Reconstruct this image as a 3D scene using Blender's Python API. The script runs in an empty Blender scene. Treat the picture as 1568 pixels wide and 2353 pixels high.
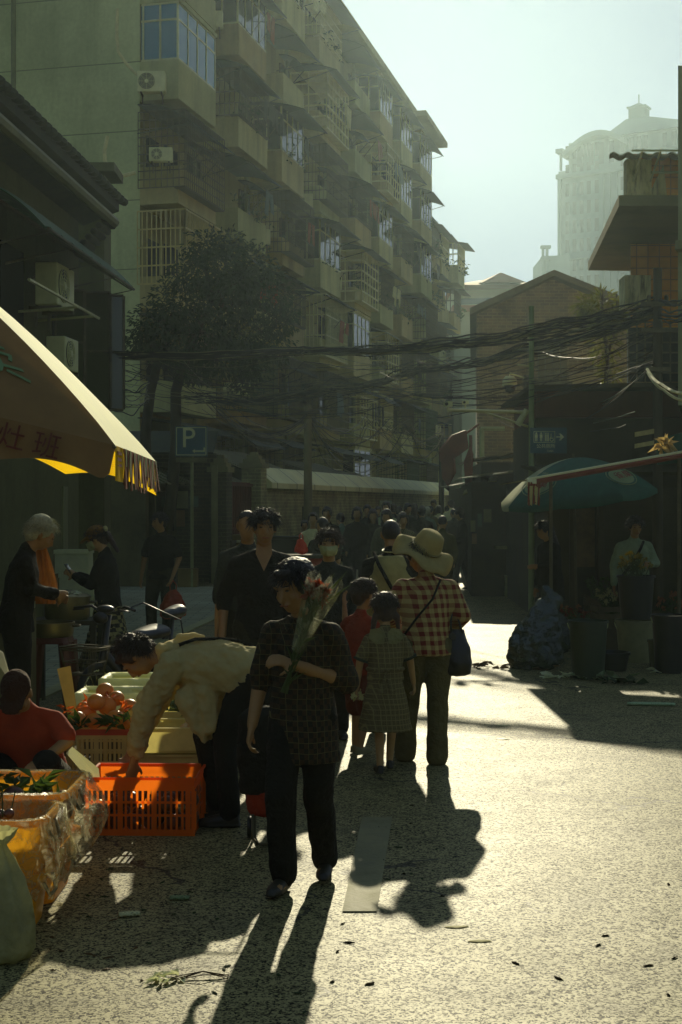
import bpy, bmesh, math, random
from mathutils import Vector as V, Matrix, noise
S = bpy.context.scene
COL = S.collection
random.seed(7)
R = math.radians
PI = math.pi
F = 3267.0; HZ = 1160.0; CH = 1.8            # focal length and horizon row of the view (1568 x 2353 grid), eye height
def X(u, d): return (u - 784) / F * d
def Z(v, d): return CH - (v - HZ) / F * d
def P(u, v, d): return V((X(u, d), d, Z(v, d)))
def G(u, v, z=0.0):                           # the ground point seen at (u, v)
    d = (CH - z) * F / (v - HZ)
    return V((X(u, d), d, z))
def rnd(a, b): return random.uniform(a, b)

# ------------------------------------------------------------------ meshes
class MB:
    def __init__(s): s.b = bmesh.new()
    def vs(s, pts): return [s.b.verts.new(p) for p in pts]
    def face(s, vv):
        try: return s.b.faces.new(vv)
        except ValueError: return None
    def quad(s, *p): s.face(s.vs(p)); return s
    def obox(s, o, a, b, c):                  # corner and three edge vectors
        o, a, b, c = V(o), V(a), V(b), V(c)
        v = s.vs([o, o+a, o+a+b, o+b, o+c, o+a+c, o+a+b+c, o+b+c])
        for f in ((0,3,2,1),(4,5,6,7),(0,1,5,4),(1,2,6,5),(2,3,7,6),(3,0,4,7)): s.face([v[i] for i in f])
        return s
    def box(s, c, z, rz=0.0, M=None):         # centre and size
        M = M or Matrix.Rotation(rz, 3, 'Z')
        a, b, d = M @ V((z[0],0,0)), M @ V((0,z[1],0)), M @ V((0,0,z[2]))
        return s.obox(V(c) - (a+b+d)/2, a, b, d)
    def prism(s, pts, vec):                   # polygon swept along vec
        vec = V(vec); a = s.vs(pts); b = s.vs([V(p)+vec for p in pts]); n = len(a)
        s.face(a[::-1]); s.face(b)
        for i in range(n): s.face([a[i], a[(i+1)%n], b[(i+1)%n], b[i]])
        return s
    def rings(s, rr, close=True, caps=True):
        vv = [s.vs(r) for r in rr]; n = len(vv[0])
        for a, b in zip(vv, vv[1:]):
            for i in range(n if close else n-1):
                s.face([a[i], a[(i+1)%n], b[(i+1)%n], b[i]])
        if caps and close: s.face(vv[0][::-1]); s.face(vv[-1])
        return s
    def tube(s, pts, r, n=6, caps=True):
        pts = [V(p) for p in pts]; k = len(pts)
        rad = r if isinstance(r, (list, tuple)) else [r]*k
        rr = []; up = None
        for i, p in enumerate(pts):
            t = (pts[min(i+1,k-1)] - pts[max(i-1,0)])
            if t.length < 1e-9: t = V((0,0,1))
            t.normalize()
            if up is None: up = V((0,0,1)) if abs(t.z) < .9 else V((0,1,0))
            a = t.cross(up)
            if a.length < 1e-6: a = t.cross(V((1,0.1,0)))
            a.normalize(); b = a.cross(t); up = b
            rr.append([p + (a*math.cos(2*PI*j/n) + b*math.sin(2*PI*j/n))*rad[i] for j in range(n)])
        return s.rings(rr, True, caps)
    def lathe(s, prof, c=(0,0,0), n=20, M=None, sx=1, sy=1):
        c = V(c); rr = []
        for r, z in prof:
            ring = [V((r*sx*math.cos(2*PI*j/n), r*sy*math.sin(2*PI*j/n), z)) for j in range(n)]
            rr.append([c + ((M @ p) if M else p) for p in ring])
        return s.rings(rr)
    def ell(s, c, r, M=None, n=14, m=9):
        c = V(c); r = (r, r, r) if not hasattr(r, '__len__') else r
        rr = []
        for i in range(m+1):
            th = PI*i/m; sr = max(math.sin(th), .02)
            ring = [V((r[0]*sr*math.cos(2*PI*j/n), r[1]*sr*math.sin(2*PI*j/n), -r[2]*math.cos(th))) for j in range(n)]
            rr.append([c + ((M @ p) if M else p) for p in ring])
        return s.rings(rr)
    def cap(s, a, b, ra, rb=None, n=12):      # tapered capsule
        a, b = V(a), V(b); rb = ra if rb is None else rb
        t = b - a
        if t.length < 1e-6: return s.ell(a, ra)
        t.normalize()
        pts = []; rad = []
        for k in (80, 55, 30): pts.append(a - t*ra*math.sin(R(k))); rad.append(ra*math.cos(R(k)))
        for k in (0, .33, .66, 1): pts.append(a.lerp(b, k)); rad.append(ra + (rb-ra)*k)
        for k in (30, 55, 80): pts.append(b + t*rb*math.sin(R(k))); rad.append(rb*math.cos(R(k)))
        return s.tube(pts, rad, n)
    def loft(s, st, right=(1,0,0), n=18):     # stations (centre, rx, ry): rx along right, ry across it
        right = V(right); k = len(st); rr = []
        for i in range(k):
            c = V(st[i][0]); t = V(st[min(i+1,k-1)][0]) - V(st[max(i-1,0)][0]); t.normalize()
            f = t.cross(right); f.normalize(); r = f.cross(t); r.normalize()
            rx, ry = st[i][1], st[i][2]
            rr.append([c + r*rx*math.cos(2*PI*j/n) + f*ry*math.sin(2*PI*j/n) for j in range(n)])
        return s.rings(rr)
    def leaf(s, c, d, up, l, w, droop=.25):   # small pointed leaf, two faces
        c, d, up = V(c), V(d).normalized(), V(up)
        sd = d.cross(up)
        if sd.length < 1e-4: sd = V((1,0,0))
        sd.normalize(); nn = sd.cross(d)
        m = c + d*l*.45 + nn*l*.06; t = c + d*l - nn*l*droop
        v = s.vs([c, m + sd*w/2, t, m - sd*w/2])
        s.face([v[0], v[1], v[2]]); s.face([v[0], v[2], v[3]])
        return s
    def mesh(s, name):
        bmesh.ops.recalc_face_normals(s.b, faces=s.b.faces[:])
        m = bpy.data.meshes.new(name); s.b.to_mesh(m); s.b.free(); return m
    def build(s, name, mat, parent=None, smooth=False, world=True, auto=None):
        return link(name, s.mesh(name), mat, parent, smooth, world)

LOC = {}
def link(name, me, mat, parent=None, smooth=False, world=True):
    o = bpy.data.objects.new(name, me); COL.objects.link(o)
    if mat is not None:
        me.materials.clear(); me.materials.append(mat)
    if smooth:
        me.polygons.foreach_set('use_smooth', [True]*len(me.polygons)); me.update()
        if smooth == 'a':
            try: me.set_sharp_from_angle(angle=R(40))
            except Exception: pass
    if parent is not None:
        o.parent = parent
        if world: o.matrix_parent_inverse = LOC.get(parent.name, Matrix()).inverted()
        LOC[o.name] = Matrix() if world else LOC.get(parent.name, Matrix())
    return o
def tag(o, label, cat, group=None):
    o['label'] = label; o['category'] = cat
    if group: o['group'] = group
    return o
def kind(o, k): o['kind'] = k; return o
def thing(name, label, cat, loc=(0,0,0), rz=0.0, group=None, tilt=None):
    o = bpy.data.objects.new(name, None); COL.objects.link(o)
    o.empty_display_size = .1
    o.location = loc; o.rotation_euler = (tilt[0] if tilt else 0, tilt[1] if tilt else 0, rz)
    LOC[o.name] = Matrix.LocRotScale(V(loc), o.rotation_euler, None)
    return tag(o, label, cat, group)
def copy_tree(o, parent=None):
    c = o.copy(); COL.objects.link(c)
    if parent is not None: c.parent = parent
    for ch in [x for x in bpy.data.objects if x.parent == o]: copy_tree(ch, c)
    return c
def dup(o, loc, rz=0.0, label=None, scale=None):
    c = copy_tree(o); c.location = loc; c.rotation_euler[2] = rz
    if label: c['label'] = label
    if scale: c.scale = (scale,)*3 if not hasattr(scale, '__len__') else scale
    return c
_tex = {}
def clouds(size, depth=2):
    k = (size, depth)
    if k not in _tex:
        t = bpy.data.textures.new('cloth_noise', 'CLOUDS'); t.noise_scale = size; t.noise_depth = depth; _tex[k] = t
    return _tex[k]
def fuse(mb, name, mat, parent, vox=.012, sm=3, disp=None, dsize=.09, world=False, keep=None):
    """one continuous surface out of the overlapping shapes in mb"""
    me = mb.mesh(name); o = bpy.data.objects.new(name, me); COL.objects.link(o)
    m = o.modifiers.new('r', 'REMESH'); m.mode = 'VOXEL'; m.voxel_size = vox; m.use_smooth_shade = True
    if sm:
        m = o.modifiers.new('s', 'SMOOTH'); m.factor = .5; m.iterations = sm
    if disp:
        m = o.modifiers.new('d', 'DISPLACE'); m.texture = clouds(dsize); m.strength = disp; m.mid_level = .5
        m.texture_coords = 'LOCAL'
    dg = bpy.context.evaluated_depsgraph_get()
    me2 = bpy.data.meshes.new_from_object(o.evaluated_get(dg))
    bpy.data.objects.remove(o); bpy.data.meshes.remove(me)
    me2.name = name
    return link(name, me2, mat, parent, True, world)
def text_mesh(body, size, M, mb=None, depth=.004):
    """flat raised lettering as mesh geometry, placed by matrix M (x right, y up)"""
    cu = bpy.data.curves.new('t', 'FONT'); cu.body = body; cu.size = size; cu.extrude = depth
    cu.align_x = 'CENTER'; cu.align_y = 'CENTER'; cu.resolution_u = 3
    o = bpy.data.objects.new('t', cu); COL.objects.link(o)
    dg = bpy.context.evaluated_depsgraph_get()
    me = bpy.data.meshes.new_from_object(o.evaluated_get(dg))
    bpy.data.objects.remove(o)
    mb = mb or MB()
    me.transform(M); mb.b.from_mesh(me); bpy.data.meshes.remove(me)
    return mb
def frame(o, x, y):                            # matrix with origin o, x axis and y axis given
    x = V(x).normalized(); z = x.cross(V(y)).normalized(); y = z.cross(x)
    M = Matrix((x, y, z)).transposed().to_4x4(); M.translation = V(o); return M

# ------------------------------------------------------------------ materials
MATS = {}
WARM = (1.06, 1.0, .43)                      # warm yellow cast of the shade and colour grade, tinted into the base colours
def wm(c): return tuple(min(1, a*b) for a, b in zip(c[:3], WARM))
class NT:
    def __init__(s, name):
        s.m = bpy.data.materials.new(name); s.m.use_nodes = True
        s.t = s.m.node_tree; s.n = s.t.nodes; s.b = s.n['Principled BSDF']; s.out = s.n['Material Output']
        s.tc = s.n.new('ShaderNodeTexCoord')
    def add(s, ty, **k):
        x = s.n.new(ty)
        for a, v in k.items(): setattr(x, a, v)
        return x
    def l(s, a, b): s.t.links.new(a, b)
    def set(s, node, key, val):
        i = node.inputs[key]
        if hasattr(val, 'links') or isinstance(val, bpy.types.NodeSocket): s.l(val, i)
        else: i.default_value = val
    def noise(s, scale, detail=4, rough=.55, vec=None, stretch=None, dist=0):
        x = s.add('ShaderNodeTexNoise'); x.inputs['Scale'].default_value = scale
        x.inputs['Detail'].default_value = detail; x.inputs['Roughness'].default_value = rough
        x.inputs['Distortion'].default_value = dist
        src = vec or s.tc.outputs['Object']
        if stretch:
            mp = s.add('ShaderNodeMapping'); mp.inputs['Scale'].default_value = stretch; s.l(src, mp.inputs[0]); src = mp.outputs[0]
        s.l(src, x.inputs['Vector']); return x.outputs['Fac']
    def math(s, op, a, b=0.0, c=None):
        x = s.add('ShaderNodeMath', operation=op)
        s.set(x, 0, a); s.set(x, 1, b)
        if c is not None: s.set(x, 2, c)
        return x.outputs[0]
    def ramp(s, fac, stops):
        x = s.add('ShaderNodeValToRGB'); e = x.color_ramp.elements
        while len(e) < len(stops): e.new(.5)
        for el, (p, c) in zip(e, stops):
            el.position = p; el.color = (c, c, c, 1) if not hasattr(c, '__len__') else (*wm(c), 1)
        s.l(fac, x.inputs[0]); return x.outputs[0]
    def mix(s, fac, a, b, mode='MIX'):
        x = s.add('ShaderNodeMix', data_type='RGBA', blend_type=mode)
        s.set(x, 0, fac)
        for k, v in ((6, a), (7, b)):
            if isinstance(v, (tuple, list)): v = (*wm(v), 1)
            s.set(x, k, v)
        return x.outputs[2]
    def bump(s, h, strength=.3, dist=.02):
        x = s.add('ShaderNodeBump'); x.inputs['Strength'].default_value = strength; x.inputs['Distance'].default_value = dist
        s.l(h, x.inputs['Height']); s.l(x.outputs[0], s.b.inputs['Normal']); return x
    def xyz(s, which='Object'):
        x = s.add('ShaderNodeSeparateXYZ'); s.l(s.tc.outputs[which], x.inputs[0]); return x.outputs
    def base(s, c, rough=.7, metal=0, spec=.5):
        s.set(s.b, 'Base Color', (*wm(c), 1) if isinstance(c, (tuple, list)) else c)
        s.set(s.b, 'Roughness', rough); s.set(s.b, 'Metallic', metal); s.set(s.b, 'Specular IOR Level', spec); return s
def mat(name, c, rough=.7, var=.25, scale=6, bump=.15, bscale=None, metal=0, spec=.4, stretch=None, dirt=None, bd=.01):
    """worn surface: colour broken up by noise at two sizes, a little bump, optional dirt patches"""
    if name in MATS: return MATS[name]
    t = NT(name)
    n1 = t.noise(scale, 5, .6, stretch=stretch); n2 = t.noise(scale*.23, 3, .5, stretch=stretch)
    f = t.math('ADD', t.math('MULTIPLY', n1, .6), t.math('MULTIPLY', n2, .4))
    lo = tuple(max(0, x*(1-var*1.6)) for x in c); hi = tuple(min(1, x*(1+var*1.3)) for x in c)
    col = t.ramp(f, [(.3, lo), (.7, hi)])
    if dirt: col = t.mix(t.ramp(t.noise(scale*.5, 6, .7, stretch=stretch), [(.5, 0), (.68, .8)]), col, dirt)
    t.base(col, rough, metal, spec)
    t.set(t.b, 'Roughness', t.math('ADD', t.math('MULTIPLY', n1, .25), rough-.12))
    if bump: t.bump(t.noise(bscale or scale*4, 4, .6, stretch=stretch), bump, bd)
    MATS[name] = t.m; return t.m
def flat(name, c, rough=.5, metal=0, spec=.4, emit=None):
    if name in MATS: return MATS[name]
    t = NT(name).base(c, rough, metal, spec); n = t.noise(25, 3)
    t.set(t.b, 'Base Color', t.mix(t.ramp(n, [(.3, 0), (.7, 1)]), tuple(x*.85 for x in c), tuple(min(1, x*1.1) for x in c)))
    MATS[name] = t.m; return t.m
def thin(name, c, trans=.5, rough=.8, var=.2, scale=8, bump=.2):
    """thin cloth or leaf that lets some light through"""
    if name in MATS: return MATS[name]
    t = NT(name); n1 = t.noise(scale, 4, .6)
    lo = tuple(x*(1-var) for x in c); hi = tuple(min(1, x*(1+var)) for x in c)
    col = t.ramp(n1, [(.3, lo), (.7, hi)])
    t.base(col, rough, 0, .25)
    if bump: t.bump(t.noise(scale*5, 4), bump, .01)
    tr = t.add('ShaderNodeBsdfTranslucent'); t.l(col, tr.inputs[0])
    mx = t.add('ShaderNodeMixShader'); mx.inputs[0].default_value = trans
    t.l(t.b.outputs[0], mx.inputs[1]); t.l(tr.outputs[0], mx.inputs[2]); t.l(mx.outputs[0], t.out.inputs[0])
    MATS[name] = t.m; return t.m
def bricks(name, c1, c2, mortar, w=.24, h=.065, axis='xz', rough=.85, dirt=None, ms=.012):
    if name in MATS: return MATS[name]
    t = NT(name); x, y, z = t.xyz()
    cb = t.add('ShaderNodeCombineXYZ')
    t.l(t.math('ADD', x, t.math('MULTIPLY', y, .9)) if axis == 'xz' else y, cb.inputs[0]); t.l(z, cb.inputs[1])
    b = t.add('ShaderNodeTexBrick'); t.l(cb.outputs[0], b.inputs['Vector'])
    b.inputs['Color1'].default_value = (*wm(c1), 1); b.inputs['Color2'].default_value = (*wm(c2), 1); b.inputs['Mortar'].default_value = (*wm(mortar), 1)
    b.inputs['Scale'].default_value = 1; b.inputs['Mortar Size'].default_value = ms; b.inputs['Brick Width'].default_value = w; b.inputs['Row Height'].default_value = h
    b.inputs['Mortar Smooth'].default_value = .2
    n = t.noise(1.7, 6, .65); col = t.mix(t.ramp(n, [(.35, 0), (.7, .75)]), b.outputs['Color'], dirt or tuple(x*.45 for x in c1))
    col = t.mix(.35, col, t.ramp(t.noise(30, 3), [(.3, .25), (.7, 1.)]), 'MULTIPLY')
    t.base(col, rough); bp = t.bump(b.outputs['Fac'], .5, .012); bp.invert = True
    MATS[name] = t.m; return t.m
def glass(name, c=(.02,.025,.03), rough=.04):
    if name in MATS: return MATS[name]
    t = NT(name).base(c, rough, 0, .6); t.b.inputs['IOR'].default_value = 1.5
    t.bump(t.noise(.9, 2), .06, .03); MATS[name] = t.m; return t.m
def check(name, c1, c2, s1, s2=None, soft=True, extra=None, rough=.85, width=.5, lines=None):
    """woven plaid: bands along the height crossed by bands round the body"""
    if name in MATS: return MATS[name]
    s2 = s2 or s1; t = NT(name); x, y, z = t.xyz()
    n = t.noise(6, 2)
    w = t.math('ADD', t.math('ADD', x, t.math('MULTIPLY', y, .75)), t.math('MULTIPLY', n, s1*.35))
    zz = t.math('ADD', z, t.math('MULTIPLY', n, s2*.35))
    a = t.math('LESS_THAN', t.math('FRACT', t.math('DIVIDE', t.math('ADD', w, 10.), s1)), width)
    b = t.math('LESS_THAN', t.math('FRACT', t.math('DIVIDE', t.math('ADD', zz, 10.), s2)), width)
    f = t.math('MULTIPLY', t.math('ADD', a, b), .5) if soft else t.math('MAXIMUM', a, b)
    if soft == 'xor': f = t.math('ABSOLUTE', t.math('SUBTRACT', a, b))
    col = t.mix(f, c1, c2)
    if lines: 
        a = t.math('LESS_THAN', t.math('FRACT', t.math('DIVIDE', t.math('ADD', w, 10.), lines[0])), lines[1])
        b = t.math('LESS_THAN', t.math('FRACT', t.math('DIVIDE', t.math('ADD', zz, 10.), lines[0])), lines[1])
        col = t.mix(t.math('MAXIMUM', a, b), col, lines[2])
    t.base(col, rough, 0, .2); t.bump(t.noise(12, 5, .6, stretch=(1, 1, .6), dist=.6), .9, .05)
    MATS[name] = t.m; return t.m
# ------------------------------------------------------------------ camera, sky, sun, air
cam = bpy.data.cameras.new('camera'); camo = bpy.data.objects.new('camera', cam); COL.objects.link(camo)
camo.location = (0, 0, CH); camo.rotation_euler = (R(90), 0, 0)
cam.sensor_fit = 'HORIZONTAL'; cam.sensor_width = 24; cam.lens = F/1568*24; cam.shift_y = -16.5/1568
cam.clip_start = .05; cam.clip_end = 3000; S.camera = camo
SUN_AZ, SUN_EL = R(3.4), R(22.6)
wd = bpy.data.worlds.new('World'); S.world = wd; wd.use_nodes = True
wt = wd.node_tree; bg = wt.nodes['Background']
sky = wt.nodes.new('ShaderNodeTexSky'); sky.sky_type = 'NISHITA'; sky.sun_disc = False
sky.sun_elevation = SUN_EL; sky.sun_rotation = SUN_AZ; sky.air_density = 1.2; sky.dust_density = 1.5; sky.ozone_density = .6
def wv(op, a, b):                             # the hazy sky's glare round the sun rolls off softly instead of clipping
    x = wt.nodes.new('ShaderNodeVectorMath'); x.operation = op
    for i, q in enumerate((a, b)):
        if isinstance(q, tuple): x.inputs[i].default_value = q
        else: wt.links.new(q, x.inputs[i])
    return x.outputs[0]
KS = 1.6
sv = wv('MULTIPLY', wv('DIVIDE', sky.outputs[0], wv('ADD', sky.outputs[0], (KS, KS, KS))), (KS*1.08, KS*1.34, KS*1.88))
wt.links.new(sv, bg.inputs[0]); bg.inputs[1].default_value = .15
sd = V((math.sin(SUN_AZ)*math.cos(SUN_EL), math.cos(SUN_AZ)*math.cos(SUN_EL), math.sin(SUN_EL)))
sl = bpy.data.lights.new('sun', 'SUN'); sl.energy = 5; sl.angle = R(.6); sl.color = (1, .905, .62)
so = bpy.data.objects.new('sun', sl); COL.objects.link(so); so.rotation_euler = (-sd).to_track_quat('-Z', 'Y').to_euler()
so.location = sd*60
S.view_settings.view_transform = 'Standard'; S.view_settings.look = 'None'; S.view_settings.gamma = 1; S.view_settings.exposure = -.08
S.cycles.use_denoising = True
try: S.cycles.denoiser = 'OPENIMAGEDENOISE'
except Exception: pass
S.cycles.max_bounces = 6; S.cycles.diffuse_bounces = 3; S.cycles.glossy_bounces = 3; S.cycles.transmission_bounces = 4
S.cycles.volume_bounces = 0; S.cycles.transparent_max_bounces = 12
S.cycles.sample_clamp_indirect = 4; S.cycles.caustics_reflective = False; S.cycles.caustics_refractive = False

hz = MB().box((20, 150, 44), (520, 420, 92)).build('haze', None)
hm = bpy.data.materials.new('haze_air'); hm.use_nodes = True; ht = hm.node_tree
for n in list(ht.nodes):
    if n.type == 'BSDF_PRINCIPLED': ht.nodes.remove(n)
pv = ht.nodes.new('ShaderNodeVolumePrincipled'); pv.inputs['Color'].default_value = (.70, .92, 1.0, 1)
pv.inputs['Density'].default_value = .00045; pv.inputs['Anisotropy'].default_value = .73
ht.links.new(pv.outputs[0], ht.nodes['Material Output'].inputs['Volume']); hz.data.materials.append(hm); kind(hz, 'stuff')
hz['label'] = 'pale morning haze filling the street'; hz['category'] = 'haze'

# ------------------------------------------------------------------ ground
def road_mat():
    t = NT('asphalt'); n3 = t.noise(.5, 5, .6); n4 = t.noise(2.2, 6, .68); n5 = t.noise(.9, 6, .7, stretch=(1.6, .35, 1)); n6 = t.noise(30, 3, .7)
    def grit(sc):
        g = t.add('ShaderNodeTexVoronoi'); g.inputs['Scale'].default_value = sc; t.l(t.tc.outputs['Object'], g.inputs['Vector'])
        q = t.add('ShaderNodeSeparateColor'); t.l(g.outputs['Color'], q.inputs[0]); return q.outputs[0]
    g1, g2 = grit(120), grit(60)
    sp = t.math('ADD', t.math('MULTIPLY', g1, .55), t.math('ADD', t.math('MULTIPLY', g2, .25), t.math('MULTIPLY', n6, .2)))
    col = t.ramp(sp, [(.26, (.008, .007, .005)), (.40, (.11, .10, .072)), (.60, (.29, .265, .20))])
    col = t.mix(t.ramp(n4, [(.50, 0), (.70, .62)]), col, (.05, .045, .033))
    col = t.mix(t.ramp(n5, [(.55, 0), (.75, .4)]), col, (.19, .18, .15))
    v = t.add('ShaderNodeTexVoronoi', feature='DISTANCE_TO_EDGE'); v.inputs['Scale'].default_value = .42
    w = t.add('ShaderNodeVectorMath', operation='ADD'); t.l(t.tc.outputs['Object'], w.inputs[0])
    nz = t.add('ShaderNodeTexNoise'); nz.inputs['Scale'].default_value = 1.6; nz.inputs['Detail'].default_value = 6; t.l(t.tc.outputs['Object'], nz.inputs['Vector']); t.l(nz.outputs['Color'], w.inputs[1]); t.l(w.outputs[0], v.inputs['Vector'])
    crack = t.math('MULTIPLY', t.math('LESS_THAN', v.outputs['Distance'], .006), t.math('GREATER_THAN', n3, .5))
    col = t.mix(t.math('MULTIPLY', crack, .8), col, (.015, .013, .01))
    t.base(col, .6, 0, .3)
    t.set(t.b, 'Roughness', t.math('ADD', t.math('MULTIPLY', n4, .10), t.math('ADD', t.math('MULTIPLY', n3, .12), .47)))
    t.set(t.b, 'Specular IOR Level', t.ramp(sp, [(.3, .05), (.62, .30)]))
    t.bump(t.math('ADD', t.math('MULTIPLY', sp, 1.), t.math('MULTIPLY', n4, .5)), .8, .008); return t.m
kind(MB().quad((-300, -20, 0), (300, -20, 0), (300, 360, 0), (-300, 360, 0)).build('ground', road_mat()), 'structure')

def tile_mat():
    t = NT('pavement_tiles'); b = t.add('ShaderNodeTexBrick'); t.l(t.tc.outputs['Object'], b.inputs['Vector'])
    b.inputs['Scale'].default_value = 1; b.inputs['Brick Width'].default_value = .4; b.inputs['Row Height'].default_value = .2
    b.inputs['Mortar Size'].default_value = .008
    b.inputs['Color1'].default_value = (.36, .36, .20, 1); b.inputs['Color2'].default_value = (.28, .29, .16, 1); b.inputs['Mortar'].default_value = (.10, .10, .06, 1)
    n = t.noise(1.4, 6, .65)
    col = t.mix(t.ramp(n, [(.4, 0), (.7, .6)]), b.outputs['Color'], (.16, .16, .14))
    t.base(col, .85, 0, .15); t.bump(t.math('MULTIPLY', t.noise(40, 3), .4), .3, .01); return t.m
pv_ = MB(); pv_.prism([(-14, 11.5, -.05), (-3.05, 11.5, -.05), (-1.35, 31.2, -.05), (-14, 31.2, -.05)], (0, 0, .054))
kind(pv_.build('pavement', tile_mat()), 'structure')
kb = MB(); kb.obox((-3.05, 11.5, 0), (1.70, 19.7, 0), (.16, 0, 0), (0, 0, .022))
kind(kb.build('kerb', mat('kerb_stone', (.3, .3, .25), .7, .2, 5)), 'structure')
a, b_, c_, d_ = G(787, 2097), G(866, 2097), G(902, 1880), G(832, 1880)
kind(MB().prism([a, b_, c_, d_], (0, 0, .006)).build('road_patch', mat('smooth_patch', (.2, .195, .17), .72, .3, 5, .4, 60, dirt=(.12,.115,.09))), 'structure')

# ------------------------------------------------------------------ long apartment block on the left
E1 = V((.2367, .9716, 0)); N1 = V((.9716, -.2367, 0)); O1 = V((-4.92, 43, 0))
def fp(t, o, z): return O1 + E1*t + N1*o + V((0, 0, z))
def fbox(mb, t0, t1, o0, o1, z0, z1): return mb.obox(fp(t0, o0, z0), E1*(t1-t0), N1*(o1-o0), (0, 0, z1-z0))
FL = 3.16; Z0 = 1.6; ROOF = Z0 + 7*FL
def wall_mat(name, c, joints=True, stain=.5):
    t = NT(name); x, y, z = t.xyz()
    n = t.noise(.35, 6, .6); n2 = t.noise(1.2, 5, .65, stretch=(1, 1, .16)); n3 = t.noise(9, 4)
    col = t.ramp(n, [(.3, tuple(q*.78 for q in c)), (.7, tuple(q*1.15 for q in c))])
    col = t.mix(t.ramp(n2, [(.48, 0), (.75, stain)]), col, tuple(q*.5 for q in c))
    col = t.mix(.25, col, t.ramp(n3, [(.3, .5), (.7, 1.)]), 'MULTIPLY')
    if joints:
        fr = t.math('FRACT', t.math('DIVIDE', t.math('ADD', z, 1.56), FL/1.5))
        col = t.mix(t.math('LESS_THAN', fr, .016), col, tuple(q*.45 for q in c))
    t.base(col, .85, 0, .25); t.bump(t.noise(14, 5, .7), .25, .02); return t.m
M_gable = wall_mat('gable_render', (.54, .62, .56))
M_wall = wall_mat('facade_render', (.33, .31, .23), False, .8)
PAR = [wall_mat('balcony_render', (.52, .52, .42), False, .95), wall_mat('balcony_render_brown', (.44, .37, .27), False, .95),
       wall_mat('balcony_render_grey', (.42, .45, .36), False, .7), wall_mat('balcony_tiles_pale', (.48, .44, .35), False, .8)]
M_gl = glass('window_glass'); M_glb = glass('blue_window_glass', (.03, .16, .42), .06)
M_alu = mat('aluminium_frame', (.5, .52, .47), .4, .15, 8, .05, metal=.3)
M_iron = mat('rusty_iron', (.10, .085, .06), .7, .3, 14, .2)
M_white = mat('white_painted_bars', (.62, .62, .54), .5, .15, 10, .05)
M_awn = mat('dark_awning_sheet', (.045, .055, .035), .7, .35, 3, .2)
M_dark = flat('dark_interior', (.02, .02, .015), .9)

apt = thing('apartment_building', 'long seven storey apartment block with stacked caged balconies behind the brick wall', 'building', tuple(O1))
mb = MB(); fbox(mb, 0, 44.3, -14, -1.25, -.1, ROOF); fbox(mb, 44.3, 44.9, -14, -.2, -.1, ROOF-.5)
mb.build('wall', M_gable, apt)
mb = MB(); fbox(mb, .02, 44.28, -1.25, -1.24, 0, ROOF-.02); mb.build('street_wall', M_wall, apt)
mb = MB(); fbox(mb, -.35, 44.6, -14.3, .15, ROOF, ROOF+.35); fbox(mb, 37.8, 45.2, -1.2, .75, ROOF-.12, ROOF+.18); mb.build('roof', M_wall, apt)

def bars(mb, a, b, z0, z1, nv, nh, r=.014):
    a, b = V(a), V(b)
    for i in range(nv+1):
        p = a.lerp(b, i/nv); mb.box((p.x, p.y, (z0+z1)/2), (r*2, r*2, z1-z0))
    d = (b-a); ang = math.atan2(d.y, d.x)
    for j in range(nh+1):
        z = z0+(z1-z0)*j/nh; p = (a+b)/2; mb.box((p.x, p.y, z), (d.length, r*2.4, r*2.4), ang)
def cage(t0, t1, o1, z0, z1, m, sp=.16, r=.014, nh=4, front=True):
    mb = MB()
    a, b, c = fp(t0, -1.2, 0), fp(t0, o1, 0), fp(t1, o1, 0)
    bars(mb, a, b, z0, z1, max(2, int((a-b).length/sp)), nh, r)
    bars(mb, b, c, z0, z1, max(2, int((c-b).length/sp)), nh, r)
    fbox(mb, t0, t1, o1-.35, o1, z0-.03, z0); fbox(mb, t0, t1, -.9, o1, z1, z1+.03)
    return mb.build('security_cage', m, apt)
def balcony(t0, t1, z, style, pm, par=1.0, o1=0.0, top=2.95, glz=M_gl):
    mb = MB(); th = .09
    fbox(mb, t0, t1, -1.24, o1, z-.14, z)
    fbox(mb, t0, t1, o1-th, o1, z, z+par); fbox(mb, t0, t0+th, -1.24, o1-th, z, z+par); fbox(mb, t1-th, t1, -1.24, o1-th, z, z+par)
    mb.build('balcony', pm, apt)
    hi = z+top-.14
    if style in ('glass', 'pane'):
        fr = MB(); w = .06
        def fpost(t, o): fbox(fr, t-w/2, t+w/2, o-w, o, z+par, hi)
        nb = 4 if style == 'glass' else 3
        for i in range(nb+1): fpost(t0+w/2+(t1-t0-w)*i/nb, o1)
        for o in (-.62, -1.17): fbox(fr, t0, t0+w, o, o+w, z+par, hi); fbox(fr, t1-w, t1, o, o+w, z+par, hi)
        for zz in (z+par, z+par+(hi-z-par)*.68, hi-w):
            fbox(fr, t0+w/2, t1-w/2, o1-w*.92, o1-w*.1, zz, zz+w); fbox(fr, t0+.004, t0+w*.9, -1.2, o1-w, zz, zz+w); fbox(fr, t1-w*.9, t1-.004, -1.2, o1-w, zz, zz+w)
        f = fr.build('window', M_alu, apt)
        g = MB(); zs = z+par+w
        fbox(g, t0+w, t1-w, o1-.04, o1-.025, zs, hi-w); fbox(g, t0+.025, t0+.04, -1.2, o1-w, zs, hi-w); fbox(g, t1-.04, t1-.025, -1.2, o1-w, zs, hi-w)
        g.build('pane', glz, f)
        rf = MB(); fbox(rf, t0-.02, t1+.02, -1.24, o1+.05, hi, hi+.12); rf.build('balcony_roof', pm, apt)
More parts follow.
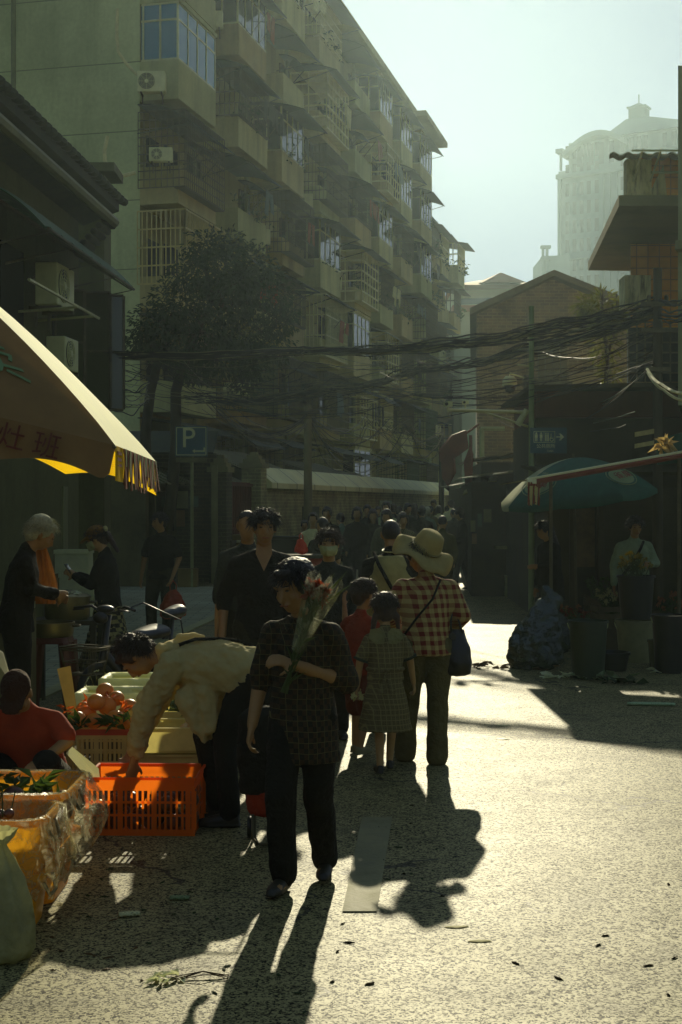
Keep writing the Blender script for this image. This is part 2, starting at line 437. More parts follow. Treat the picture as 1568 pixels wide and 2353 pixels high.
def awning(t0, t1, z, o0=-1.2, o1=.75, m=None, drop=.55):
    mb = MB(); n = 7; rr = []
    for i in range(n+1):
        k = i/n; o = o0+(o1-o0)*k; h = z-drop*(k**2.2)
        rr.append([fp(t0, o, h), fp(t1, o, h), fp(t1, o, h-.035), fp(t0, o, h-.035)])
    mb.rings(rr); 
    for t in (t0, t1):
        mb.tube([fp(t, o0, z-.9), fp(t, o1-.12, z-drop)], .02, 5)
    return mb.build('awning', m or M_awn, apt)
def plants(t0, t1, z, n, mb):
    for _ in range(n):
        p = fp(rnd(t0, t1), rnd(-.25, .3), z+rnd(-.25, .4)); d = V((rnd(-1,1), rnd(-1,1), rnd(-.6,1)))
        mb.leaf(p, d, (rnd(-1,1), rnd(-1,1), 1), rnd(.12, .26), rnd(.06, .12))

cols = [(0, 3.5), (6.0, 9.3), (11.4, 14.6), (17.0, 20.6), (23.4, 26.9), (29.0, 32.2), (34.6, 37.8), (40.3, 43.8)]
spec = {  # (column, floor): style
    (0,4): 'glassb', (0,3): 'cagein', (0,2): 'cagewhite', (0,5): 'open', (0,6): 'glass', (0,1): 'cage', (0,0): 'open',
    (3,5): 'cagebig', (3,3): 'glass', (3,2): 'cagewhite2', (3,0): 'cage', (4,4): 'cage', (4,3): 'cagebig', (4,2): 'glass', (1,3): 'open', (1,5): 'glass',
    (1,6): 'glass', (2,5): 'open', (2,4): 'glass', (5,5): 'cagebig', (5,4): 'glass', (6,6): 'glass', (6,5): 'glass', (7,6): 'glass', (7,5): 'glass', (7,4): 'glass'}
M_leaf_b = thin('balcony_plant_leaf', (.05, .085, .03), .35, .6)
pl = MB(); npl = 0
for ci, (t0, t1) in enumerate(cols):
    for k in range(7):
        z = Z0 + k*FL; st = spec.get((ci, k)) or random.choice(['glass', 'cage', 'cage', 'open', 'cage', 'cagebig', 'pane', 'cageout', 'cageout', 'cageout'])
        pm = PAR[(ci*3 + k*5 + (k*k) % 3) % 4]
        a, b = t0 + rnd(-.15, .15), t1 + rnd(-.2, .2)
        if ci == 0: a, b = t0, t1
        if st == 'glassb': balcony(a, b, z, 'glass', PAR[2], 1.05, 0, 2.95, M_glb)
        elif st in ('glass', 'pane'): balcony(a, b, z, st, pm, rnd(.85, 1.05))
        else: balcony(a, b, z, 'open', pm, rnd(.8, 1.0))
        if st == 'cagein': cage(a-.25, b, .3, z+.3, z+2.6, M_iron, .17, .012, 9)
        if st == 'cage': cage(a-.05, b, .06, z+.95, z+2.55, M_iron if (ci+k) % 3 else M_white, .17)
        if st == 'cageout': cage(a-.3, b+.1, .38, z+.3, z+2.6, M_iron if (ci*2+k) % 3 else mat('green_iron', (.06, .10, .06), .7, .3, 14, .2), .15, .013, 6)
        if st == 'cagewhite': cage(a-.3, b, .32, z+.55, z+2.75, mat('cream_painted_bars', (.5, .44, .27), .5, .15, 10, .05), .15, .017, 4)
        if st == 'cagewhite2': cage(a-.35, b, .35, z+.1, z+2.65, M_white, .17, .016, 3)
        if st == 'cagebig': cage(a-.1, b, .35, z+.15, z+2.5, M_white, .55, .025, 5)
        if (ci, k) not in ((0,4), (0,5), (0,2)) and (random.random() < .8 or (ci, k) in ((0,3), (1,3), (3,3))):
            awning(a-.3, b+.2, z+2.85, -1.2, rnd(.4, .95), M_awn, rnd(.3, .7))
        if k > 0 and ci > 0 and random.random() < .6:
            plants(a, b, z+1.0, 50, pl)
        if ci > 0: # doorway and window in the wall behind
            pass
pl.build('balcony_plants', M_leaf_b, apt)['kind'] = 'stuff'
for ci in range(7):
    for k in range(1, 7):
        t = (cols[ci][1] + cols[ci+1][0])/2; z = Z0 + k*FL + 1.0
        f = MB(); fbox(f, t-.62, t+.62, -1.24, -1.16, z-.05, z+1.45); fo = f.build('side_window', M_iron, apt)
        g = MB(); fbox(g, t-.55, t-.03, -1.16, -1.15, z, z+1.4); fbox(g, t+.03, t+.55, -1.16, -1.15, z, z+1.4); g.build('pane', M_gl, fo)
        if random.random() < .55: awning(t-.8, t+.8, z+1.75, -1.2, -.45, M_awn, .25)
# back doors and windows inside the first column
for k in range(7):
    z = Z0 + k*FL; mb = MB(); fbox(mb, .5, 1.5, -1.24, -1.2, z, z+2.1); fbox(mb, 2.0, 3.2, -1.24, -1.2, z+.9, z+2.2); mb.build('balcony_door', M_dark, apt)
M_lau = [thin('laundry_white', (.6, .6, .55), .3), thin('laundry_blue', (.15, .2, .32), .3), thin('laundry_red', (.3, .08, .06), .3), thin('laundry_dark', (.06, .06, .06), .3)]
random.seed(23)
for ci, (t0, t1) in enumerate(cols):
    for k in range(1, 7):
        z = Z0 + k*FL
        if random.random() < .55 and (ci, k) != (0, 4):
            mb = MB(); n = random.randint(2, 5); a = rnd(t0+.2, t1-1.4)
            for i in range(n):
                b = a + i*.5; w_ = rnd(.28, .46); h_ = rnd(.5, 1.0); o_ = .62+rnd(-.04, .04)
                mb.prism([fp(b, o_, z+1.75), fp(b+w_, o_, z+1.75), fp(b+w_+rnd(-.05, .05), o_+rnd(-.06, .06), z+1.75-h_), fp(b+rnd(-.05, .05), o_+rnd(-.06, .06), z+1.75-h_*rnd(.85, 1))], N1*.02)
            mb.build('laundry', random.choice(M_lau), apt)
            mb = MB(); mb.tube([fp(a-.2, .62, z+1.77), fp(a+n*.5+.1, .62, z+1.77)], .015, 5); mb.tube([fp(a, 0, z+1.0), fp(a, .64, z+1.77)], .015, 5); mb.tube([fp(a+n*.5, 0, z+1.0), fp(a+n*.5, .64, z+1.77)], .015, 5); mb.build('drying_rack', M_iron, apt)
for t in (4.6, 10.3, 15.8, 22.3, 28.0, 33.4, 39.0):
    mb = MB(); mb.tube([fp(t, -1.1, 0), fp(t, -1.1, ROOF)], .07, 6); mb.build('downpipe', MATS.get('pipe_grey') or mat('pipe_grey', (.2, .22, .17), .6, .2, 4), apt)
mb = MB(); mb.tube([P(31, 1000, 42.9), P(31, 1-700, 42.9)], .08, 8)
tag(mb.build('drain_pipe', mat('pipe_grey', (.2, .22, .17), .6, .2, 4)), 'vertical grey drain pipe running up the blank gable wall', 'pipe')
mb = MB(); mb.tube([P(u, v, 42.7) for u, v in ((270, 20), (268, 80), (272, 118), (290, 145), (316, 172))], .05, 6)
tag(mb.build('cable_conduit', M_white), 'pale conduit curving down the gable wall to the top air conditioner', 'conduit')
mb = MB(); mb.tube([P(u, v, 42.7) for u, v in ((247, 312), (240, 345), (241, 370), (256, 396), (285, 403), (312, 396))], .06, 6)
tag(mb.build('drain_hose', M_white), 'pale hose hanging in a loop beside the middle iron cage on the gable wall', 'hose')

# second, further part of the row
ap2 = thing('apartment_building', 'lower far end of the apartment row with planted balconies past the taller block', 'building', tuple(fp(45.5, 0, 0)))
mb = MB(); fbox(mb, 45.5, 56, -12, -1.2, -.1, 19.6); fbox(mb, 46, 54.5, -10, -2.2, 19.6, 21.2); mb.build('wall', M_wall, ap2)
mb = MB(); fbox(mb, 45.3, 56.2, -12, -.5, 19.6, 19.8); fbox(mb, 45.8, 53, -10, -1.6, 21.2, 21.4); mb.build('roof', M_awn, ap2)
pl = MB()
for k in range(6):
    for t0 in (46.0, 49.4, 52.6):
        z = 1.4 + k*3.05; o1 = rnd(-.4, .25); a, b = t0+rnd(-.2, .2), t0+2.8
        mb = MB(); fbox(mb, a, b, -1.2, o1, z-.14, z); fbox(mb, a, b, o1-.1, o1, z, z+1.0); fbox(mb, a, a+.1, -1.2, o1-.1, z, z+1); fbox(mb, b-.1, b, -1.2, o1-.1, z, z+1)
        mb.build('balcony', random.choice(PAR), ap2)
        if random.random() < .6:
            mb = MB(); bars(mb, fp(a, -1.1, 0), fp(a, o1, 0), z+1, z+2.5, 4, 2, .03); bars(mb, fp(a, o1, 0), fp(b, o1, 0), z+1, z+2.5, 8, 2, .03); mb.build('security_cage', random.choice([M_iron, M_white]), ap2)
        if random.random() < .6:
            mb = MB(); mb.prism([fp(a-.2, -1.2, z+2.8), fp(a-.2, o1+.7, z+2.4), fp(a-.2, o1+.7, z+2.36), fp(a-.2, -1.2, z+2.74)], E1*(b-a+.4)); mb.build('awning', M_awn, ap2)
        for _ in range(45 if random.random() < .7 else 0):
            pl.leaf(fp(rnd(a, b), o1+rnd(-.2, .4), z+1+rnd(-.4, .5)), (rnd(-1,1), rnd(-1,1), rnd(-.8,1)), (rnd(-1,1), rnd(-1,1), 1), rnd(.2, .4), rnd(.1, .2))
pl.build('balcony_plants', M_leaf_b, ap2)['kind'] = 'stuff'

# air conditioners hung on the outside
M_acw = mat('air_conditioner_white', (.62, .66, .6), .45, .1, 5, .03); M_acd = flat('air_conditioner_grille', (.06, .065, .06), .5)
def aircon(label, loc, rz, w=.82, h=.56, d=.3, group=None):
    t = thing('air_conditioner', label, 'air conditioner', loc, rz, group)
    mb = MB(); mb.box((0, 0, h/2), (w, d, h)); o = mb.build('casing', M_acw, t, world=False)
    md = o.modifiers.new('b', 'BEVEL'); md.width = .02; md.segments = 2
    cx = -w*.16; rr = h*.40
    Mx = Matrix.Rotation(R(90), 3, 'X')
    g = MB(); g.lathe([(.001, 0), (rr, 0), (rr, .008), (.001, .008)], (cx, -d/2-.003, h/2), 28, Mx); go = g.build('fan_opening', M_acd, t, world=False)
    g = MB()
    for r_ in (.25, .45, .65, .85, 1.0): 
        g.tube([(cx+rr*r_*math.cos(a_*PI/14), -d/2-.02, h/2+rr*r_*math.sin(a_*PI/14)) for a_ in range(29)], .006, 4)
    for a_ in range(8): g.tube([(cx, -d/2-.02, h/2), (cx+rr*math.cos(a_*PI/4), -d/2-.02, h/2+rr*math.sin(a_*PI/4))], .006, 4)
    g.lathe([(.001, 0), (.06, 0), (.05, .02), (.001, .022)], (cx, -d/2-.016, h/2), 12, Mx); g.build('fan_guard', M_acw, t, world=False)
    for sx in (-.36, .36):
        g = MB(); g.box((sx*w, .05, -.03), (.04, d+.15, .05)); g.obox((sx*w-.02, d/2, -.3), (.04, 0, 0), (0, .04, 0), (0, 0, .25)); g.build('bracket', M_iron, t, world=False)
    return t
aircon('white air conditioner under the blue glazed balcony on the gable corner', P(349, 213, 42.6), 0, .84, .62, .32)
aircon('dusty air conditioner seen behind the bars of the middle iron cage', P(370, 372, 42.55), 0, .7, .42, .25)
aircon('pale air conditioner on the facade above the white caged balcony', fp(16.7, -.65, Z(466, 58.5)), 0, .85, .55, .3)
for t, k, lb in ((5.0, 5, 'air conditioner high on the facade between the first two balcony stacks'), (10.6, 3, 'air conditioner on the recess right of the second balcony stack'), (15.4, 5, 'air conditioner near the top beside the big open cage'), (22.0, 3, 'air conditioner left of the big white cage on the middle floors'),
    (27.8, 4, 'air conditioner in the shaded recess behind the big white cage'), (33.2, 2, 'small air conditioner low on the farther part of the facade'), (15.6, 1, 'air conditioner just above the sheds behind the brick wall'), (4.8, 2, 'air conditioner half hidden by the tree crown')):
    aircon(lb, fp(t, -.7, Z0+k*FL+.5), 0, .85, .56, .3)
aircon('grey air conditioner low down behind the tree and overhead cables', P(545, 915, 47), 0, .9, .5, .3)
# ------------------------------------------------------------------ brick yard wall, gate, pillars
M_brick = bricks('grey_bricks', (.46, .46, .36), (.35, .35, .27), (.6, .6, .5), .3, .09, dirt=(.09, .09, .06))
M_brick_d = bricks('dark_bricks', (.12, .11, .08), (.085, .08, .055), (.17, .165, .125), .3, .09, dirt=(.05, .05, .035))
M_plaster = mat('grey_plaster', (.27, .27, .22), .85, .3, 2, .2, dirt=(.1, .1, .07))
W0 = V((X(613, 36), 36, 0)); 
def wp(t, o, z): return W0 + E1*t + N1*o + V((0, 0, z))
def wbox(mb, t0, t1, o0, o1, z0, z1): return mb.obox(wp(t0, o0, z0), E1*(t1-t0), N1*(o1-o0), (0, 0, z1-z0))
yw = thing('brick_wall', 'long grey brick yard wall with a sloped pale concrete coping', 'wall', tuple(W0))
mb = MB(); wbox(mb, 0, 27.5, -.3, 0, -.1, 2.22); mb.build('brickwork', M_brick, yw)
mb = MB(); mb.prism([wp(-.02, .16, 2.22), wp(-.02, .16, 2.36), wp(-.02, -.35, 2.78), wp(-.02, -.5, 2.78), wp(-.02, -.5, 2.22)], E1*27.6)
t = NT('coping_concrete'); n = t.noise(.9, 5); fr = t.math('FRACT', t.math('MULTIPLY', t.xyz()[1], .55))
col = t.ramp(n, [(.3, (.62, .66, .6)), (.7, (.8, .84, .78))]); col = t.mix(t.math('LESS_THAN', fr, .03), col, (.2, .2, .16)); t.base(col, .7)
mb.build('coping', t.m, yw)
mb = MB(); wbox(mb, 13.5, 15.6, .003, .03, 1.25, 1.95); mb.build('notice_board', mat('pale_blue_board', (.35, .45, .42), .5, .1, 4), yw)
mb = MB(); wbox(mb, 3.4, 5.2, .003, .03, .95, 1.75); mb.build('notice_board', mat('dark_board', (.06, .07, .05), .5, .1, 4), yw)
def pillar(label, c, w, h, m):
    t = thing('brick_pillar', label, 'pillar', c)
    ang = math.atan2(E1.y, E1.x) - PI/2
    mb = MB(); mb.box((c[0], c[1], h/2-.05), (w, w, h+.1), ang); mb.build('brickwork', m, t)
    mb = MB()
    for i, (ww, hh) in enumerate(((w*1.2, .12), (w*.9, .1), (w*.62, .1), (w*.34, .08))):
        mb.box((c[0], c[1], h+.05+sum((.12, .1, .1)[:i])+hh/2-.05), (ww, ww, hh), ang)
    mb.build('stepped_cap', M_plaster, t); return t
pillar('brick gate pillar with a stepped cap beside the sloped coping', wp(-.42, -.2, 0), .5, 2.72, M_brick)
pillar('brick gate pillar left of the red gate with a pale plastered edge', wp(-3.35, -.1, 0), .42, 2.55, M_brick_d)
gt = thing('gate', 'closed rusty red sheet metal gate between two brick pillars', 'gate', wp(-1.8, -.2, 0))
M_red = mat('rusty_red_paint', (.15, .05, .03), .75, .3, 4, .2, dirt=(.05, .025, .015))
mb = MB(); wbox(mb, -3.1, -.7, -.26, -.22, .05, 2.35); mb.build('gate_panel', M_red, gt)
mb = MB()
for i in range(18): wbox(mb, -3.05+i*.135, -3.0+i*.135, -.22, -.18, .08, 2.3)
for z in (.1, 1.2, 2.25): wbox(mb, -3.1, -.7, -.18, -.15, z, z+.07)
mb.build('gate_bars', M_red, gt)
lw = thing('brick_wall', 'dark brick frontage covered with posters behind the parking sign', 'wall', (-5.5, 33.2, 0))
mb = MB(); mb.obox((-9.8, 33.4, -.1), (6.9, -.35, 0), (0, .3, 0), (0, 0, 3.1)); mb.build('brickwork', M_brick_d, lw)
mb = MB(); mb.prism([(-10, 32.6, 2.95), (-10, 33.9, 3.5), (-10, 33.9, 3.55), (-10, 32.6, 3.0)], (7.1, -.3, 0)); mb.build('roof', M_awn, lw)
mb = MB(); mb.box((X(493, 32.4), 32.45, 1.35), (.14, .14, 2.7)); mb.build('plaster_post', M_plaster, lw)
def on_lw(u0, v0, u1, v1, name, m, pull=.02):
    d = 33.05; mb = MB(); mb.obox((X(u0, d), 33.4-.35*(X(u0, d)+9.8)/6.9-pull-.002, Z(v1, d)), (X(u1, d)-X(u0, d), -.35*(X(u1, d)-X(u0, d))/6.9, 0), (0, .02, 0), (0, 0, Z(v0, d)-Z(v1, d))); return mb.build(name, m, lw)
M_post = [mat('faded_pink_poster', (.3, .2, .16), .7, .2, 5), mat('faded_blue_poster', (.12, .2, .22), .7, .2, 5), mat('faded_white_poster', (.32, .33, .27), .7, .2, 5)]
for i, (a, b, c, d) in enumerate(((318,1130,338,1152),(342,1136,362,1168),(385,1128,432,1168),(395,1172,425,1210),(436,1140,456,1165),(300,1160,316,1190))): on_lw(a, b, c, d, 'poster', M_post[i % 3])

# messy lean-to sheds between the yard wall and the flats
M_shed = mat('shed_boards', (.13, .12, .085), .85, .35, 2, .3, dirt=(.05, .05, .035)); M_tin = mat('tin_roof_sheet', (.17, .17, .14), .6, .35, 2.5, .25, dirt=(.06, .05, .03))
sheds = [(0.5, 4.5, 2.9, 4.2), (5.2, 9.4, 3.3, 4.6), (9.8, 13.2, 2.8, 3.9), (14.2, 19, 3.4, 4.5), (19.8, 25.5, 3.1, 4.3), (-5.2, -.6, 3.3, 4.7)]
slab = ['nearest the gate pillar', 'with the highest roof edge', 'low and dark beside the wires', 'with patched tin roof', 'farthest along the yard wall', 'behind the red gate']
for (t0, t1, h0, h1), lb in zip(sheds, slab):
    h0 -= .95; h1 -= 1.25
    s = thing('shed', 'dark lean-to shed above the yard wall, ' + lb, 'shed', tuple(wp((t0+t1)/2, -2, 0)))
    mb = MB(); mb.prism([wp(t0, -1.2, -.1), wp(t0, -1.2, h0), wp(t0, -3.6, h1), wp(t0, -3.6, -.1)], E1*(t1-t0)); mb.build('wall', M_shed, s)
    mb = MB(); n = 24
    for i in range(n):
        a = t0-.25+(t1-t0+.5)*i/n; b = t0-.25+(t1-t0+.5)*(i+1)/n; dz = .03*(i % 2)
        mb.prism([wp(a, -.75, h0-.1+dz), wp(a, -3.7, h1+.1+dz), wp(a, -3.7, h1+.13+dz), wp(a, -.75, h0-.07+dz)], E1*(b-a))
    mb.build('roof', M_tin, s)
    mb = MB(); wbox(mb, t0+.6, t0+1.6, -1.2, -1.15, 1.2, h0-.25); mb.build('window', M_gl, s)

# ------------------------------------------------------------------ old house on the left
lh = thing('house', 'dark old house on the left edge with a heavy tiled eave and green awning', 'house', (-5, 22, 0))
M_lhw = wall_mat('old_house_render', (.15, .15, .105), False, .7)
LD = V((.066, .9978, 0)); LN = V((.9978, -.066, 0)); LC = V((-4.47, 24.2, 0))
def lp(s, o, z): return LC - LD*s + LN*o + V((0, 0, z))     # s metres towards the viewer from the far corner
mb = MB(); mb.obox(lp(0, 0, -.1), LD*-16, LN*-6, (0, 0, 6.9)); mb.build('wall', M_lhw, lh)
mb = MB(); rr = []
for o, z in ((.62, 6.86), (.62, 7.02), (-5, 9.6), (-5, 9.35), (.0, 6.62)): rr.append((o, z))
mb.prism([lp(-.35, o, z) for o, z in rr], LD*-16); mb.build('roof', mat('roof_tiles_dark', (.06, .058, .045), .8, .3, 6, .3), lh)
mb = MB()
for i in range(60): mb.cap(lp(-.38+i*.27, .70, 7.03), lp(-.38+i*.27, -3.5, 8.98), .075, .075, 6)
mb.build('roof_tile_rows', MATS['roof_tiles_dark'], lh)
mb = MB(); mb.tube([lp(-.3, .55, 6.66), lp(15, .55, 6.66)], .09, 8); mb.build('gutter', mat('gutter_zinc', (.2, .2, .16), .6, .2, 4), lh)
mb = MB()
for i in range(9): mb.cap(lp(-.42, .5-i*.09, 6.62-i*.095), lp(.25, .5-i*.09, 6.6-i*.095), .06, .06, 6)
mb.build('verge_tiles', MATS['roof_tiles_dark'], lh)
# doors and windows in its wall
for s in (1.7, 4.4): mb = MB(); mb.obox(lp(s, .0, 3.3), LD*1.1, LN*.02, (0, 0, 2.2)); mb.build('window', M_dark, lh)
def lframe(s0, s1, o0, o1, z0, z1, name='window_shutter', r=.03):
    m = MB(); a, b, c, d = lp(s0, o0, z0), lp(s1, o1, z0), lp(s1, o1, z1), lp(s0, o0, z1)
    for p, q in ((a, b), (b, c), (c, d), (d, a), ((a+d)/2, (b+c)/2)): m.tube([p, q], r, 4)
    g = m.build(name, M_iron, lh)
    gm = MB(); gm.prism([a, b, c, d], LD*-.012); gm.build('pane', glass('dusty_window_glass', (.07, .08, .055), .18), g)
lframe(.35, .35, .04, .62, 3.4, 5.35); lframe(1.6, 1.6, .04, .5, 3.55, 5.2); lframe(.38, .3, .64, .84, 3.4, 5.3)
# green ribbed canopy
cn = thing('awning', 'ribbed green plastic canopy on iron struts over the old house windows', 'awning', tuple(lp(1.8, 0, 5.6)))
mb = MB(); rr = []
for i in range(8):
    k = i/7; rr.append([lp(s, .02+1.0*k, 6.05-.62*k**1.8+.02*math.sin(j*1.57)) for j, s in enumerate([.3+.14*q for q in range(40)])])
vs = [mb.vs(r) for r in rr]
for A, B in zip(vs, vs[1:]):
    for j in range(len(A)-1): mb.face([A[j], A[j+1], B[j+1], B[j]])
sh = mb.build('sheet', thin('green_plastic_sheet', (.05, .13, .07), .4, .5), cn)
sm = sh.modifiers.new('s', 'SOLIDIFY'); sm.thickness = .012
mb = MB()
for s in (.3, 1.6, 2.9, 4.2, 5.4):
    mb.tube([lp(s, .02, 5.2), lp(s, .98, 5.4), lp(s, .02, 6.02)], .022, 5)
mb.tube([lp(.3, 1.02, 5.41), lp(5.6, 1.02, 5.41)], .022, 5); mb.build('strut', M_iron, cn)
ang = math.atan2(LD.y, LD.x) - PI/2
aircon('air conditioner on iron brackets under the green canopy of the old house', lp(3.05, .42, 4.72), R(84), .85, .62, .34)
aircon('lower air conditioner just above the parasol on the old house wall', lp(2.4, .36, 3.85), R(84), .7, .5, .3)
mb = MB(); mb.tube([lp(3.6, .03, 4.6), lp(3.6, .9, 4.66)], .02, 5); mb.tube([lp(2.6, .03, 4.6), lp(2.6, .9, 4.66)], .02, 5); mb.tube([lp(2.2, .88, 4.68), lp(6, .88, 4.68)], .022, 5)
tag(mb.build('iron_rack', M_alu), 'iron rack jutting from the old house wall beneath its upper air conditioner', 'rack')
ch = thing('rooftop_hut', 'square rooftop hut with a slab top rising behind the tiled eave', 'hut', tuple(P(205, 1160, 27)))
mb = MB(); mb.box((X(196, 27), 27.3, 4), (.75, .8, 8.1)); mb.build('wall', M_lhw, ch)
mb = MB(); mb.box((X(203, 27), 27.2, Z(392, 27)), (1.1, 1.1, .16)); mb.build('slab', M_lhw, ch)
cb = thing('cabinet', 'weathered grey two door cabinet against the old house wall', 'cabinet', (X(116, 23.2), 23.2, 0))
mb = MB(); mb.box((X(116, 23.2), 23.3, 1.05), (.46, .4, 2.1)); mb.build('carcass', mat('weathered_grey_wood', (.2, .21, .16), .8, .25, 5, .2, stretch=(3, 3, .5)), cb)
for s in (-1, 1):
    mb = MB(); mb.box((X(116, 23.2)+s*.11, 23.08, 1.6), (.2, .03, .95)); mb.build('door', MATS['weathered_grey_wood'], cb)

# ------------------------------------------------------------------ far buildings
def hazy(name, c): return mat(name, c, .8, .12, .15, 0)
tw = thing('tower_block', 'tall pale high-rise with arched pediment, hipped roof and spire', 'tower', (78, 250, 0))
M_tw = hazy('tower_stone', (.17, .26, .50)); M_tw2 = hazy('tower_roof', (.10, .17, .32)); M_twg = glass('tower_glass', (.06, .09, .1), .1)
TD = 250
def tX(u): return X(u, TD)
tx0, tx1 = tX(1290), tX(1590); z1 = Z(385, TD)
A0 = V((tx0, 253, 0)); TA = V((tx1-tx0, -14, 0)); TAn = TA.normalized(); TB = V((-TAn.y, TAn.x, 0)); LEN = TA.length
def tp(a, o, z): return A0 + TAn*a - TB*o + V((0, 0, z))
def tbox(mb, a0, a1, o0, o1, zz0, zz1): return mb.obox(tp(a0, o0, zz0), TAn*(a1-a0), TB*(o0-o1), (0, 0, zz1-zz0))
mb = MB(); tbox(mb, 0, LEN, 0, -16, 0, z1); tbox(mb, LEN*.06, LEN*.98, -.8, -15, z1, z1+5.0)
for a in (.0, .3, .345, .39, .62, .66): tbox(mb, LEN*a, LEN*(a+.02), .45, -.2, 0, z1-.5)
for z in (z1-1.4, z1*.74, z1*.22): tbox(mb, -.3, LEN, .6, -.1, z, z+.8)
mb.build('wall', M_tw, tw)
mb = MB(); w = LEN
arch = [(w*.05 + w*.42*i/14, z1+2.6+3.4*math.sin(PI*i/14*.82+.1)) for i in range(15)]
mb.prism([tp(a, 1.6, z) for a, z in arch] + [tp(a, 1.6, z-.9) for a, z in arch[::-1]], TB*5)
p = [tp(w*.30, 0, z1+5), tp(w*1.0, 0, z1+5), tp(w*1.0, -12, z1+5), tp(w*.30, -12, z1+5)]
ap = [tp(w*.40, -5, z1+9), tp(w*.54, -5, z1+9), tp(w*.40, -7.5, z1+9), tp(w*.40, -7.5, z1+9)]
mb.rings([p, ap]); tbox(mb, w*.415, w*.525, -5, -7.6, z1+9, z1+10.8); tbox(mb, w*.405, w*.535, -4.8, -7.8, z1+10.8, z1+11.1)
mb.rings([[tp(w*.42, -5, z1+11.1), tp(w*.52, -5, z1+11.1), tp(w*.52, -7.6, z1+11.1), tp(w*.42, -7.6, z1+11.1)], [tp(w*.465, -6.2, z1+11.9), tp(w*.475, -6.2, z1+11.9), tp(w*.475, -6.4, z1+11.9), tp(w*.465, -6.4, z1+11.9)]])
mb.tube([tp(w*.47, -6.3, z1+11.5), tp(w*.47, -6.3, z1+13.4)], .12, 5); mb.build('roof', M_tw2, tw)
mb = MB(); tbox(mb, w*.0, w*.05, 1.4, -3, z1+3.0, z1+3.7); tbox(mb, w*.02, w*.03, .8, .2, z1, z1+3); mb.build('cornice', M_tw2, tw)
n = 0
for r_ in range(17):
    z = 10 + r_*3.32
    mb = MB()
    for a in (.05, .10, .15, .2, .255, .43, .49, .54, .585, .71, .77, .83, .9):
        tbox(mb, w*a, w*(a+.026), .03, -.1, z, z+2.3)
    mb.build('window_row', M_twg, tw)
mb = MB()
for a in (.12, .2, .27, .34): tbox(mb, w*a, w*(a+.035), -.75, -.9, z1+.6, z1+4.4)
mb.build('window_row', M_twg, tw)
wg = thing('office_wing', 'lower pale wing with a small lantern turret left of the high-rise', 'building', (tX(1262), 245, 0))
mb = MB(); mb.obox((tX(1236), 244, 0), (tX(1296)-tX(1236), -1, 0), (0, 12, 0), (0, 0, Z(588, 244)))
for u in (1234, 1243): mb.obox((tX(u), 243.5, 0), (.42, 0, 0), (0, .5, 0), (0, 0, Z(568, 244)))
mb.obox((tX(1233)-.1, 243.3, Z(571, 244)), (1.7, 0, 0), (0, 1.2, 0), (0, 0, .45)); mb.obox((tX(1233)-.1, 243.3, Z(598, 244)), (1.7, 0, 0), (0, 1.2, 0), (0, 0, .5)); mb.build('wall', M_tw, wg)
mb = MB()
for i in range(3):
    for j in range(4): mb.obox((tX(1250)+i*1.0, 243.2, 10+j*7.2), (.7, 0, 0), (0, .1, 0), (0, 0, 4.5))
mb.build('window_row', M_twg, wg)
rb = thing('office_building', 'pale building with a red hipped roof at the end of the street', 'building', (X(1150, 130), 130, 0))
mb = MB(); a = P(1040, 672, 132); mb.obox((a.x, 132, 0), (X(1250, 130)-a.x, -2, 0), (0, 14, 0), (0, 0, Z(664, 131)))
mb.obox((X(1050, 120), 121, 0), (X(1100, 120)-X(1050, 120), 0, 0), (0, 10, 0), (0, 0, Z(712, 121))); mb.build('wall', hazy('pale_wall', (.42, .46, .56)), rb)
mb = MB(); zt = Z(660, 131)
mb.rings([[(X(1036, 130), 129.5, zt), (X(1262, 130), 129.5, zt), (X(1262, 130), 148, zt), (X(1036, 130), 148, zt)], [(X(1120, 130), 137, zt+1.6), (X(1186, 130), 137, zt+1.6), (X(1186, 130), 140, zt+1.6), (X(1120, 130), 140, zt+1.6)]])
mb.rings([[(X(1110, 128), 128, zt), (X(1210, 128), 128, zt), (X(1210, 128), 135, zt+1), (X(1110, 128), 135, zt+1)], [(X(1158, 128), 131, zt+1.35), (X(1162, 128), 131, zt+1.35), (X(1162, 128), 135, zt+1.35), (X(1158, 128), 135, zt+1.35)]])
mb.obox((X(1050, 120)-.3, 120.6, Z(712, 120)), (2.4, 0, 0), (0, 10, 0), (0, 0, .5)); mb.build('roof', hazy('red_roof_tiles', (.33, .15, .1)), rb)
mb = MB()
for u in (1064, 1080, 1096, 1130): 
    for z in (4, 7.5, 11, 14.3): mb.obox((X(u, 118.5), 120.95, z), (.42, 0, 0), (0, .03, 0), (0, 0, 1.6))
mb.obox((X(1062, 129), 129.9, Z(700, 130)), (X(1240, 130)-X(1062, 130), -1.5, 0), (0, .04, 0), (0, 0, .55)); mb.build('window_row', M_twg, rb)
mb = MB(); mb.obox((X(1044, 90), 90, 0), (1.5, 0, 0), (0, 8, 0), (0, 0, Z(770, 90))); mb.obox((X(1056, 90), 88, 0), (1.0, 0, 0), (0, 3, 0), (0, 0, Z(840, 90)))
tag(mb.build('house', hazy('pale_blue_wall', (.36, .44, .52))), 'narrow pale blue house wall glimpsed past the end of the flats', 'house')

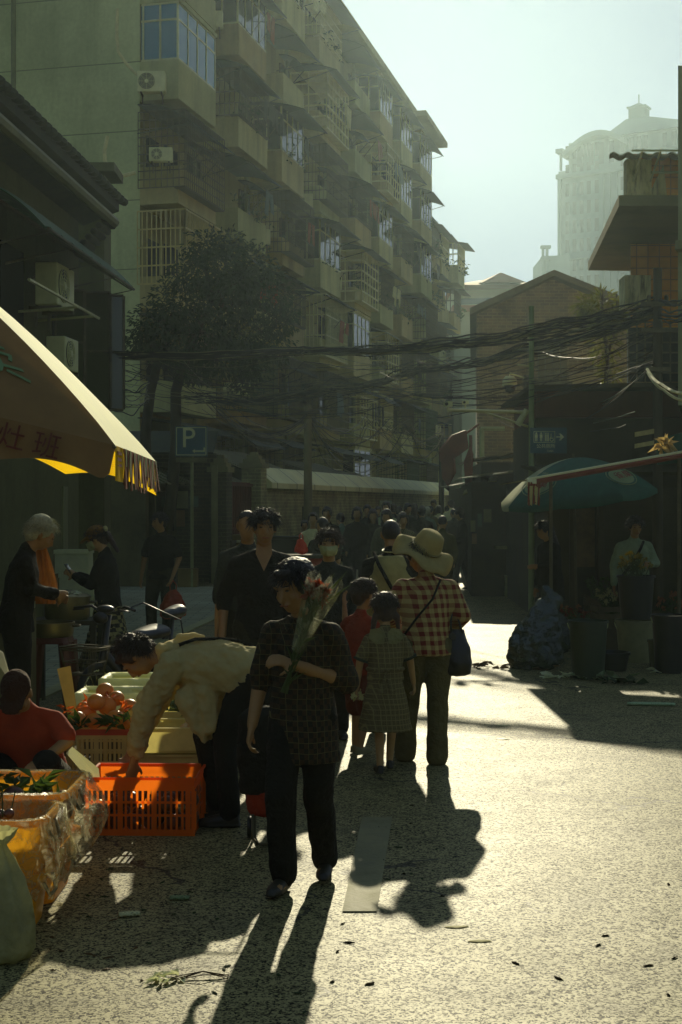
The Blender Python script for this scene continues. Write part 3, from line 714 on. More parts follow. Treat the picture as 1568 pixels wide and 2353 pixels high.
# ------------------------------------------------------------------ old brick gable house on the right
bh = thing('house', 'old brick gable house with a dark overhanging roof behind the wires', 'house', (X(1262, 45), 45, 0))
M_bh = bricks('worn_bricks', (.27, .23, .15), (.14, .125, .085), (.34, .32, .24), .3, .1, dirt=(.06, .065, .04))
D = 45; L0, L1 = X(1096, D), X(1442, D); AX = X(1268, D)
mb = MB(); mb.prism([(L0, D, -.1), (L1, D, -.1), (L1, D, Z(716, D)), (AX, D, Z(640, D)), (L0, D, Z(722, D))], (1.2, 13, 0)); mb.build('wall', M_bh, bh)
mb = MB()
for a, b in (((X(1080, 44.4), Z(722, 44.4)), (AX, Z(634, 44.4))), ((AX, Z(634, 44.4)), (X(1450, 44.4), Z(704, 44.4)))):
    mb.prism([(a[0], 44.4, a[1]), (b[0], 44.4, b[1]), (b[0], 44.4, b[1]+.2), (a[0], 44.4, a[1]+.2)], (1.3, 14, 0))
mb.build('roof', mat('old_roof', (.10, .095, .065), .85, .3, 3, .3), bh)
wn = MB(); 
for u in (1236, 1252, 1269, 1287): wn.box((X(u+8, D), D-.06, Z(830, D)), (.2, .1, 1.3))
wn.box((X(1270, D), D-.03, Z(786, D)), (1.1, .16, .08)); wn.box((X(1270, D), D-.1, Z(880, D)), (1.2, .25, .08)); wn.build('window_shutter', mat('olive_shutters', (.09, .1, .06), .7, .2, 6), bh)
for u, v, h in ((1216, 830, 3.2), (1368, 800, 3.0)): mb = MB(); mb.box((X(u, D), D-.06, Z(v, D)), (.11, .06, h)); mb.build('downpipe', M_plaster, bh)
mb = MB(); mb.box((X(1345, D), D-.03, Z(900, D)), (1.0, .06, 1.2)); mb.build('plaster_patch', M_plaster, bh)

# ------------------------------------------------------------------ orange tiled house with the concrete canopy
oh = thing('house', 'orange tiled house with a big concrete canopy and corrugated roof sheet', 'house', (X(1500, 27), 27, 0))
t = NT('orange_tiles'); x, y, z = t.xyz(); tb = t.add('ShaderNodeTexBrick'); cbn = t.add('ShaderNodeCombineXYZ'); t.l(t.math('ADD', x, y), cbn.inputs[0]); t.l(z, cbn.inputs[1]); t.l(cbn.outputs[0], tb.inputs['Vector'])
tb.offset = 0; tb.inputs['Scale'].default_value = 1; tb.inputs['Brick Width'].default_value = .22; tb.inputs['Row Height'].default_value = .22; tb.inputs['Mortar Size'].default_value = .012
tb.inputs['Color1'].default_value = (.92, .46, .06, 1); tb.inputs['Color2'].default_value = (.80, .37, .05, 1); tb.inputs['Mortar'].default_value = (.42, .19, .03, 1)
t.base(t.mix(t.ramp(t.noise(1.5, 5), [(.45, 0), (.75, .6)]), tb.outputs[0], (.2, .1, .045)), .5); M_or = t.m
t = NT('white_plaster_cracked'); n = t.noise(5, 6, .7, stretch=(1.5, 1.5, .25), dist=.4); t.base(t.ramp(n, [(.36, (.18, .17, .13)), (.5, (.66, .66, .62)), (.7, (.86, .86, .9))]), .85); t.bump(n, .5, .03); M_wp = t.m
M_con = mat('stained_concrete', (.2, .19, .13), .9, .3, 1.2, .25, 10, dirt=(.09, .09, .055))
mb = MB(); mb.obox((X(1462, 27), 27.5, -.1), (7, 0, 0), (1.9, 7, 0), (0, 0, Z(326, 27))); mb.build('wall', M_or, oh)
mb = MB(); mb.obox((X(1448, 26.9), 27.35, Z(700, 27)), (.5, 0, 0), (0, .6, 0), (0, 0, Z(625, 27)-Z(700, 27))); mb.build('plaster', M_wp, oh); mb = MB(); mb.obox((X(1448, 27), 27.3, Z(447, 26)), (.48, 0, 0), (0, .3, 0), (0, 0, Z(325, 26)-Z(447, 26)))
mb.build('plaster', M_wp, oh); mb = MB(); mb.prism([(X(1502, 27), 27.44, Z(440, 27)), (X(1546, 27), 27.44, Z(440, 27)), (X(1538, 27), 27.44, Z(365, 27))], (0, .2, 0)); mb.build('plaster', M_wp, oh)
mb = MB(); zz = Z(473, 24); th = Z(448, 24)-zz
mb.prism([(X(1423, 24), 24, zz), (X(1423, 24)+6, 24, zz), (X(1423, 24)+6.4, 31, zz), (X(1352, 30.6), 30.6, zz)], (0, 0, th)); mb.build('canopy_slab', M_con, oh)
mb = MB(); n = 96; zc = Z(327, 25.5); aa = []
for i in range(n+1):
    x = X(1419, 25.5)+i*.045; aa.append((x, .03*math.sin(i*PI/3)))
rr = [[(x, 26.2, zc+h-.02) for x, h in aa], [(x+.22*0+.25, 27.6, zc+h+.24) for x, h in aa]]
vs = [mb.vs(r) for r in rr]
for j in range(n): mb.face([vs[0][j], vs[0][j+1], vs[1][j+1], vs[1][j]])
o = mb.build('corrugated_roof', mat('corrugated_sheet', (.13, .14, .085), .7, .3, 4, .2), oh); o.modifiers.new('s', 'SOLIDIFY').thickness = .03
mb = MB(); mb.tube([(X(1452, 25.6), 25.6, zc-.12), (X(1452, 25.6)+4, 25.6, zc-.12)], .02, 5); mb.tube([(X(1504, 26.5), 26.8, Z(396, 26.8)), (X(1504, 26.5)+3, 26.8, Z(395, 26.8))], .025, 5)
for u in (1478, 1520): mb.tube([(X(u, 25.6), 25.6, zc-.1), (X(u, 25.6)+.2, 27.5, zc-.3)], .02, 5)
mb.build('roof_rail', M_alu, oh)
# window grille below canopy
mb = MB(); bars(mb, (X(1455, 26.5), 26.9, 0), (X(1455, 26.5)+1.9, 26.9, 0), Z(880, 26.9), Z(740, 26.9), 12, 6, .012); mb.build('window_grille', M_iron, oh)
mb = MB(); mb.box((X(1455, 26.5)+.95, 27.44, Z(810, 27)), (1.7, .1, 1.05)); mb.build('window', M_gl, oh)
gp = thing('apartment_building', 'grey building edge with a square pipe at the far right margin', 'building', (X(1600, 20), 20, 0))
mb = MB(); mb.obox((X(1559, 20), 20, 3.2), (1.5, 0, 0), (1.1, 4, 0), (0, 0, Z(150, 20)-3.2)); mb.obox((X(1559, 20)+.3, 20.2, -.1), (1.2, 0, 0), (1, 3.4, 0), (0, 0, 3.4)); mb.build('wall', mat('grey_render', (.3, .32, .28), .8, .15, 2), gp)
mb = MB(); mb.prism([(X(1552, 19.7), 19.7, Z(572, 19.7)), (X(1568, 19.7)+1, 19.7, Z(560, 19.7)), (X(1568, 19.7)+1, 19.7, Z(545, 19.7)), (X(1552, 19.7), 19.7, Z(552, 19.7))], (.1, .28, 0)); mb.build('ledge', M_plaster, gp)
# ------------------------------------------------------------------ tree
def tree(label, trunks, clumps, leaf_m, bark_m, nleaf, lsize, shape):
    root = thing('tree', label, 'tree', trunks[0][0][0])
    for pts, rad in trunks:
        mb = MB(); mb.tube(pts, rad, 9); o = mb.build('trunk', bark_m, root, smooth=True)
    mb = MB(); tw = MB()
    for c, r in clumps:
        c = V(c); base = min((V(p) for pts, _ in trunks for p in pts[2:]), key=lambda p: (p-c).length)
        mid = base.lerp(c, .5) + V((rnd(-.2,.2), rnd(-.2,.2), rnd(0,.25)))
        tw.tube([base, mid, c], [.05, .03, .012], 5)
        for _ in range(int(nleaf*r*r)):
            d = V((random.gauss(0,1), random.gauss(0,1), random.gauss(0,1))).normalized()
            p = c + V((d.x*r, d.y*r, d.z*r*.8))*(random.random()**.4)*(1+.35*noise.noise(d*2.2+c*3))
            ld = (d + V((rnd(-.8,.8), rnd(-.8,.8), rnd(-1.1,.3)))).normalized()
            mb.leaf(p, ld, (rnd(-1,1), rnd(-1,1), 1), lsize*rnd(.7,1.4), lsize*rnd(.35,.5))
    tw.build('limbs', bark_m, root); mb.build('crown', leaf_m, root); return root
M_bark = mat('dark_bark', (.05, .045, .03), .9, .35, 8, .5, stretch=(1, 1, .3)); M_leaf = thin('tree_leaf', (.03, .055, .016), .3, .6, .5, 3)
TDp = 31.5
def tq(u, v, dd=0): return P(u, v, TDp+dd)
t1 = ([tq(352, 1322), tq(342, 1150), tq(334, 1000), tq(346, 900), tq(366, 820), tq(392, 740)], [.16, .13, .12, .11, .09, .05])
t2 = ([tq(362, 1325, .1), tq(392, 1160, .1), tq(405, 1020, .1), tq(404, 900, .2), tq(432, 800, .3), tq(490, 690, .4)], [.16, .14, .13, .12, .1, .05])
cl = []
for u, v, r, dd in ((478,566,.5,0),(530,560,.42,.4),(505,615,.75,0),(575,610,.6,.6),(440,640,.6,-.2),(520,690,.85,.2),(600,680,.75,.5),(640,740,.5,.8),(420,700,.75,-.4),
                    (365,740,.6,-.5),(330,770,.4,-.6),(470,765,.8,0),(560,775,.8,.3),(630,790,.5,.7),(380,800,.5,-.3),(500,830,.6,.2),(580,840,.5,.5),(310,790,.26,-.5),(660,720,.26,1),(560,880,.35,.4),(440,850,.4,.2),(460,590,.35,.3),(610,640,.45,.2),(545,650,.6,-.4)):
    cl.append((tq(u, v, dd), r))
tree('leaning street tree with a dense dark crown in front of the flats', [t1, t2], cl, M_leaf, M_bark, 1500, .12, None)
# small climbing plant near the brick house
mb = MB()
for c, r, n in (((1385,712),.42,260),((1360,720),.3,140),((1408,745),.3,130),((1392,800),.32,120),((1400,860),.22,70),((1345,705),.2,70)):
    o = P(c[0], c[1], 30)
    for _ in range(n):
        d = V((random.gauss(0,1), random.gauss(0,1), random.gauss(0,1))).normalized(); mb.leaf(o+d*r*random.random()**.5, d+V((0,0,-.4)), (rnd(-1,1), rnd(-1,1), 1), rnd(.12,.24), rnd(.03,.06))
vp = thing('rooftop_plant', 'spiky yellow green rooftop plant in front of the brick house', 'plant', P(1390, 900, 30))
mb.build('foliage', thin('sunlit_leaf', (.13, .15, .035), .5, .5, .4, 3), vp)
mb = MB(); mb.tube([P(1392, 930, 30), P(1396, 820, 30), P(1384, 720, 30), P(1383, 670, 30)], [.05, .045, .04, .03], 6); mb.tube([P(1396, 820, 30), P(1420, 740, 30.1), P(1418, 675, 30)], [.04, .03, .02], 6); mb.build('stem', M_bark, vp)

# ------------------------------------------------------------------ poles, signs, cameras
M_pole = mat('galvanised_pole', (.28, .32, .26), .5, .2, 6, .05, metal=.3); M_wood = mat('tarred_pole', (.055, .045, .03), .85, .3, 7, .3, stretch=(2, 2, .3)); M_conp = mat('concrete_pole', (.16, .155, .12), .85, .2, 3, .1)
def pole(label, u, d, vtop, r, m, name='utility_pole'):
    t = thing(name, label, 'pole', (X(u, d), d, 0)); mb = MB()
    mb.tube([(X(u, d), d, -.1), (X(u, d), d, Z(vtop, d))], [r*1.15, r*.9], 12); mb.build('post', m, t, smooth='a'); return t
up = pole('dark utility pole on the right carrying the thick cable bundle', 1512, 20, 616, .068, M_wood)
for v in (700, 760, 850): mb = MB(); mb.box((X(1512, 20), 19.9, Z(v, 20)), (.5 if v < 800 else .3, .06, .06)); mb.build('crossarm', M_iron, up)
for u in (1492, 1532): mb = MB(); mb.cap(P(u, 694, 19.9), P(u, 682, 19.9), .03, .03, 8); mb.build('insulator', M_iron, up)
p2 = pole('utility pole behind the brick wall with looped wires', 708, 38, 930, .11, M_conp)
mb = MB(); mb.box((X(708, 38), 37.85, Z(950, 38)), (.5, .06, .06)); mb.build('crossarm', M_iron, p2); mb = MB(); mb.box((X(716, 38), 37.8, Z(945, 38)), (.12, .1, .12)); mb.build('junction_box', M_iron, p2)
p3 = pole('slim dark pole standing at the end of the brick wall by the red awning', 1015, 52, 1000, .1, M_wood)
p4 = pole('thick dark pole beside the toilet sign with the dome camera', 1211, 33, 862, .085, M_wood, 'street_pole')
def sign(label, u, v, w, h, d, post_u, zbase, rz=0):
    t = thing('street_sign', label, 'sign', (X(post_u, d), d, 0)); return t
ps = sign('tall blue parking sign with a white letter P and arrow', 440, 1015, 0, 0, 31, 441, 0)
M_blue = mat('blue_sign_face', (.04, .11, .22), .4, .15, 3, .02); M_sw = mat('sign_white', (.70, .74, .70), .45, .1, 5)
d = 31; mb = MB(); mb.tube([(X(441, d), d+.05, -.1), (X(441, d), d+.05, Z(985, d))], .035, 8); mb.build('post', M_pole, ps)
mb = MB(); mb.box((X(440, d), d-.02, Z(1014, d)), (X(477, d)-X(403, d), .03, Z(980, d)-Z(1049, d))); mb.build('face', M_blue, ps)
mb = MB(); q = P(433, 1008, d-.045); text_mesh('P', .62, frame(q, (1, 0, 0), (0, 0, 1)), mb, .006)
mb.prism([P(442, 1036, d-.04), P(448, 1032, d-.04), P(448, 1035, d-.04), P(468, 1035, d-.04), P(468, 1028, d-.04), P(471, 1028, d-.04), P(471, 1038, d-.04), P(448, 1038, d-.04), P(448, 1041, d-.04)], (0, -.008, 0))
w2 = (X(477, d)-X(403, d))/2-.03; zc = Z(1014, d); hh = (Z(980, d)-Z(1049, d))/2-.03
for s in (-1, 1): mb.box((X(440, d)+s*w2, d-.04, zc), (.015, .008, hh*2)); mb.box((X(440, d), d-.0405, zc+s*hh), (w2*2, .008, .015))
mb.build('lettering', M_sw, ps)
mb = MB(); mb.box((X(440, d), d-.02, Z(1057, d)), (X(475, d)-X(405, d), .03, .1)); mb.build('plate', mat('worn_sign_plate', (.16, .16, .1), .6, .3, 8), ps)
cp = thing('camera_pole', 'grey green camera pole with a long arm and the blue toilet sign', 'pole', (X(1222, 22.4), 22.4, 0)); d = 22.4
mb = MB(); mb.tube([(X(1222, d), d, -.1), (X(1222, d), d, Z(703, d))], [.05, .04], 12); mb.build('post', mat('pale_green_pole', (.26, .34, .28), .5, .15, 6), cp, smooth='a')
for pts, r_ in (([P(1214, 947, d), P(1030, 942, d)], .026), ([P(1214, 980, d), P(1110, 946, d)], .018), ([P(1220, 842, d), P(1196, 838, d), P(1190, 838, d)], .014)): mb = MB(); mb.tube(pts, r_, 8); mb.build('arm', M_alu, cp)
mb = MB(); mb.tube([P(1212, 942, d), P(1190, 976, d)], .05, 8); mb.build('spotlight', M_alu, cp)
def cctv(label, u, v, d, s):
    t = thing('security_camera', label, 'camera', P(u, v, d)); s *= .75; mb = MB(); c = P(u, v, d)
    mb.box(c, (s*.35, s*.9, s*.35), .3); mb.build('housing', M_acw, t); mb = MB(); mb.tube([c+V((0, 0, -s*.18)), c+V((0, 0, -s*.55))], s*.08, 6); mb.build('mount', M_alu, t)
    mb = MB(); mb.lathe([(.001, 0), (s*.12, 0), (s*.12, .02), (.001, .02)], c+V((-s*.14, -s*.47, 0)), 12, Matrix.Rotation(R(90), 3, 'X')); mb.build('lens', M_dark, t)
cctv('white box camera at the tip of the long arm', 1030, 929, 22.4, .3); cctv('small round-hooded camera standing on the long arm', 1070, 925, 22.4, .22)
dc = thing('security_camera', 'white dome camera hanging beside the thick dark pole', 'camera', P(1172, 880, 32)); c = P(1172, 884, 32)
mb = MB(); mb.lathe([(.001, .2), (.1, .19), (.16, .12), (.17, 0), (.16, -.02), (.001, -.02)], c, 16); mb.tube([c+V((0, 0, .19)), c+V((0, 0, .26)), P(1205, 868, 32)], .018, 6); mb.build('housing', M_acw, dc, smooth='a')
mb = MB(); mb.lathe([(.14, -.02), (.13, -.1), (.08, -.17), (.001, -.19)], c, 16); mb.build('dome', glass('smoked_dome', (.01, .01, .01), .1), dc, smooth=True)
ts = thing('street_sign', 'blue public toilet sign with figures in a box and an arrow', 'sign', P(1260, 1012, 22.2)); d = 22.2
mb = MB(); mb.box((X(1261, d), d, Z(1012, d)), (X(1303, d)-X(1219, d), .03, Z(983, d)-Z(1042, d))); mb.build('face', mat('teal_sign_face', (.025, .09, .16), .4, .15, 3, .02), ts)
mb = MB()
def pr(u0, v0, u1, v1): mb.prism([P(u0, v1, d-.022), P(u1, v1, d-.022), P(u1, v0, d-.022), P(u0, v0, d-.022)], (0, -.006, 0))
pr(1227, 991, 1276, 992); pr(1227, 1016, 1276, 1017); pr(1227, 992, 1228, 1016); pr(1275, 992, 1276, 1016); pr(1250.3, 992, 1251, 1016)
for u in (1233, 1244):
    mb.lathe([(.001, 0), (.015, 0), (.015, .006), (.001, .006)], P(u, 995.5, d-.022), 10, Matrix.Rotation(R(90), 3, 'X')); pr(u-3.2, 998, u+3.2, 1006); pr(u-2.4, 1006, u-.5, 1014); pr(u+.5, 1006, u+2.4, 1014)
for u in (1255, 1260): pr(u-1.6, 998, u+1.6, 1014); mb.lathe([(.001, 0), (.0105, 0), (.0105, .006), (.001, .006)], P(u, 995.8, d-.022), 8, Matrix.Rotation(R(90), 3, 'X'))
pr(1266, 996, 1267.5, 1008); pr(1267.5, 1006, 1273, 1007.5); mb.tube([P(1268.5+4*math.cos(a_*PI/6), 1009+5*math.sin(a_*PI/6), d-.024) for a_ in range(9)], .006, 4)
mb.prism([P(1279, 1002.6, d-.022), P(1289, 1002.6, d-.022), P(1285, 996, d-.022), P(1289, 996, d-.022), P(1297, 1004, d-.022), P(1289, 1012, d-.022), P(1285, 1012, d-.022), P(1289, 1005.4, d-.022), P(1279, 1005.4, d-.022)], (0, -.006, 0))
text_mesh('公共厕所', .074, frame(P(1255, 1025.5, d-.024), (1, 0, 0), (0, 0, 1)), mb, .003); text_mesh('Toilet', .042, frame(P(1265, 1036, d-.024), (1, 0, 0), (0, 0, 1)), mb, .003)
mb.build('lettering', mat('sign_lettering_pale', (.8, .86, .9), .5, .05, 5), ts)

# ------------------------------------------------------------------ overhead cables
M_cab = mat('black_cable', (.022, .02, .014), .6, .2, 20, .05, spec=.25); M_cabg = mat('grey_cable', (.16, .155, .12), .4, .15, 20, .05)
def wire(pts, r, lab, grp, m=None, sag=0, wob=.0, n=20):
    pts = [V(p) for p in pts]
    out = []; seg = len(pts)-1; ph = rnd(0, 9)
    for s in range(seg):
        for i in range(n):
            k = i/n; p = pts[s].lerp(pts[s+1], k); sg = sag if not isinstance(sag, (list, tuple)) else sag[s]
            p.z -= 4*sg*k*(1-k); q = noise.noise(V((ph+s+k*5, ph*2, 0))); q2 = noise.noise(V((ph, s+k*5, ph)))
            env = min(1, 4*k*(1-k)*2) if seg == 1 else 1
            p.z += q*wob; p.y += q2*wob*1.5; out.append(p)
    out.append(pts[-1])
    mb = MB(); mb.tube(out, r, 5); return tag(mb.build('overhead_cable', m or M_cab), lab, 'cable', grp)
LAB1 = 'black cable in the thick bundle between the old house and right pole'
for i in range(20):
    a, b = rnd(-1, 1), rnd(-1, 1)
    wire([P(176+rnd(-4, 4), 812+a*9, 24), P(700+rnd(-30, 30), 804+b*7, 23+a*.2), P(1040+rnd(-30, 30), 790+a*14, 22+b*.2), P(1290+rnd(-30, 30), 752+b*17, 21), P(1512+rnd(-6, 6), 700+a*24, 20)], rnd(.007, .014), LAB1, 'cables of the upper street bundle', M_cabg if i % 4 == 0 else M_cab, [rnd(.02, .12), rnd(.02, .1), rnd(.02, .08), rnd(.02, .07)], .05)
LAB2 = 'black cable in the drooping lower bundle rising to the right pole'
for i in range(16):
    a, b = rnd(-1, 1), rnd(-1, 1)
    wire([P(470+rnd(-60, 40), 915+a*12, 34), P(760+rnd(-40, 40), 892+b*11, 31), P(960+rnd(-30, 30), 842+a*13, 27), P(1200, 806+b*18, 23.5), P(1512, 712+a*16, 20)], rnd(.008, .016), LAB2, 'cables of the lower street bundle', M_cabg if i % 5 == 0 else M_cab, [rnd(.05, .25), rnd(.05, .2), rnd(.05, .15), rnd(.03, .12)], .07)
LAB3 = 'black cable leading from the right pole out of the frame'
for i in range(9):
    a = rnd(-1, 1); wire([P(1512, 706+a*24, 20), P(1620, 684+a*22, 17)], rnd(.008, .015), LAB3, 'cables leaving the right pole', M_cab, rnd(.02, .12), .04)
LAB4 = 'slack looping wire hung along the flats behind the brick wall'
for i in range(14):
    a = rnd(-1, 1); u0, u1 = 470+rnd(-10, 60), 706+rnd(-4, 4)
    wire([P(u0, 930+a*14, 34), P(u1, 962+a*16, 37.8)], rnd(.007, .012), LAB4, 'wires looping behind the yard wall', M_cabg if i % 3 else M_cab, rnd(.3, .95), .05)
for i in range(16):
    a = rnd(-1, 1); u1 = 860+rnd(-20, 90)
    wire([P(708, 958+a*14, 38), P(u1, 975+a*24, 44+rnd(0, 4)), P(1000+rnd(0, 20), 1010+a*26, 52)], rnd(.008, .014), LAB4, 'wires looping behind the yard wall', M_cabg if i % 3 == 0 else M_cab, [rnd(.2, 1.5), rnd(.1, .9)], .1)
LAB5 = 'grey wire drooping between the old house corner and the tree trunk'
for i in range(12):
    a = rnd(-1, 1); wire([P(178, 830+a*24, 24.2), P(230+rnd(-20, 25), 870+a*40, 26), P(338+rnd(0, 8), 880+a*46, 31)], rnd(.006, .012), LAB5, 'wires between the old house and the tree', M_cabg if i % 2 else M_cab, [rnd(.0, .3), rnd(.05, .4)], .12)
mb = MB()
for i in range(5): mb.tube([P(218+(17+i)*math.cos(a_*PI/10), 874+(15+i)*math.sin(a_*PI/10), 25+i*.02) for a_ in range(21)], .018, 5)
tag(mb.build('cable_coil', M_cab), 'black coil of spare cable hanging among the wires by the old house', 'cable')
LAB6 = 'thin wire sagging from the right pole over the umbrellas'
for (u0, v0, d0, u1, v1, d1, s, m) in ((1225, 945, 30, 1490, 850, 20, .35, 1), (1232, 980, 29, 1460, 946, 20, .1, 1), (1150, 968, 30, 1486, 852, 20, .5, 0), (1290, 955, 26, 1500, 842, 20, .15, 1), (1225, 930, 30, 1300, 960, 26, .12, 1), (1512, 760, 20, 1230, 800, 30, .3, 0), (1512, 770, 20, 1380, 880, 30, .4, 0), (1240, 960, 29, 1440, 975, 20, .18, 0)):
    wire([P(u0, v0, d0), P(u1, v1, d1)], .009 if m else .007, LAB6, 'thin wires over the umbrellas', M_cabg if m else M_cab, s, .03)
LAB7 = 'stray thin wire crossing the street apart from the thick bundles'
for i in range(22):
    v0, v1 = rnd(800, 930), rnd(700, 850); wire([P(rnd(180, 420), v0, rnd(25, 33)), P(rnd(680, 980), (v0+v1)/2+rnd(10, 80), rnd(24, 30)), P(1512+rnd(-8, 8), v1, 20.1)], rnd(.005, .008), LAB7, 'stray wires over the street', M_cabg if i % 4 == 0 else M_cab, [rnd(.05, .7), rnd(.1, .6)], .12)
wire([P(1488, 848, 19.8), P(1520, 882, 18.5), P(1600, 900, 16)], .022, 'thick pale hose sweeping from the right pole out of the frame', None, M_white, [.04, .06])
wire([P(1488, 856, 19.8), P(1525, 895, 18.5), P(1600, 918, 16)], .018, 'second pale hose below the thick one at the right pole', None, M_white, [.04, .06])
rg = MB(); c = P(1299, 962, 26)
for i in range(7): rg.leaf(c+V((rnd(-.04,.04), rnd(-.04,.04), 0)), (rnd(-1,1), rnd(-.5,.5), rnd(-1.2,.6)), (0, 1, .2), rnd(.15,.3), rnd(.06,.1))
tag(rg.build('rag', thin('pale_rag', (.5, .38, .3), .5)), 'scrap of pale cloth tied to the wire above the umbrella', 'rag')
# ------------------------------------------------------------------ people
SKIN = mat('skin_tan', (.30, .17, .10), .55, .12, 20, .08); SKIN2 = mat('skin_light', (.38, .24, .16), .55, .1, 20, .08)
HAIR = mat('black_hair', (.020, .013, .008), .5, .4, 60, .8, stretch=(1, 1, .2)); HAIRB = mat('brown_hair', (.045, .024, .012), .5, .4, 60, .8, stretch=(1, 1, .2)); HAIRG = mat('grey_hair', (.44, .46, .56), .8, .3, 60, .8)
EYE = flat('eye_dark', (.015, .012, .01), .2); LIP = flat('lips', (.25, .09, .07), .5)
def cloth(name, c, var=.15, rough=.9): return mat(name, c, rough, var, 9, .9, 12, spec=.2, bd=.05)
C_blk = cloth('black_cloth', (.016, .014, .011)); C_blk2 = cloth('charcoal_cloth', (.035, .033, .026)); C_navy = cloth('navy_cloth', (.03, .035, .045))
C_gry = cloth('grey_cloth', (.12, .125, .11)); C_pale = cloth('pale_blue_cloth', (.33, .42, .42)); C_wht = cloth('white_cloth', (.62, .62, .54)); C_red = cloth('red_cloth', (.24, .035, .02))
C_olv = cloth('olive_cloth', (.09, .09, .055)); C_khk = cloth('dark_khaki_cloth', (.11, .1, .07)); C_brn = cloth('brown_cloth', (.08, .055, .035)); C_blu = cloth('blue_cloth', (.10, .16, .2)); C_tan = cloth('cream_cloth', (.42, .38, .26))
M_shoe = mat('dark_shoe_leather', (.03, .026, .02), .5, .2, 15, .1); M_shoe2 = mat('worn_sneaker', (.2, .19, .16), .7, .2, 15, .1)
def rotm(yaw=0, pitch=0, roll=0):   # head turn: pitch > 0 looks down
    return Matrix.Rotation(yaw, 3, 'Z') @ Matrix.Rotation(-pitch, 3, 'X') @ Matrix.Rotation(roll, 3, 'Y')
def hand(mb, w, d, n, s, curl=.35, sc=1.0):
    w, d, n = V(w), V(d).normalized(), V(n); n = (n - d*n.dot(d)).normalized(); t = d.cross(n)*s; t.normalize()
    mb.loft([(w-d*.02, .026*sc, .02*sc), (w+d*.02*sc, .032*sc, .018*sc), (w+d*.06*sc, .041*sc, .016*sc), (w+d*.09*sc, .04*sc, .013*sc)], t, 12)
    for o, L in ((.031, .066), (.011, .076), (-.01, .071), (-.029, .056)):
        p = w + d*.086*sc + t*o*sc; dd = d.copy(); ax = d.cross(n)
        for j, f in enumerate((.42, .33, .25)):
            dd = Matrix.Rotation(curl*(.8 if j == 0 else 1.1), 3, ax) @ dd
            q = p + dd*L*f*1.08*sc; mb.cap(p, q, (.0095-.0008*j)*sc, (.0088-.0008*j)*sc, 8); p = q
    p = w + d*.025*sc + t*.032*sc; dd = (d*.7 + t*.75 + n*.25).normalized()
    for j, L in enumerate((.04, .032)):
        q = p + dd*L*sc; mb.cap(p, q, (.0125-.002*j)*sc, (.011-.002*j)*sc, 8); p = q; dd = (dd + d*.35 + n*.25).normalized()
def strands(o, c, r, n, L, m, back=0.0, thick=.0026):
    b = bmesh.new(); b.from_mesh(o.data)
    for _ in range(n):
        d = V((random.gauss(0,1), random.gauss(0,1)-back-.35, abs(random.gauss(0,1))+.1)).normalized()
        p = c + V((d.x*r[0], d.y*r[1], d.z*r[2])); e = (d + m*rnd(.2, 1.2) + V((rnd(-.6,.6), rnd(-.6,.6), rnd(-.6,.4)))).normalized()
        sd = e.cross(V((rnd(-1,1), rnd(-1,1), rnd(-1,1)))).normalized()*thick; k = L*rnd(.4, 1.2)
        mid = p + e*k*.5; tip = p + (e + V((0,0,-.35)))*k
        f = [b.verts.new(x) for x in (p-sd, p+sd, mid+sd*.8, mid-sd*.8)]; b.faces.new(f); t = b.verts.new(tip); b.faces.new((f[3], f[2], t))
    b.to_mesh(o.data); b.free()
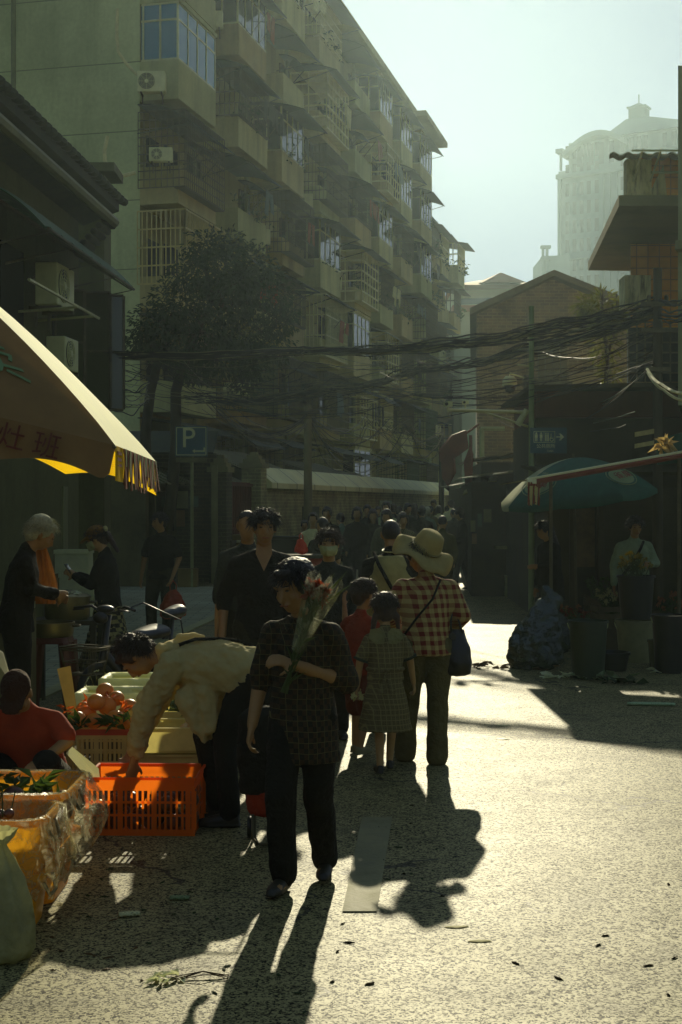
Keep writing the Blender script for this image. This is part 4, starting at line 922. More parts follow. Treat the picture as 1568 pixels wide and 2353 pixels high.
def person(label, x, y, H, yaw, top=(C_blk, 'long', -.06), bottom=('trousers', C_blk2, 1.0), hair='short', hm=None, skin=None, group=None, arms=None, legs=None, lean=0, side=0, head=(0, 0, 0), w=1.0, vox=.02, fingers=False, hs=1.0, shoe=None, face=False, vneck=None, z=0.0, hipz=.93, curl=.35, belly=1.0, palm=None, disp=.018, torso_pts=None, hipx=(0, 0), sleeve=1.0, limb=1.0):
    s = H/1.7; hm = hm or HAIR; skin = skin or SKIN; shoe = shoe or M_shoe; arms = arms or {}; legs = legs or {}
    root = thing('person', label, 'person', (x, y, z), yaw, group)
    hip = V((hipx[0], hipx[1], hipz)); RM = Matrix.Rotation(-lean, 3, 'X') @ Matrix.Rotation(side, 3, 'Y')
    def sp(h, ax=0, ay=0): return hip + RM @ V((ax, ay, h))
    neck = sp(.49); J = {}
    for k, sg in (('R', 1), ('L', -1)):
        J['S'+k] = sp(.40, sg*.158*w); e, wr = arms.get(k, (None, None))
        J['E'+k] = V(e) if e is not None else J['S'+k] + V((sg*.05, -.015, -.28))
        J['W'+k] = V(wr) if wr is not None else J['E'+k] + V((sg*.01, .06, -.245))
        J['H'+k] = hip + V((sg*.088*w, 0, -.03)); kn, an = legs.get(k, (None, None))
        J['A'+k] = V(an) if an is not None else V((sg*.1, 0, .075))
        J['K'+k] = V(kn) if kn is not None else (J['H'+k] + J['A'+k])*.5 + V((0, .03, .0))
    HR = rotm(*head); hc = neck + RM @ V((0, .02, .05)) + HR @ V((0, .02, .115*hs)); hq = lambda a, b, c: hc + HR @ V((a*hs, b*hs, c*hs))
    # --- body, one continuous surface
    mb = MB(); q = lambda p: V(p)*s
    sc = MB()
    def S_(m): # scale helper applied at the end
        bmesh.ops.scale(m.b, vec=(s, s, s), verts=m.b.verts[:]); return m
    mb.ell(hq(0, -.012, .022), (.074*hs, .094*hs, .09*hs), HR); mb.ell(hq(0, .022, -.045), (.058*hs, .068*hs, .072*hs), HR)
    mb.ell(hq(0, .045, -.085), (.03*hs, .035*hs, .026*hs), HR); mb.ell(hq(0, .062, .0), (.052*hs, .03*hs, .05*hs), HR)
    mb.cap(hq(0, .092, .012), hq(0, .108, -.03), .011*hs, .016*hs, 8)
    for sg in (-1, 1):
        mb.ell(hq(sg*.076, -.005, -.01), (.012*hs, .022*hs, .034*hs), HR); mb.ell(hq(sg*.03, .085, .028), (.026*hs, .012*hs, .009*hs), HR); mb.ell(hq(sg*.04, .062, -.028), (.02*hs, .024*hs, .022*hs), HR)
    mb.ell(hq(0, .09, -.058), (.024*hs, .012*hs, .012*hs), HR)
    mb.cap(neck - RM @ V((0, 0, .03)), hq(0, -.02, -.05), .054, .05)
    mb.loft([(sp(-.08), .13*w, .09), (sp(.1), .12*w, .085), (sp(.3), .13*w, .09), (sp(.42), .13*w, .075), (sp(.48), .07, .06)])
    for k, sg in (('R', 1), ('L', -1)):
        mb.cap(sp(.44, sg*.05), J['S'+k], .042, .046); mb.cap(J['S'+k], J['E'+k], .047*limb, .039*limb); mb.cap(J['E'+k], J['W'+k], .040*limb, .027*min(limb, 1.1))
        d = (J['W'+k] - J['E'+k]).normalized(); pn = V(palm[k]) if palm and k in palm else V((-sg, 0, 0)) + d*.01
        if fingers: hand(mb, J['W'+k] + d*.01, d, pn, -sg if pn.x*sg < 0 or True else sg, curl)
        else:
            mb.ell(J['W'+k] + d*.055, (.03, .035, .045)); 
            for o in (-.022, 0, .02): mb.cap(J['W'+k] + d*.08 + V((0, o, 0)), J['W'+k] + d*.15 + V((-sg*.015, o*.9, 0)), .011, .009, 6)
        mb.cap(J['H'+k], J['K'+k], .07*w, .05); mb.cap(J['K'+k], J['A'+k], .05, .036); 
        mb.cap(J['A'+k] + V((0, -.02, -.035)), J['A'+k] + V((0, .12, -.045)), .033, .026)
    fuse(S_(mb), 'body', skin, root, vox, 2)
    # --- top
    tm, sl, hem = top[:3]; flare = top[3] if len(top) > 3 else 1.0
    if tm is not None:
        mb = MB(); st = [(sp(0)+V((0, 0, hem)), .182*w*flare, .135*flare*belly)] if hem < -.02 else []
        st += [(sp(.0), .175*w*(1+(flare-1)*.5), .13*belly), (sp(.13), .165*w, .125*belly), (sp(.27), .175*w, .127), (sp(.36), .172*w, .115), (sp(.42), .135*w, .092), (sp(.46), .095, .078), (sp(.50), .066, .064)]
        mb.loft(st)
        for k, sg in (('R', 1), ('L', -1)):
            mb.cap(sp(.455, sg*.045), J['S'+k], .045, .058); a, b, c = J['S'+k], J['E'+k], J['W'+k]
            if sl == 'long': mb.cap(a, b, .06*sleeve, .055*sleeve); mb.cap(b, b.lerp(c, .95), .055*sleeve, .046*sleeve)
            elif sl == 'short': mb.cap(a, a.lerp(b, .74), .06*sleeve, .068*sleeve)
            elif sl == 'half': mb.cap(a, b, .061*sleeve, .062*sleeve); mb.cap(b, b.lerp(c, .18), .06, .058)
        if sl != 'none' and vneck is None: mb.cap(neck - RM @ V((0, 0, .02)), neck + RM @ V((0, 0, .018)), .064, .06)
        fuse(S_(mb), top[4] if len(top) > 4 else 'shirt', tm, root, vox, 3, disp*s, .11)
    # --- bottom
    kindb, bm_, wd_ = bottom[:3]
    mb = MB()
    if kindb in ('trousers', 'shorts'):
        mb.loft([(sp(.06), .16*w, .12*belly), (sp(-.03), .178*w, .135), (hip+V((0, 0, -.1)), .17*w, .125)])
        for k, sg in (('R', 1), ('L', -1)):
            a, b, c = J['H'+k], J['K'+k], J['A'+k]
            if kindb == 'shorts': mb.cap(a, a.lerp(b, .85), .1*w*wd_, .092*wd_)
            else:
                mb.cap(a, b, .098*w*wd_, .076*wd_); mb.cap(b, c + V((0, 0, .01)), .076*wd_, .066*wd_)
                if wd_ > 1.1: mb.cap(c.lerp(b, .3), c + V((0, .0, -.02)), .074*wd_, .076*wd_)
        fuse(S_(mb), kindb, bm_, root, vox, 3, disp*1.1*s, .13)
    else:  # dress or skirt
        hz_ = bottom[3]; mb.loft([(sp(.1), .15*w, .115), (sp(0), .165*w, .13), (V((hip.x, hip.y, (hip.z+hz_)/2)), .2*w*wd_, .165*wd_), (V((hip.x, hip.y, hz_)), .235*w*wd_, .2*wd_)])
        fuse(S_(mb), kindb, bm_, root, vox, 3, disp*2.2*s, .10)
    # --- shoes
    for k, sg in (('R', 1), ('L', -1)):
        a = J['A'+k]; kn = J['K'+k]; fwd = V((sg*.15, 1, 0)).normalized()
        mb = MB(); mb.loft([(a+V((0, -.055, -.03)), .026, .028), (a+V((0, -.03, -.03)), .036, .042), (a+fwd*.06+V((0, 0, -.035)), .038, .034), (a+fwd*.12+V((0, 0, -.045)), .044, .026), (a+fwd*.175+V((0, 0, -.05)), .026, .02)])
        mb.loft([(a+V((0, -.062, -.064)), .03, .011), (a+fwd*.06+V((0, 0, -.064)), .04, .011), (a+fwd*.12+V((0, 0, -.064)), .046, .011), (a+fwd*.185+V((0, 0, -.062)), .025, .01)])
        fuse(S_(mb), 'shoe', shoe, root, max(vox*.7, .008), 1)
    # --- hair
    if hair:
        mb = MB()
        if hair != 'bald':
            mb.ell(hq(0, -.024, .046), (.082*hs, .096*hs, .083*hs), HR); mb.ell(hq(0, -.055, -.005), (.077*hs, .06*hs, .08*hs), HR)
            for sg in (-1, 1): mb.ell(hq(sg*.064, -.012, .025), (.022*hs, .066*hs, .06*hs), HR)
            mb.ell(hq(0, .05, .082), (.055*hs, .036*hs, .026*hs), HR); mb.ell(hq(0, -.062, -.045), (.062*hs, .04*hs, .05*hs), HR)
        else: mb.ell(hq(0, -.04, .02), (.077*hs, .075*hs, .078*hs), HR); mb.ell(hq(0, -.016, .03), (.0745*hs, .092*hs, .086*hs), HR)
        if hair == 'full': mb.ell(hq(0, -.035, .05), (.095*hs, .105*hs, .09*hs), HR); mb.ell(hq(0, -.06, -.02), (.09*hs, .065*hs, .09*hs), HR); mb.ell(hq(0, .05, .088), (.06*hs, .035*hs, .022*hs), HR)
        if hair == 'long': mb.cap(hq(0, -.075, .0), hq(0, -.11, -.3), .075*hs, .06*hs); [mb.cap(hq(sg*.07, -.03, .0), hq(sg*.085, -.02, -.26), .03, .025) for sg in (-1, 1)]
        if hair == 'bun': mb.ell(hq(0, -.11, .0), .04*hs); 
        if hair == 'bob': mb.ell(hq(0, -.05, -.04), (.092*hs, .07*hs, .1*hs), HR); [mb.cap(hq(sg*.075, -.01, .02), hq(sg*.08, .0, -.085), .026, .024) for sg in (-1, 1)]
        if hair == 'pony': mb.ell(hq(0, -.1, .02), .035*hs); mb.cap(hq(0, -.115, .0), hq(0, -.15, -.2), .035, .02)
        if hair == 'pigtails':
            for sg in (-1, 1): mb.ell(hq(sg*.07, -.05, -.05), .03*hs); mb.cap(hq(sg*.08, -.06, -.06), hq(sg*.095, -.05, -.17), .024*hs, .014*hs)
        o = fuse(S_(mb), 'hair', hm, root, min(vox, .010), 1, .022*s if hair not in ('bald',) else .003, .035)
        if face or fingers: strands(o, hc*s + HR @ V((0, -.012, .02))*s*hs, (.084*s*hs, .1*s*hs, .092*s*hs), 1500 if hair != 'bald' else 90, .06*s if hair != 'bald' else .012, V((0, -.3, -.5)))
    if face:
        mb = MB()
        for sg in (-1, 1): mb.ell(hq(sg*.031, .088, .012), (.013*hs, .006*hs, .005*hs), HR, 8, 6); mb.cap(hq(sg*.017, .099, .034), hq(sg*.046, .088, .036), .003, .0028, 5)
        S_(mb).build('eyes', EYE, root, True, False)
        mb = MB(); mb.cap(hq(-.02, .098, -.06), hq(.02, .098, -.06), .005, .005, 6); S_(mb).build('mouth', LIP, root, True, False)
    root['_'] = 0; del root['_']
    return root, dict(J={k: v*s for k, v in J.items()}, hc=hc*s, HR=HR, s=s, sp=lambda *a: sp(*a)*s, hq=lambda *a: hq(*a)*s, neck=neck*s, RM=RM)
def wpt(root, p): return LOC[root.name] @ V(p)

# --- the front woman with the flowers
M_fp = check('dark_windowpane_plaid', (.019, .016, .012), (.045, .028, .019), .05, None, 'xor', lines=(.05, .04, (.13, .12, .09)))
PX, PY = X(697, 6.75), 6.75
fw, fi = person('short haired older woman in a dark checked shirt walking with a wrapped bouquet', PX, PY, 1.515, PI-.22, (M_fp, 'half', -.27, 1.12), ('trousers', C_blk, 1.1), 'full', HAIR, SKIN, None,
    {'R': ((.232, -.01, 1.10), (.262, .07, .85)), 'L': ((-.222, -.05, 1.08), (-.0, .2, 1.19))}, {'R': ((.075, .19, .5), (.06, .17, .085)), 'L': ((-.085, .02, .48), (-.085, -.16, .095))},
    .05, 0, (-.42, .28, .05), .98, .0075, True, 1.1, M_shoe, True, None, 0, .93, .55, 1.12, {'R': (-1, -.2, 0), 'L': (.2, -.6, -.6)}, .022, sleeve=1.18, limb=1.2)
mb = MB(); c = fi['sp'](.47)
for k in range(6): mb.lathe([(.001, 0), (.008, 0), (.008, .003), (.001, .003)], fi['sp'](.36-.13*k, -.01, .139 if k > 2 else .122), 8, Matrix.Rotation(R(-90), 3, 'X'))
mb.build('buttons', flat('grey_buttons', (.3, .29, .24)), fw, False, False)
mb = MB()
for sg in (-1, 1): mb.prism([fi['sp'](.495, sg*.02, .075), fi['sp'](.43, sg*.055, .115), fi['sp'](.455, sg*.10, .085), fi['sp'](.51, sg*.065, .045)], (0, .008, 0))
mb.build('collar', M_fp, fw, False, False)
# bouquet
b0, b1 = P(662, 1558, 6.46), P(738, 1350, 6.5); bd = (b1-b0).normalized()
bq = thing('bouquet', 'bouquet of red carnations wrapped in clear film held by the front woman', 'bouquet', b0)
bs = bd.cross(V((0, 1, 0))).normalized(); bf = bs.cross(bd)
mb = MB(); rr = []
for k, r_ in ((.28, .026), (.45, .037), (.7, .056), (.9, .074), (1.06, .088)):
    rr.append([b0.lerp(b1, k) + (bs*math.cos(j*PI/10) + bf*math.sin(j*PI/10))*r_*(1+.12*math.sin(j*2.3+k*4)) + bd*(.05*math.sin(j*1.9) if k > 1 else 0) for j in range(20)])
mb.rings(rr, True, False)
t = NT('clear_film'); t.base((.7, .7, .6), .25, 0, .5); tr = t.add('ShaderNodeBsdfTransparent'); tr.inputs[0].default_value = (.85, .87, .78, 1); tl = t.add('ShaderNodeBsdfTranslucent'); tl.inputs[0].default_value = (.6, .6, .48, 1)
m1 = t.add('ShaderNodeMixShader'); m1.inputs[0].default_value = .35; t.l(t.b.outputs[0], m1.inputs[1]); t.l(tl.outputs[0], m1.inputs[2]); m2 = t.add('ShaderNodeMixShader'); t.l(t.ramp(t.noise(14, 4, .6, dist=1), [(.45, .06), (.68, .42)]), m2.inputs[0]); t.l(tr.outputs[0], m2.inputs[1]); t.l(m1.outputs[0], m2.inputs[2]); t.l(m2.outputs[0], t.out.inputs[0]); t.bump(t.noise(20, 4), .8, .02); M_film = t.m
mb.build('wrapping_film', M_film, bq, True)
mb = MB(); gl = MB()
for i in range(9):
    a = i*2.4; o_ = (bs*math.cos(a) + bf*math.sin(a))*rnd(.01, .06); e = b1 + o_ - bd*rnd(.0, .06)
    gl.tube([b0 - o_*.4 - bd*.07, b0.lerp(b1, .35) + o_*.2, e], .0035, 5)
    for j in range(26):
        d = V((random.gauss(0,1), random.gauss(0,1), random.gauss(0,1))).normalized(); d = (d + bd*.6).normalized(); mb.leaf(e, d, (rnd(-1,1), rnd(-1,1), rnd(-1,1)), rnd(.03, .046), .026)
for i in range(40):
    p = b0.lerp(b1, rnd(-.2, .85)); gl.leaf(p, (bd*.8+V((rnd(-.7,.7), rnd(-.7,.7), rnd(-.3,.4)))), (rnd(-1,1), rnd(-1,1), 0), rnd(.05, .12), rnd(.006, .014))
for (u, v) in ((800, 1310), (812, 1340), (690, 1330), (770, 1315)): e = P(u, v, 6.5); gl.leaf(b0.lerp(b1, .75), e - b0.lerp(b1, .75), (0, 1, 0), (e - b0.lerp(b1, .75)).length, .016, .02)
mb.build('flowers', thin('carnation_petals', (.26, .045, .03), .35, .7), bq); gl.build('stems', thin('flower_stems', (.06, .09, .035), .3, .5), bq)

# --- lady in the red gingham shirt with the floppy hat
M_ging = check('red_gingham', (.40, .32, .22), (.15, .022, .018), .062, None, True)
pl_, pi_ = person('woman seen from behind in a red gingham shirt and floppy cream sun hat', X(980, 9.85), 9.85, 1.56, .12, (M_ging, 'long', -.10, 1.06), ('trousers', C_khk, 1.12), 'short', HAIR, SKIN, None,
    {'R': ((.275, -.01, 1.12), (.235, .2, 1.02)), 'L': ((-.27, .06, 1.14), (-.20, .25, 1.05))}, {'R': (None, (.085, .0, .075)), 'L': ((-.11, .12, .5), (-.13, .18, .08))}, .12, .02, (.5, .35, -.12), 1.13, .011, True, 1, M_shoe, False, None, 0, .93, .5, 1.1, None, .014, None, (0, 0), 1.25)
HM = Matrix.Rotation(R(24), 3, 'Y') @ Matrix.Rotation(R(24), 3, 'X'); hcw = pi_['hc'] + V((.045, -.01, .055))
rr = []; n = 40
for r_, z_ in ((.005, .135), (.06, .132), (.085, .115), (.1, .06), (.108, .0)):
    rr.append([hcw + HM @ V((r_*math.cos(2*PI*j/n), r_*1.1*math.sin(2*PI*j/n), z_)) for j in range(n)])
for r_, z_ in ((.14, -.012), (.178, -.03), (.205, -.05), (.202, -.056), (.14, -.02), (.1, -.01)):
    rr.append([hcw + HM @ V((r_*math.cos(2*PI*j/n)*1.08, r_*1.1*math.sin(2*PI*j/n), z_ + .03*(r_/.205)**2*math.sin(2*PI*j/n*3+.8)*1 + (.02*math.sin(2*PI*j/n*5) if r_ > .17 else 0))) for j in range(n)])
mb = MB(); mb.rings(rr, True, False); M_hat = thin('cream_hat_cloth', (.40, .34, .24), .3, .85, .1, 12); ho = mb.build('sun_hat', M_hat, pl_, True, False)
mb = MB(); mb.tube([hcw + HM @ V((.107*math.cos(2*PI*j/n), .118*math.sin(2*PI*j/n), .012)) for j in range(n+1)], .009, 6); mb.build('hat_band', cloth('hat_band_cloth', (.2, .18, .12)), pl_, True, False)
mb = MB(); s_ = pi_['s']
mb.tube([V((-.19, -.09, .98))*s_, V((-.10, -.155, 1.12))*s_, V((.02, -.155, 1.26))*s_, V((.09, -.10, 1.40))*s_], .008, 6); mb.build('bag_strap', C_blk, pl_, True, False)
# her handbag
hb = thing('handbag', 'dark drawstring handbag hanging from the gingham woman’s forearm', 'bag', P(1052, 1540, 9.9))
c = P(1053, 1500, 9.85); mb = MB()
mb.loft([(P(1050, 1553, 9.85), .06, .05), (P(1050, 1545, 9.85), .10, .075), (P(1051, 1520, 9.85), .105, .08), (P(1051, 1490, 9.85), .09, .07), (P(1050, 1462, 9.85), .065, .05), (P(1050, 1446, 9.85), .055, .035)])
fuse(mb, 'bag_body', mat('black_bag_leather', (.02, .018, .015), .35, .3, 10, .3), hb, .012, 2, .015, .06, world=True)
mb = MB()
for o in (-.04, .04): mb.tube([P(1050, 1455, 9.85)+V((-.04, o, 0)), P(1046, 1425, 9.85)+V((-.03, o*.5, 0)), P(1042, 1402, 9.86), P(1054, 1425, 9.85)+V((.0, o*.5, 0)), P(1056, 1455, 9.85)+V((.02, o, 0))], .007, 6)
mb.lathe([(.02, 0), (.026, 0), (.026, .006), (.02, .006)], P(1040, 1462, 9.76), 14, Matrix.Rotation(R(90), 3, 'X')); mb.build('handle', M_shoe, hb, True)

# --- girl in the checked dress
M_gd = check('grey_checked_dress', (.14, .12, .085), (.095, .08, .058), .014, None, True, lines=(.034, .16, (.21, .185, .135)))
gl_, gi = person('small girl with pigtails in a grey checked dress walking away', X(886, 9.55), 9.55, 1.17, .05, (M_gd, 'short', -.02, 1.1, 'bodice'), ('dress', M_gd, 1.12, .42), 'pigtails', HAIRB, SKIN2, None,
    {'R': ((.245, .03, 1.10), (.285, .1, .87)), 'L': ((-.25, .0, 1.08), (-.275, .05, .83))}, {'R': ((.07, .1, .4), (.05, .12, .1)), 'L': ((-.06, .0, .40), (-.055, -.05, .08))}, .04, 0, (.05, .12, 0), 1.02, .010, True, 1.36, M_shoe, False, None, 0, .90, .8, 1.05, None, .012)
mb = MB(); s_ = gi['s']
for sg in (-1, 1):
    mb.prism([V((sg*.012, -.098, 1.37))*s_, V((sg*.02, -.128, 1.27))*s_, V((sg*.10, -.128, 1.265))*s_, V((sg*.17, -.08, 1.32))*s_, V((sg*.15, -.04, 1.40))*s_, V((sg*.06, -.07, 1.42))*s_], (0, .01, 0))
mb.build('collar', cloth('pale_green_collar', (.19, .18, .13)), gl_, False, False)
mb = MB(); mb.tube([V((.172*math.cos(a*PI/16)*1.02, .135*math.sin(a*PI/16), 1.015))*s_ for a in range(33)], .012, 6)
for sg in (-1, 1):
    mb.prism([V((0, -.15, 1.015))*s_, V((sg*.09, -.16, 1.05))*s_, V((sg*.105, -.16, .99))*s_], (0, -.01, 0)); mb.prism([V((0, -.15, 1.015))*s_, V((sg*.03, -.2, .80))*s_, V((sg*.09, -.2, .82))*s_], (0, -.01, 0))
mb.build('waist_sash', M_gd, gl_, False, False)
mb = MB()
for k, sg in (('R', 1), ('L', -1)):
    a, b = gi['J']['S'+k], gi['J']['E'+k]; d = (b-a).normalized(); c = a.lerp(b, .92); mb.loft([(c-d*.012, .052, .052), (c+d*.004, .053, .053)])
mb.build('sleeve_band', cloth('dark_trim', (.04, .05, .05)), gl_, True, False)
tp_ = wpt(gl_, gi['J']['WL'] + V((0, .0, -.05))); mb = MB(); 
for _ in range(14): mb.leaf(tp_+V((rnd(-.02,.02), rnd(-.02,.02), rnd(-.02,.02))), (rnd(-1,1), rnd(-1,1), rnd(-1,1)), (rnd(-1,1), rnd(-1,1), 1), .05, .045)
tag(mb.build('tissue', thin('white_tissue', (.6, .6, .55), .4)), 'crumpled white tissue in the hand of the girl in the checked dress', 'tissue')
# --- boy in red
person('small boy in a red shirt and shorts with one arm raised', X(828, 10.25), 10.25, 1.21, -.55, (C_red, 'short', -.12, 1.12), ('shorts', cloth('dark_red_cloth', (.13, .03, .02)), 1.15), 'short', HAIRB, SKIN, None,
    {'L': ((-.27, .16, 1.26), (-.32, .22, 1.48)), 'R': ((.23, .02, 1.1), (.24, .08, .88))}, {'L': ((-.08, .06, .4), (-.09, .05, .08)), 'R': ((.08, -.02, .4), (.08, -.14, .1))}, .03, 0, (-.35, .1, 0), .98, .012, True, 1.32, M_shoe2, True)
# --- man in the cream vest
M_vest = thin('cream_vest_cloth', (.40, .36, .24), .15, .9)
vm, vi = person('man from behind in a cream vest over black sleeves, cropped hair', X(898, 11.3), 11.3, 1.685, -.06, (C_blk, 'long', -.1, 1.0), ('trousers', C_blk2, 1.05), 'bald', HAIR, SKIN, None,
    {'R': ((.24, .06, 1.12), (.2, .25, 1.0)), 'L': ((-.22, .0, 1.1), (-.2, .12, .88))}, {}, .06, 0, (0, .1, 0), 1.1, .012, True, 1.0)
mb = MB(); sp_ = vi['sp']; mb.loft([(sp_(-.06), .205, .155), (sp_(.13), .19, .148), (sp_(.30), .186, .146), (sp_(.40), .155, .128), (sp_(.478), .10, .095)]); fuse(mb, 'vest', M_vest, vm, .013, 3, .012, .1)
mb = MB(); mb.tube([V((-.13, -.06, 1.42)), V((-.09, -.145, 1.33)), V((.0, -.175, 1.17)), V((.1, -.175, 1.0))], .016, 6); mb.build('bag_strap', C_blk, vm, True, False)
mb = MB(); n = 26; mb.tube([vi['neck'] + V((.068*math.cos(2*PI*j/n), .066*math.sin(2*PI*j/n)-.005, .03+.012*math.sin(2*PI*j/n))) for j in range(n+1)], .005, 5); mb.build('bead_necklace', flat('pale_beads', (.5, .48, .38)), vm, True, False)
# --- man in the black v-neck and the man behind him
fm, fmi = person('broad man in a black v-neck shirt walking toward the viewer', X(607, 10), 10, 1.77, PI+.05, (C_blk, 'half', -.1, 1.05), ('trousers', C_blk2, 1.1), 'short', HAIR, SKIN, None,
    {'R': ((.27, -.03, 1.1), (.28, .06, .85)), 'L': ((-.27, -.02, 1.1), (-.27, .06, .86))}, {'R': ((.1, .1, .5), (.11, .05, .075)), 'L': ((-.1, .12, .5), (-.1, .18, .1))}, .03, 0, (.1, .12, 0), 1.12, .012, True, .98, M_shoe, True, 'v', 0, .93, .5, 1.1)
mb = MB(); q = fmi['sp']; mb.prism([q(.535, -.05, .045), q(.535, .05, .045), q(.475, .055, .088), q(.36, 0, .13), q(.475, -.055, .088)], (0, .004, 0)); mb.build('neck_opening', SKIN, fm, False, False)
person('man in dark clothes half hidden behind the black v-neck man', X(570, 11.4), 11.4, 1.76, PI-.1, (C_navy, 'half', -.1), ('trousers', C_blk, 1.1), 'bald', HAIR, SKIN, None, {}, {}, .02, 0, (.1, .15, 0), 1.08, .016, True)
# --- masked woman
mw, mi = person('woman in a dark top wearing a pale face mask with windblown hair', X(756, 11), 11, 1.61, PI, (C_navy, 'long', -.1, 1.0), ('trousers', C_blk, 1.0), 'bun', HAIRB, SKIN2, None, {'R': ((.22, -.02, 1.1), (.2, .12, .9)), 'L': ((-.22, -.02, 1.1), (-.2, .12, .9))}, {}, .02, 0, (0, .1, 0), .98, .013, True, 1.0, M_shoe, True)
hq = mi['hq']; mb = MB(); mb.rings([[hq(x_*.066*w_, y_, z_) for x_, y_ in ((-1.1, .03), (-.8, .075), (-.35, .112), (0, .124), (.35, .112), (.8, .075), (1.1, .03))] for z_, w_ in ((-.005, 1.0), (-.045, 1.02), (-.085, .82))], False, False)
o = mb.build('face_mask', cloth('pale_mask', (.40, .44, .38)), mw, True, False); o.modifiers.new('s', 'SOLIDIFY').thickness = .004
# --- bending man at the orange crate
M_bs = thin('pale_shirt_backlit', (.56, .49, .40), .42, .85, .1, 6, .5)
BX, BY = X(545, 8.05), 8.05
# local: +y is where he faces (image left); +x is away from the viewer
s0 = 1.0
bm, bi = person('man in a pale loose shirt bending down to the orange crate', BX, BY, 1.70, PI/2 - .12, (None, 'long', 0), ('trousers', C_blk, .9), 'short', HAIRB, SKIN, None,
    {'L': ((-.17, .50, .63), (-.14, .56, .36)), 'R': ((.16, .50, .66), (.14, .62, .42))}, {'L': ((-.11, .05, .48), (-.11, .02, .075)), 'R': ((.1, .21, .48), (.1, .14, .08))}, R(79), 0, (0, 1.2, 0), 1.05, .009, True, 1.0, M_shoe, True, None, 0, .83, .5, 1.05, {'L': (.6, .6, 0), 'R': (-.6, .6, 0)}, .012, None, (0, -.06))
mb = MB(); sp_ = bi['sp']; J = bi['J']
mb.loft([(sp_(-.10)+V((0, 0, .02)), .17, .12), (sp_(.02)+V((0, 0, .02)), .195, .15), (sp_(.15)+V((0, 0, .015)), .20, .165), (sp_(.28), .195, .155), (sp_(.38), .185, .13), (sp_(.46), .14, .1), (sp_(.50), .08, .075)])
for k, sg in (('R', 1), ('L', -1)): mb.cap(sp_(.44, sg*.05), J['S'+k], .06, .075); mb.cap(J['S'+k], J['E'+k], .082, .07); mb.cap(J['E'+k], J['E'+k].lerp(J['W'+k], .75), .068, .056)
for o_ in (-.1, 0, .09): mb.cap(V((o_-.05, .26, .72)), V((o_*.6-.13, .15, .50)), .07, .025); mb.cap(V((o_-.03, .16, .74)), V((o_*.6-.13, .12, .56)), .075, .035)
fuse(mb, 'shirt', M_bs, bm, .009, 1, .045, .055)
mb = MB(); mb.cap(sp_(.47, -.05, .0), sp_(.5, -.07, -.06), .035, .04); mb.cap(sp_(.46, -.07, -.07), sp_(.45, .07, -.08), .042, .042); mb.cap(sp_(.5, .07, -.06), sp_(.5, .06, .03), .035, .035); mb.cap(sp_(.42, .0, -.13), sp_(.30, .02, -.165), .03, .02); fuse(mb, 'towel', thin('pale_neck_towel', (.6, .5, .36), .3), bm, .01, 2, .025, .05)
mb = MB(); mb.tube([sp_(.40, -.10, -.108), sp_(.32, -.07, -.155), sp_(.2, -.02, -.178), sp_(.1, .03, -.182), sp_(-.02, .1, -.15)], .011, 6); mb.build('bag_strap', C_blk, bm, True, False)
# --- crouching seller in red with the cap
M_rs = thin('red_tshirt', (.36, .05, .02), .22, .85)
SX, SY = X(84, 8.1), 8.1
sm_, si = person('seller in a red shirt and dark cap sitting low behind the yellow tubs', SX, SY, 1.62, PI-.12, (M_rs, 'short', -.04, 1.05), ('trousers', C_blk, 1.1), None, HAIR, SKIN, None,
    {'R': ((.30, .26, .50), (.20, .46, .36)), 'L': ((-.27, .24, .52), (-.18, .42, .44))}, {'R': ((.2, .42, .42), (.18, .3, .08)), 'L': ((-.2, .42, .42), (-.18, .3, .08))}, .5, 0, (.1, .8, 0), 1.14, .011, True, 1.04, M_shoe, True, None, 0, .28, .6, 1.1, {'L': (.5, 0, -.8), 'R': (-.5, 0, -.8)}, .012)
mb = MB(); HR = si['HR']; hq = si['hq']; s_ = si['s']
mb.ell(hq(0, -.014, .045), (.088*s_, .106*s_, .088*s_), HR); mb.loft([(hq(0, .06, .04), .082*s_, .012), (hq(0, .13, .03), .07*s_, .01), (hq(0, .16, .02), .04*s_, .008)])
o = fuse(mb, 'cap', cloth('maroon_cap', (.05, .022, .015)), sm_, .009, 2)
st = thing('stool', 'low wooden stool under the seller in red', 'stool', (SX, SY+.05, 0)); mb = MB(); mb.box((0, 0, .15), (.34, .26, .03)); mb.build('seat', M_shed, st, world=False)
for a in (-1, 1):
    for b in (-1, 1): mb = MB(); mb.box((a*.14, b*.1, .068), (.03, .03, .135)); mb.build('leg', M_shed, st, world=False)
# --- left group
wi, wii = person('stooped white haired person in dark clothes under the big parasol', X(36, 11.2), 11.2, 1.73, -PI/2+.25, (C_blk, 'long', -.15, 1.1), ('trousers', C_blk, 1.15), 'full', HAIRG, SKIN, None, {'R': ((.2, .12, 1.12), (.06, .30, 1.08)), 'L': ((-.2, .12, 1.12), (-.04, .30, 1.06))}, {}, .18, 0, (0, .6, 0), 1.1, .013, True, 1.02, M_shoe, True)
M_sk = check('patterned_skirt', (.22, .2, .14), (.02, .018, .014), .075, None, 'xor'); M_sk2 = check('small_gingham_skirt', (.16, .145, .1), (.02, .018, .014), .05, None, True)
ph, phi = person('young woman in a tan cap and face mask looking down at her phone', X(248, 13.6), 13.6, 1.6, PI/2-.15, (C_blk, 'long', -.05, 1.05), ('skirt', M_sk, 1.15, .3), 'pony', HAIRB, SKIN2, None, {'L': ((-.17, .12, 1.10), (-.05, .33, 1.19)), 'R': ((.17, .12, 1.10), (.04, .33, 1.19))}, {'L': (None, (-.1, .04, .08)), 'R': (None, (.1, -.02, .08))}, .06, 0, (0, .42, 0), 1.0, .013, True, 1.02, M_shoe2, True)
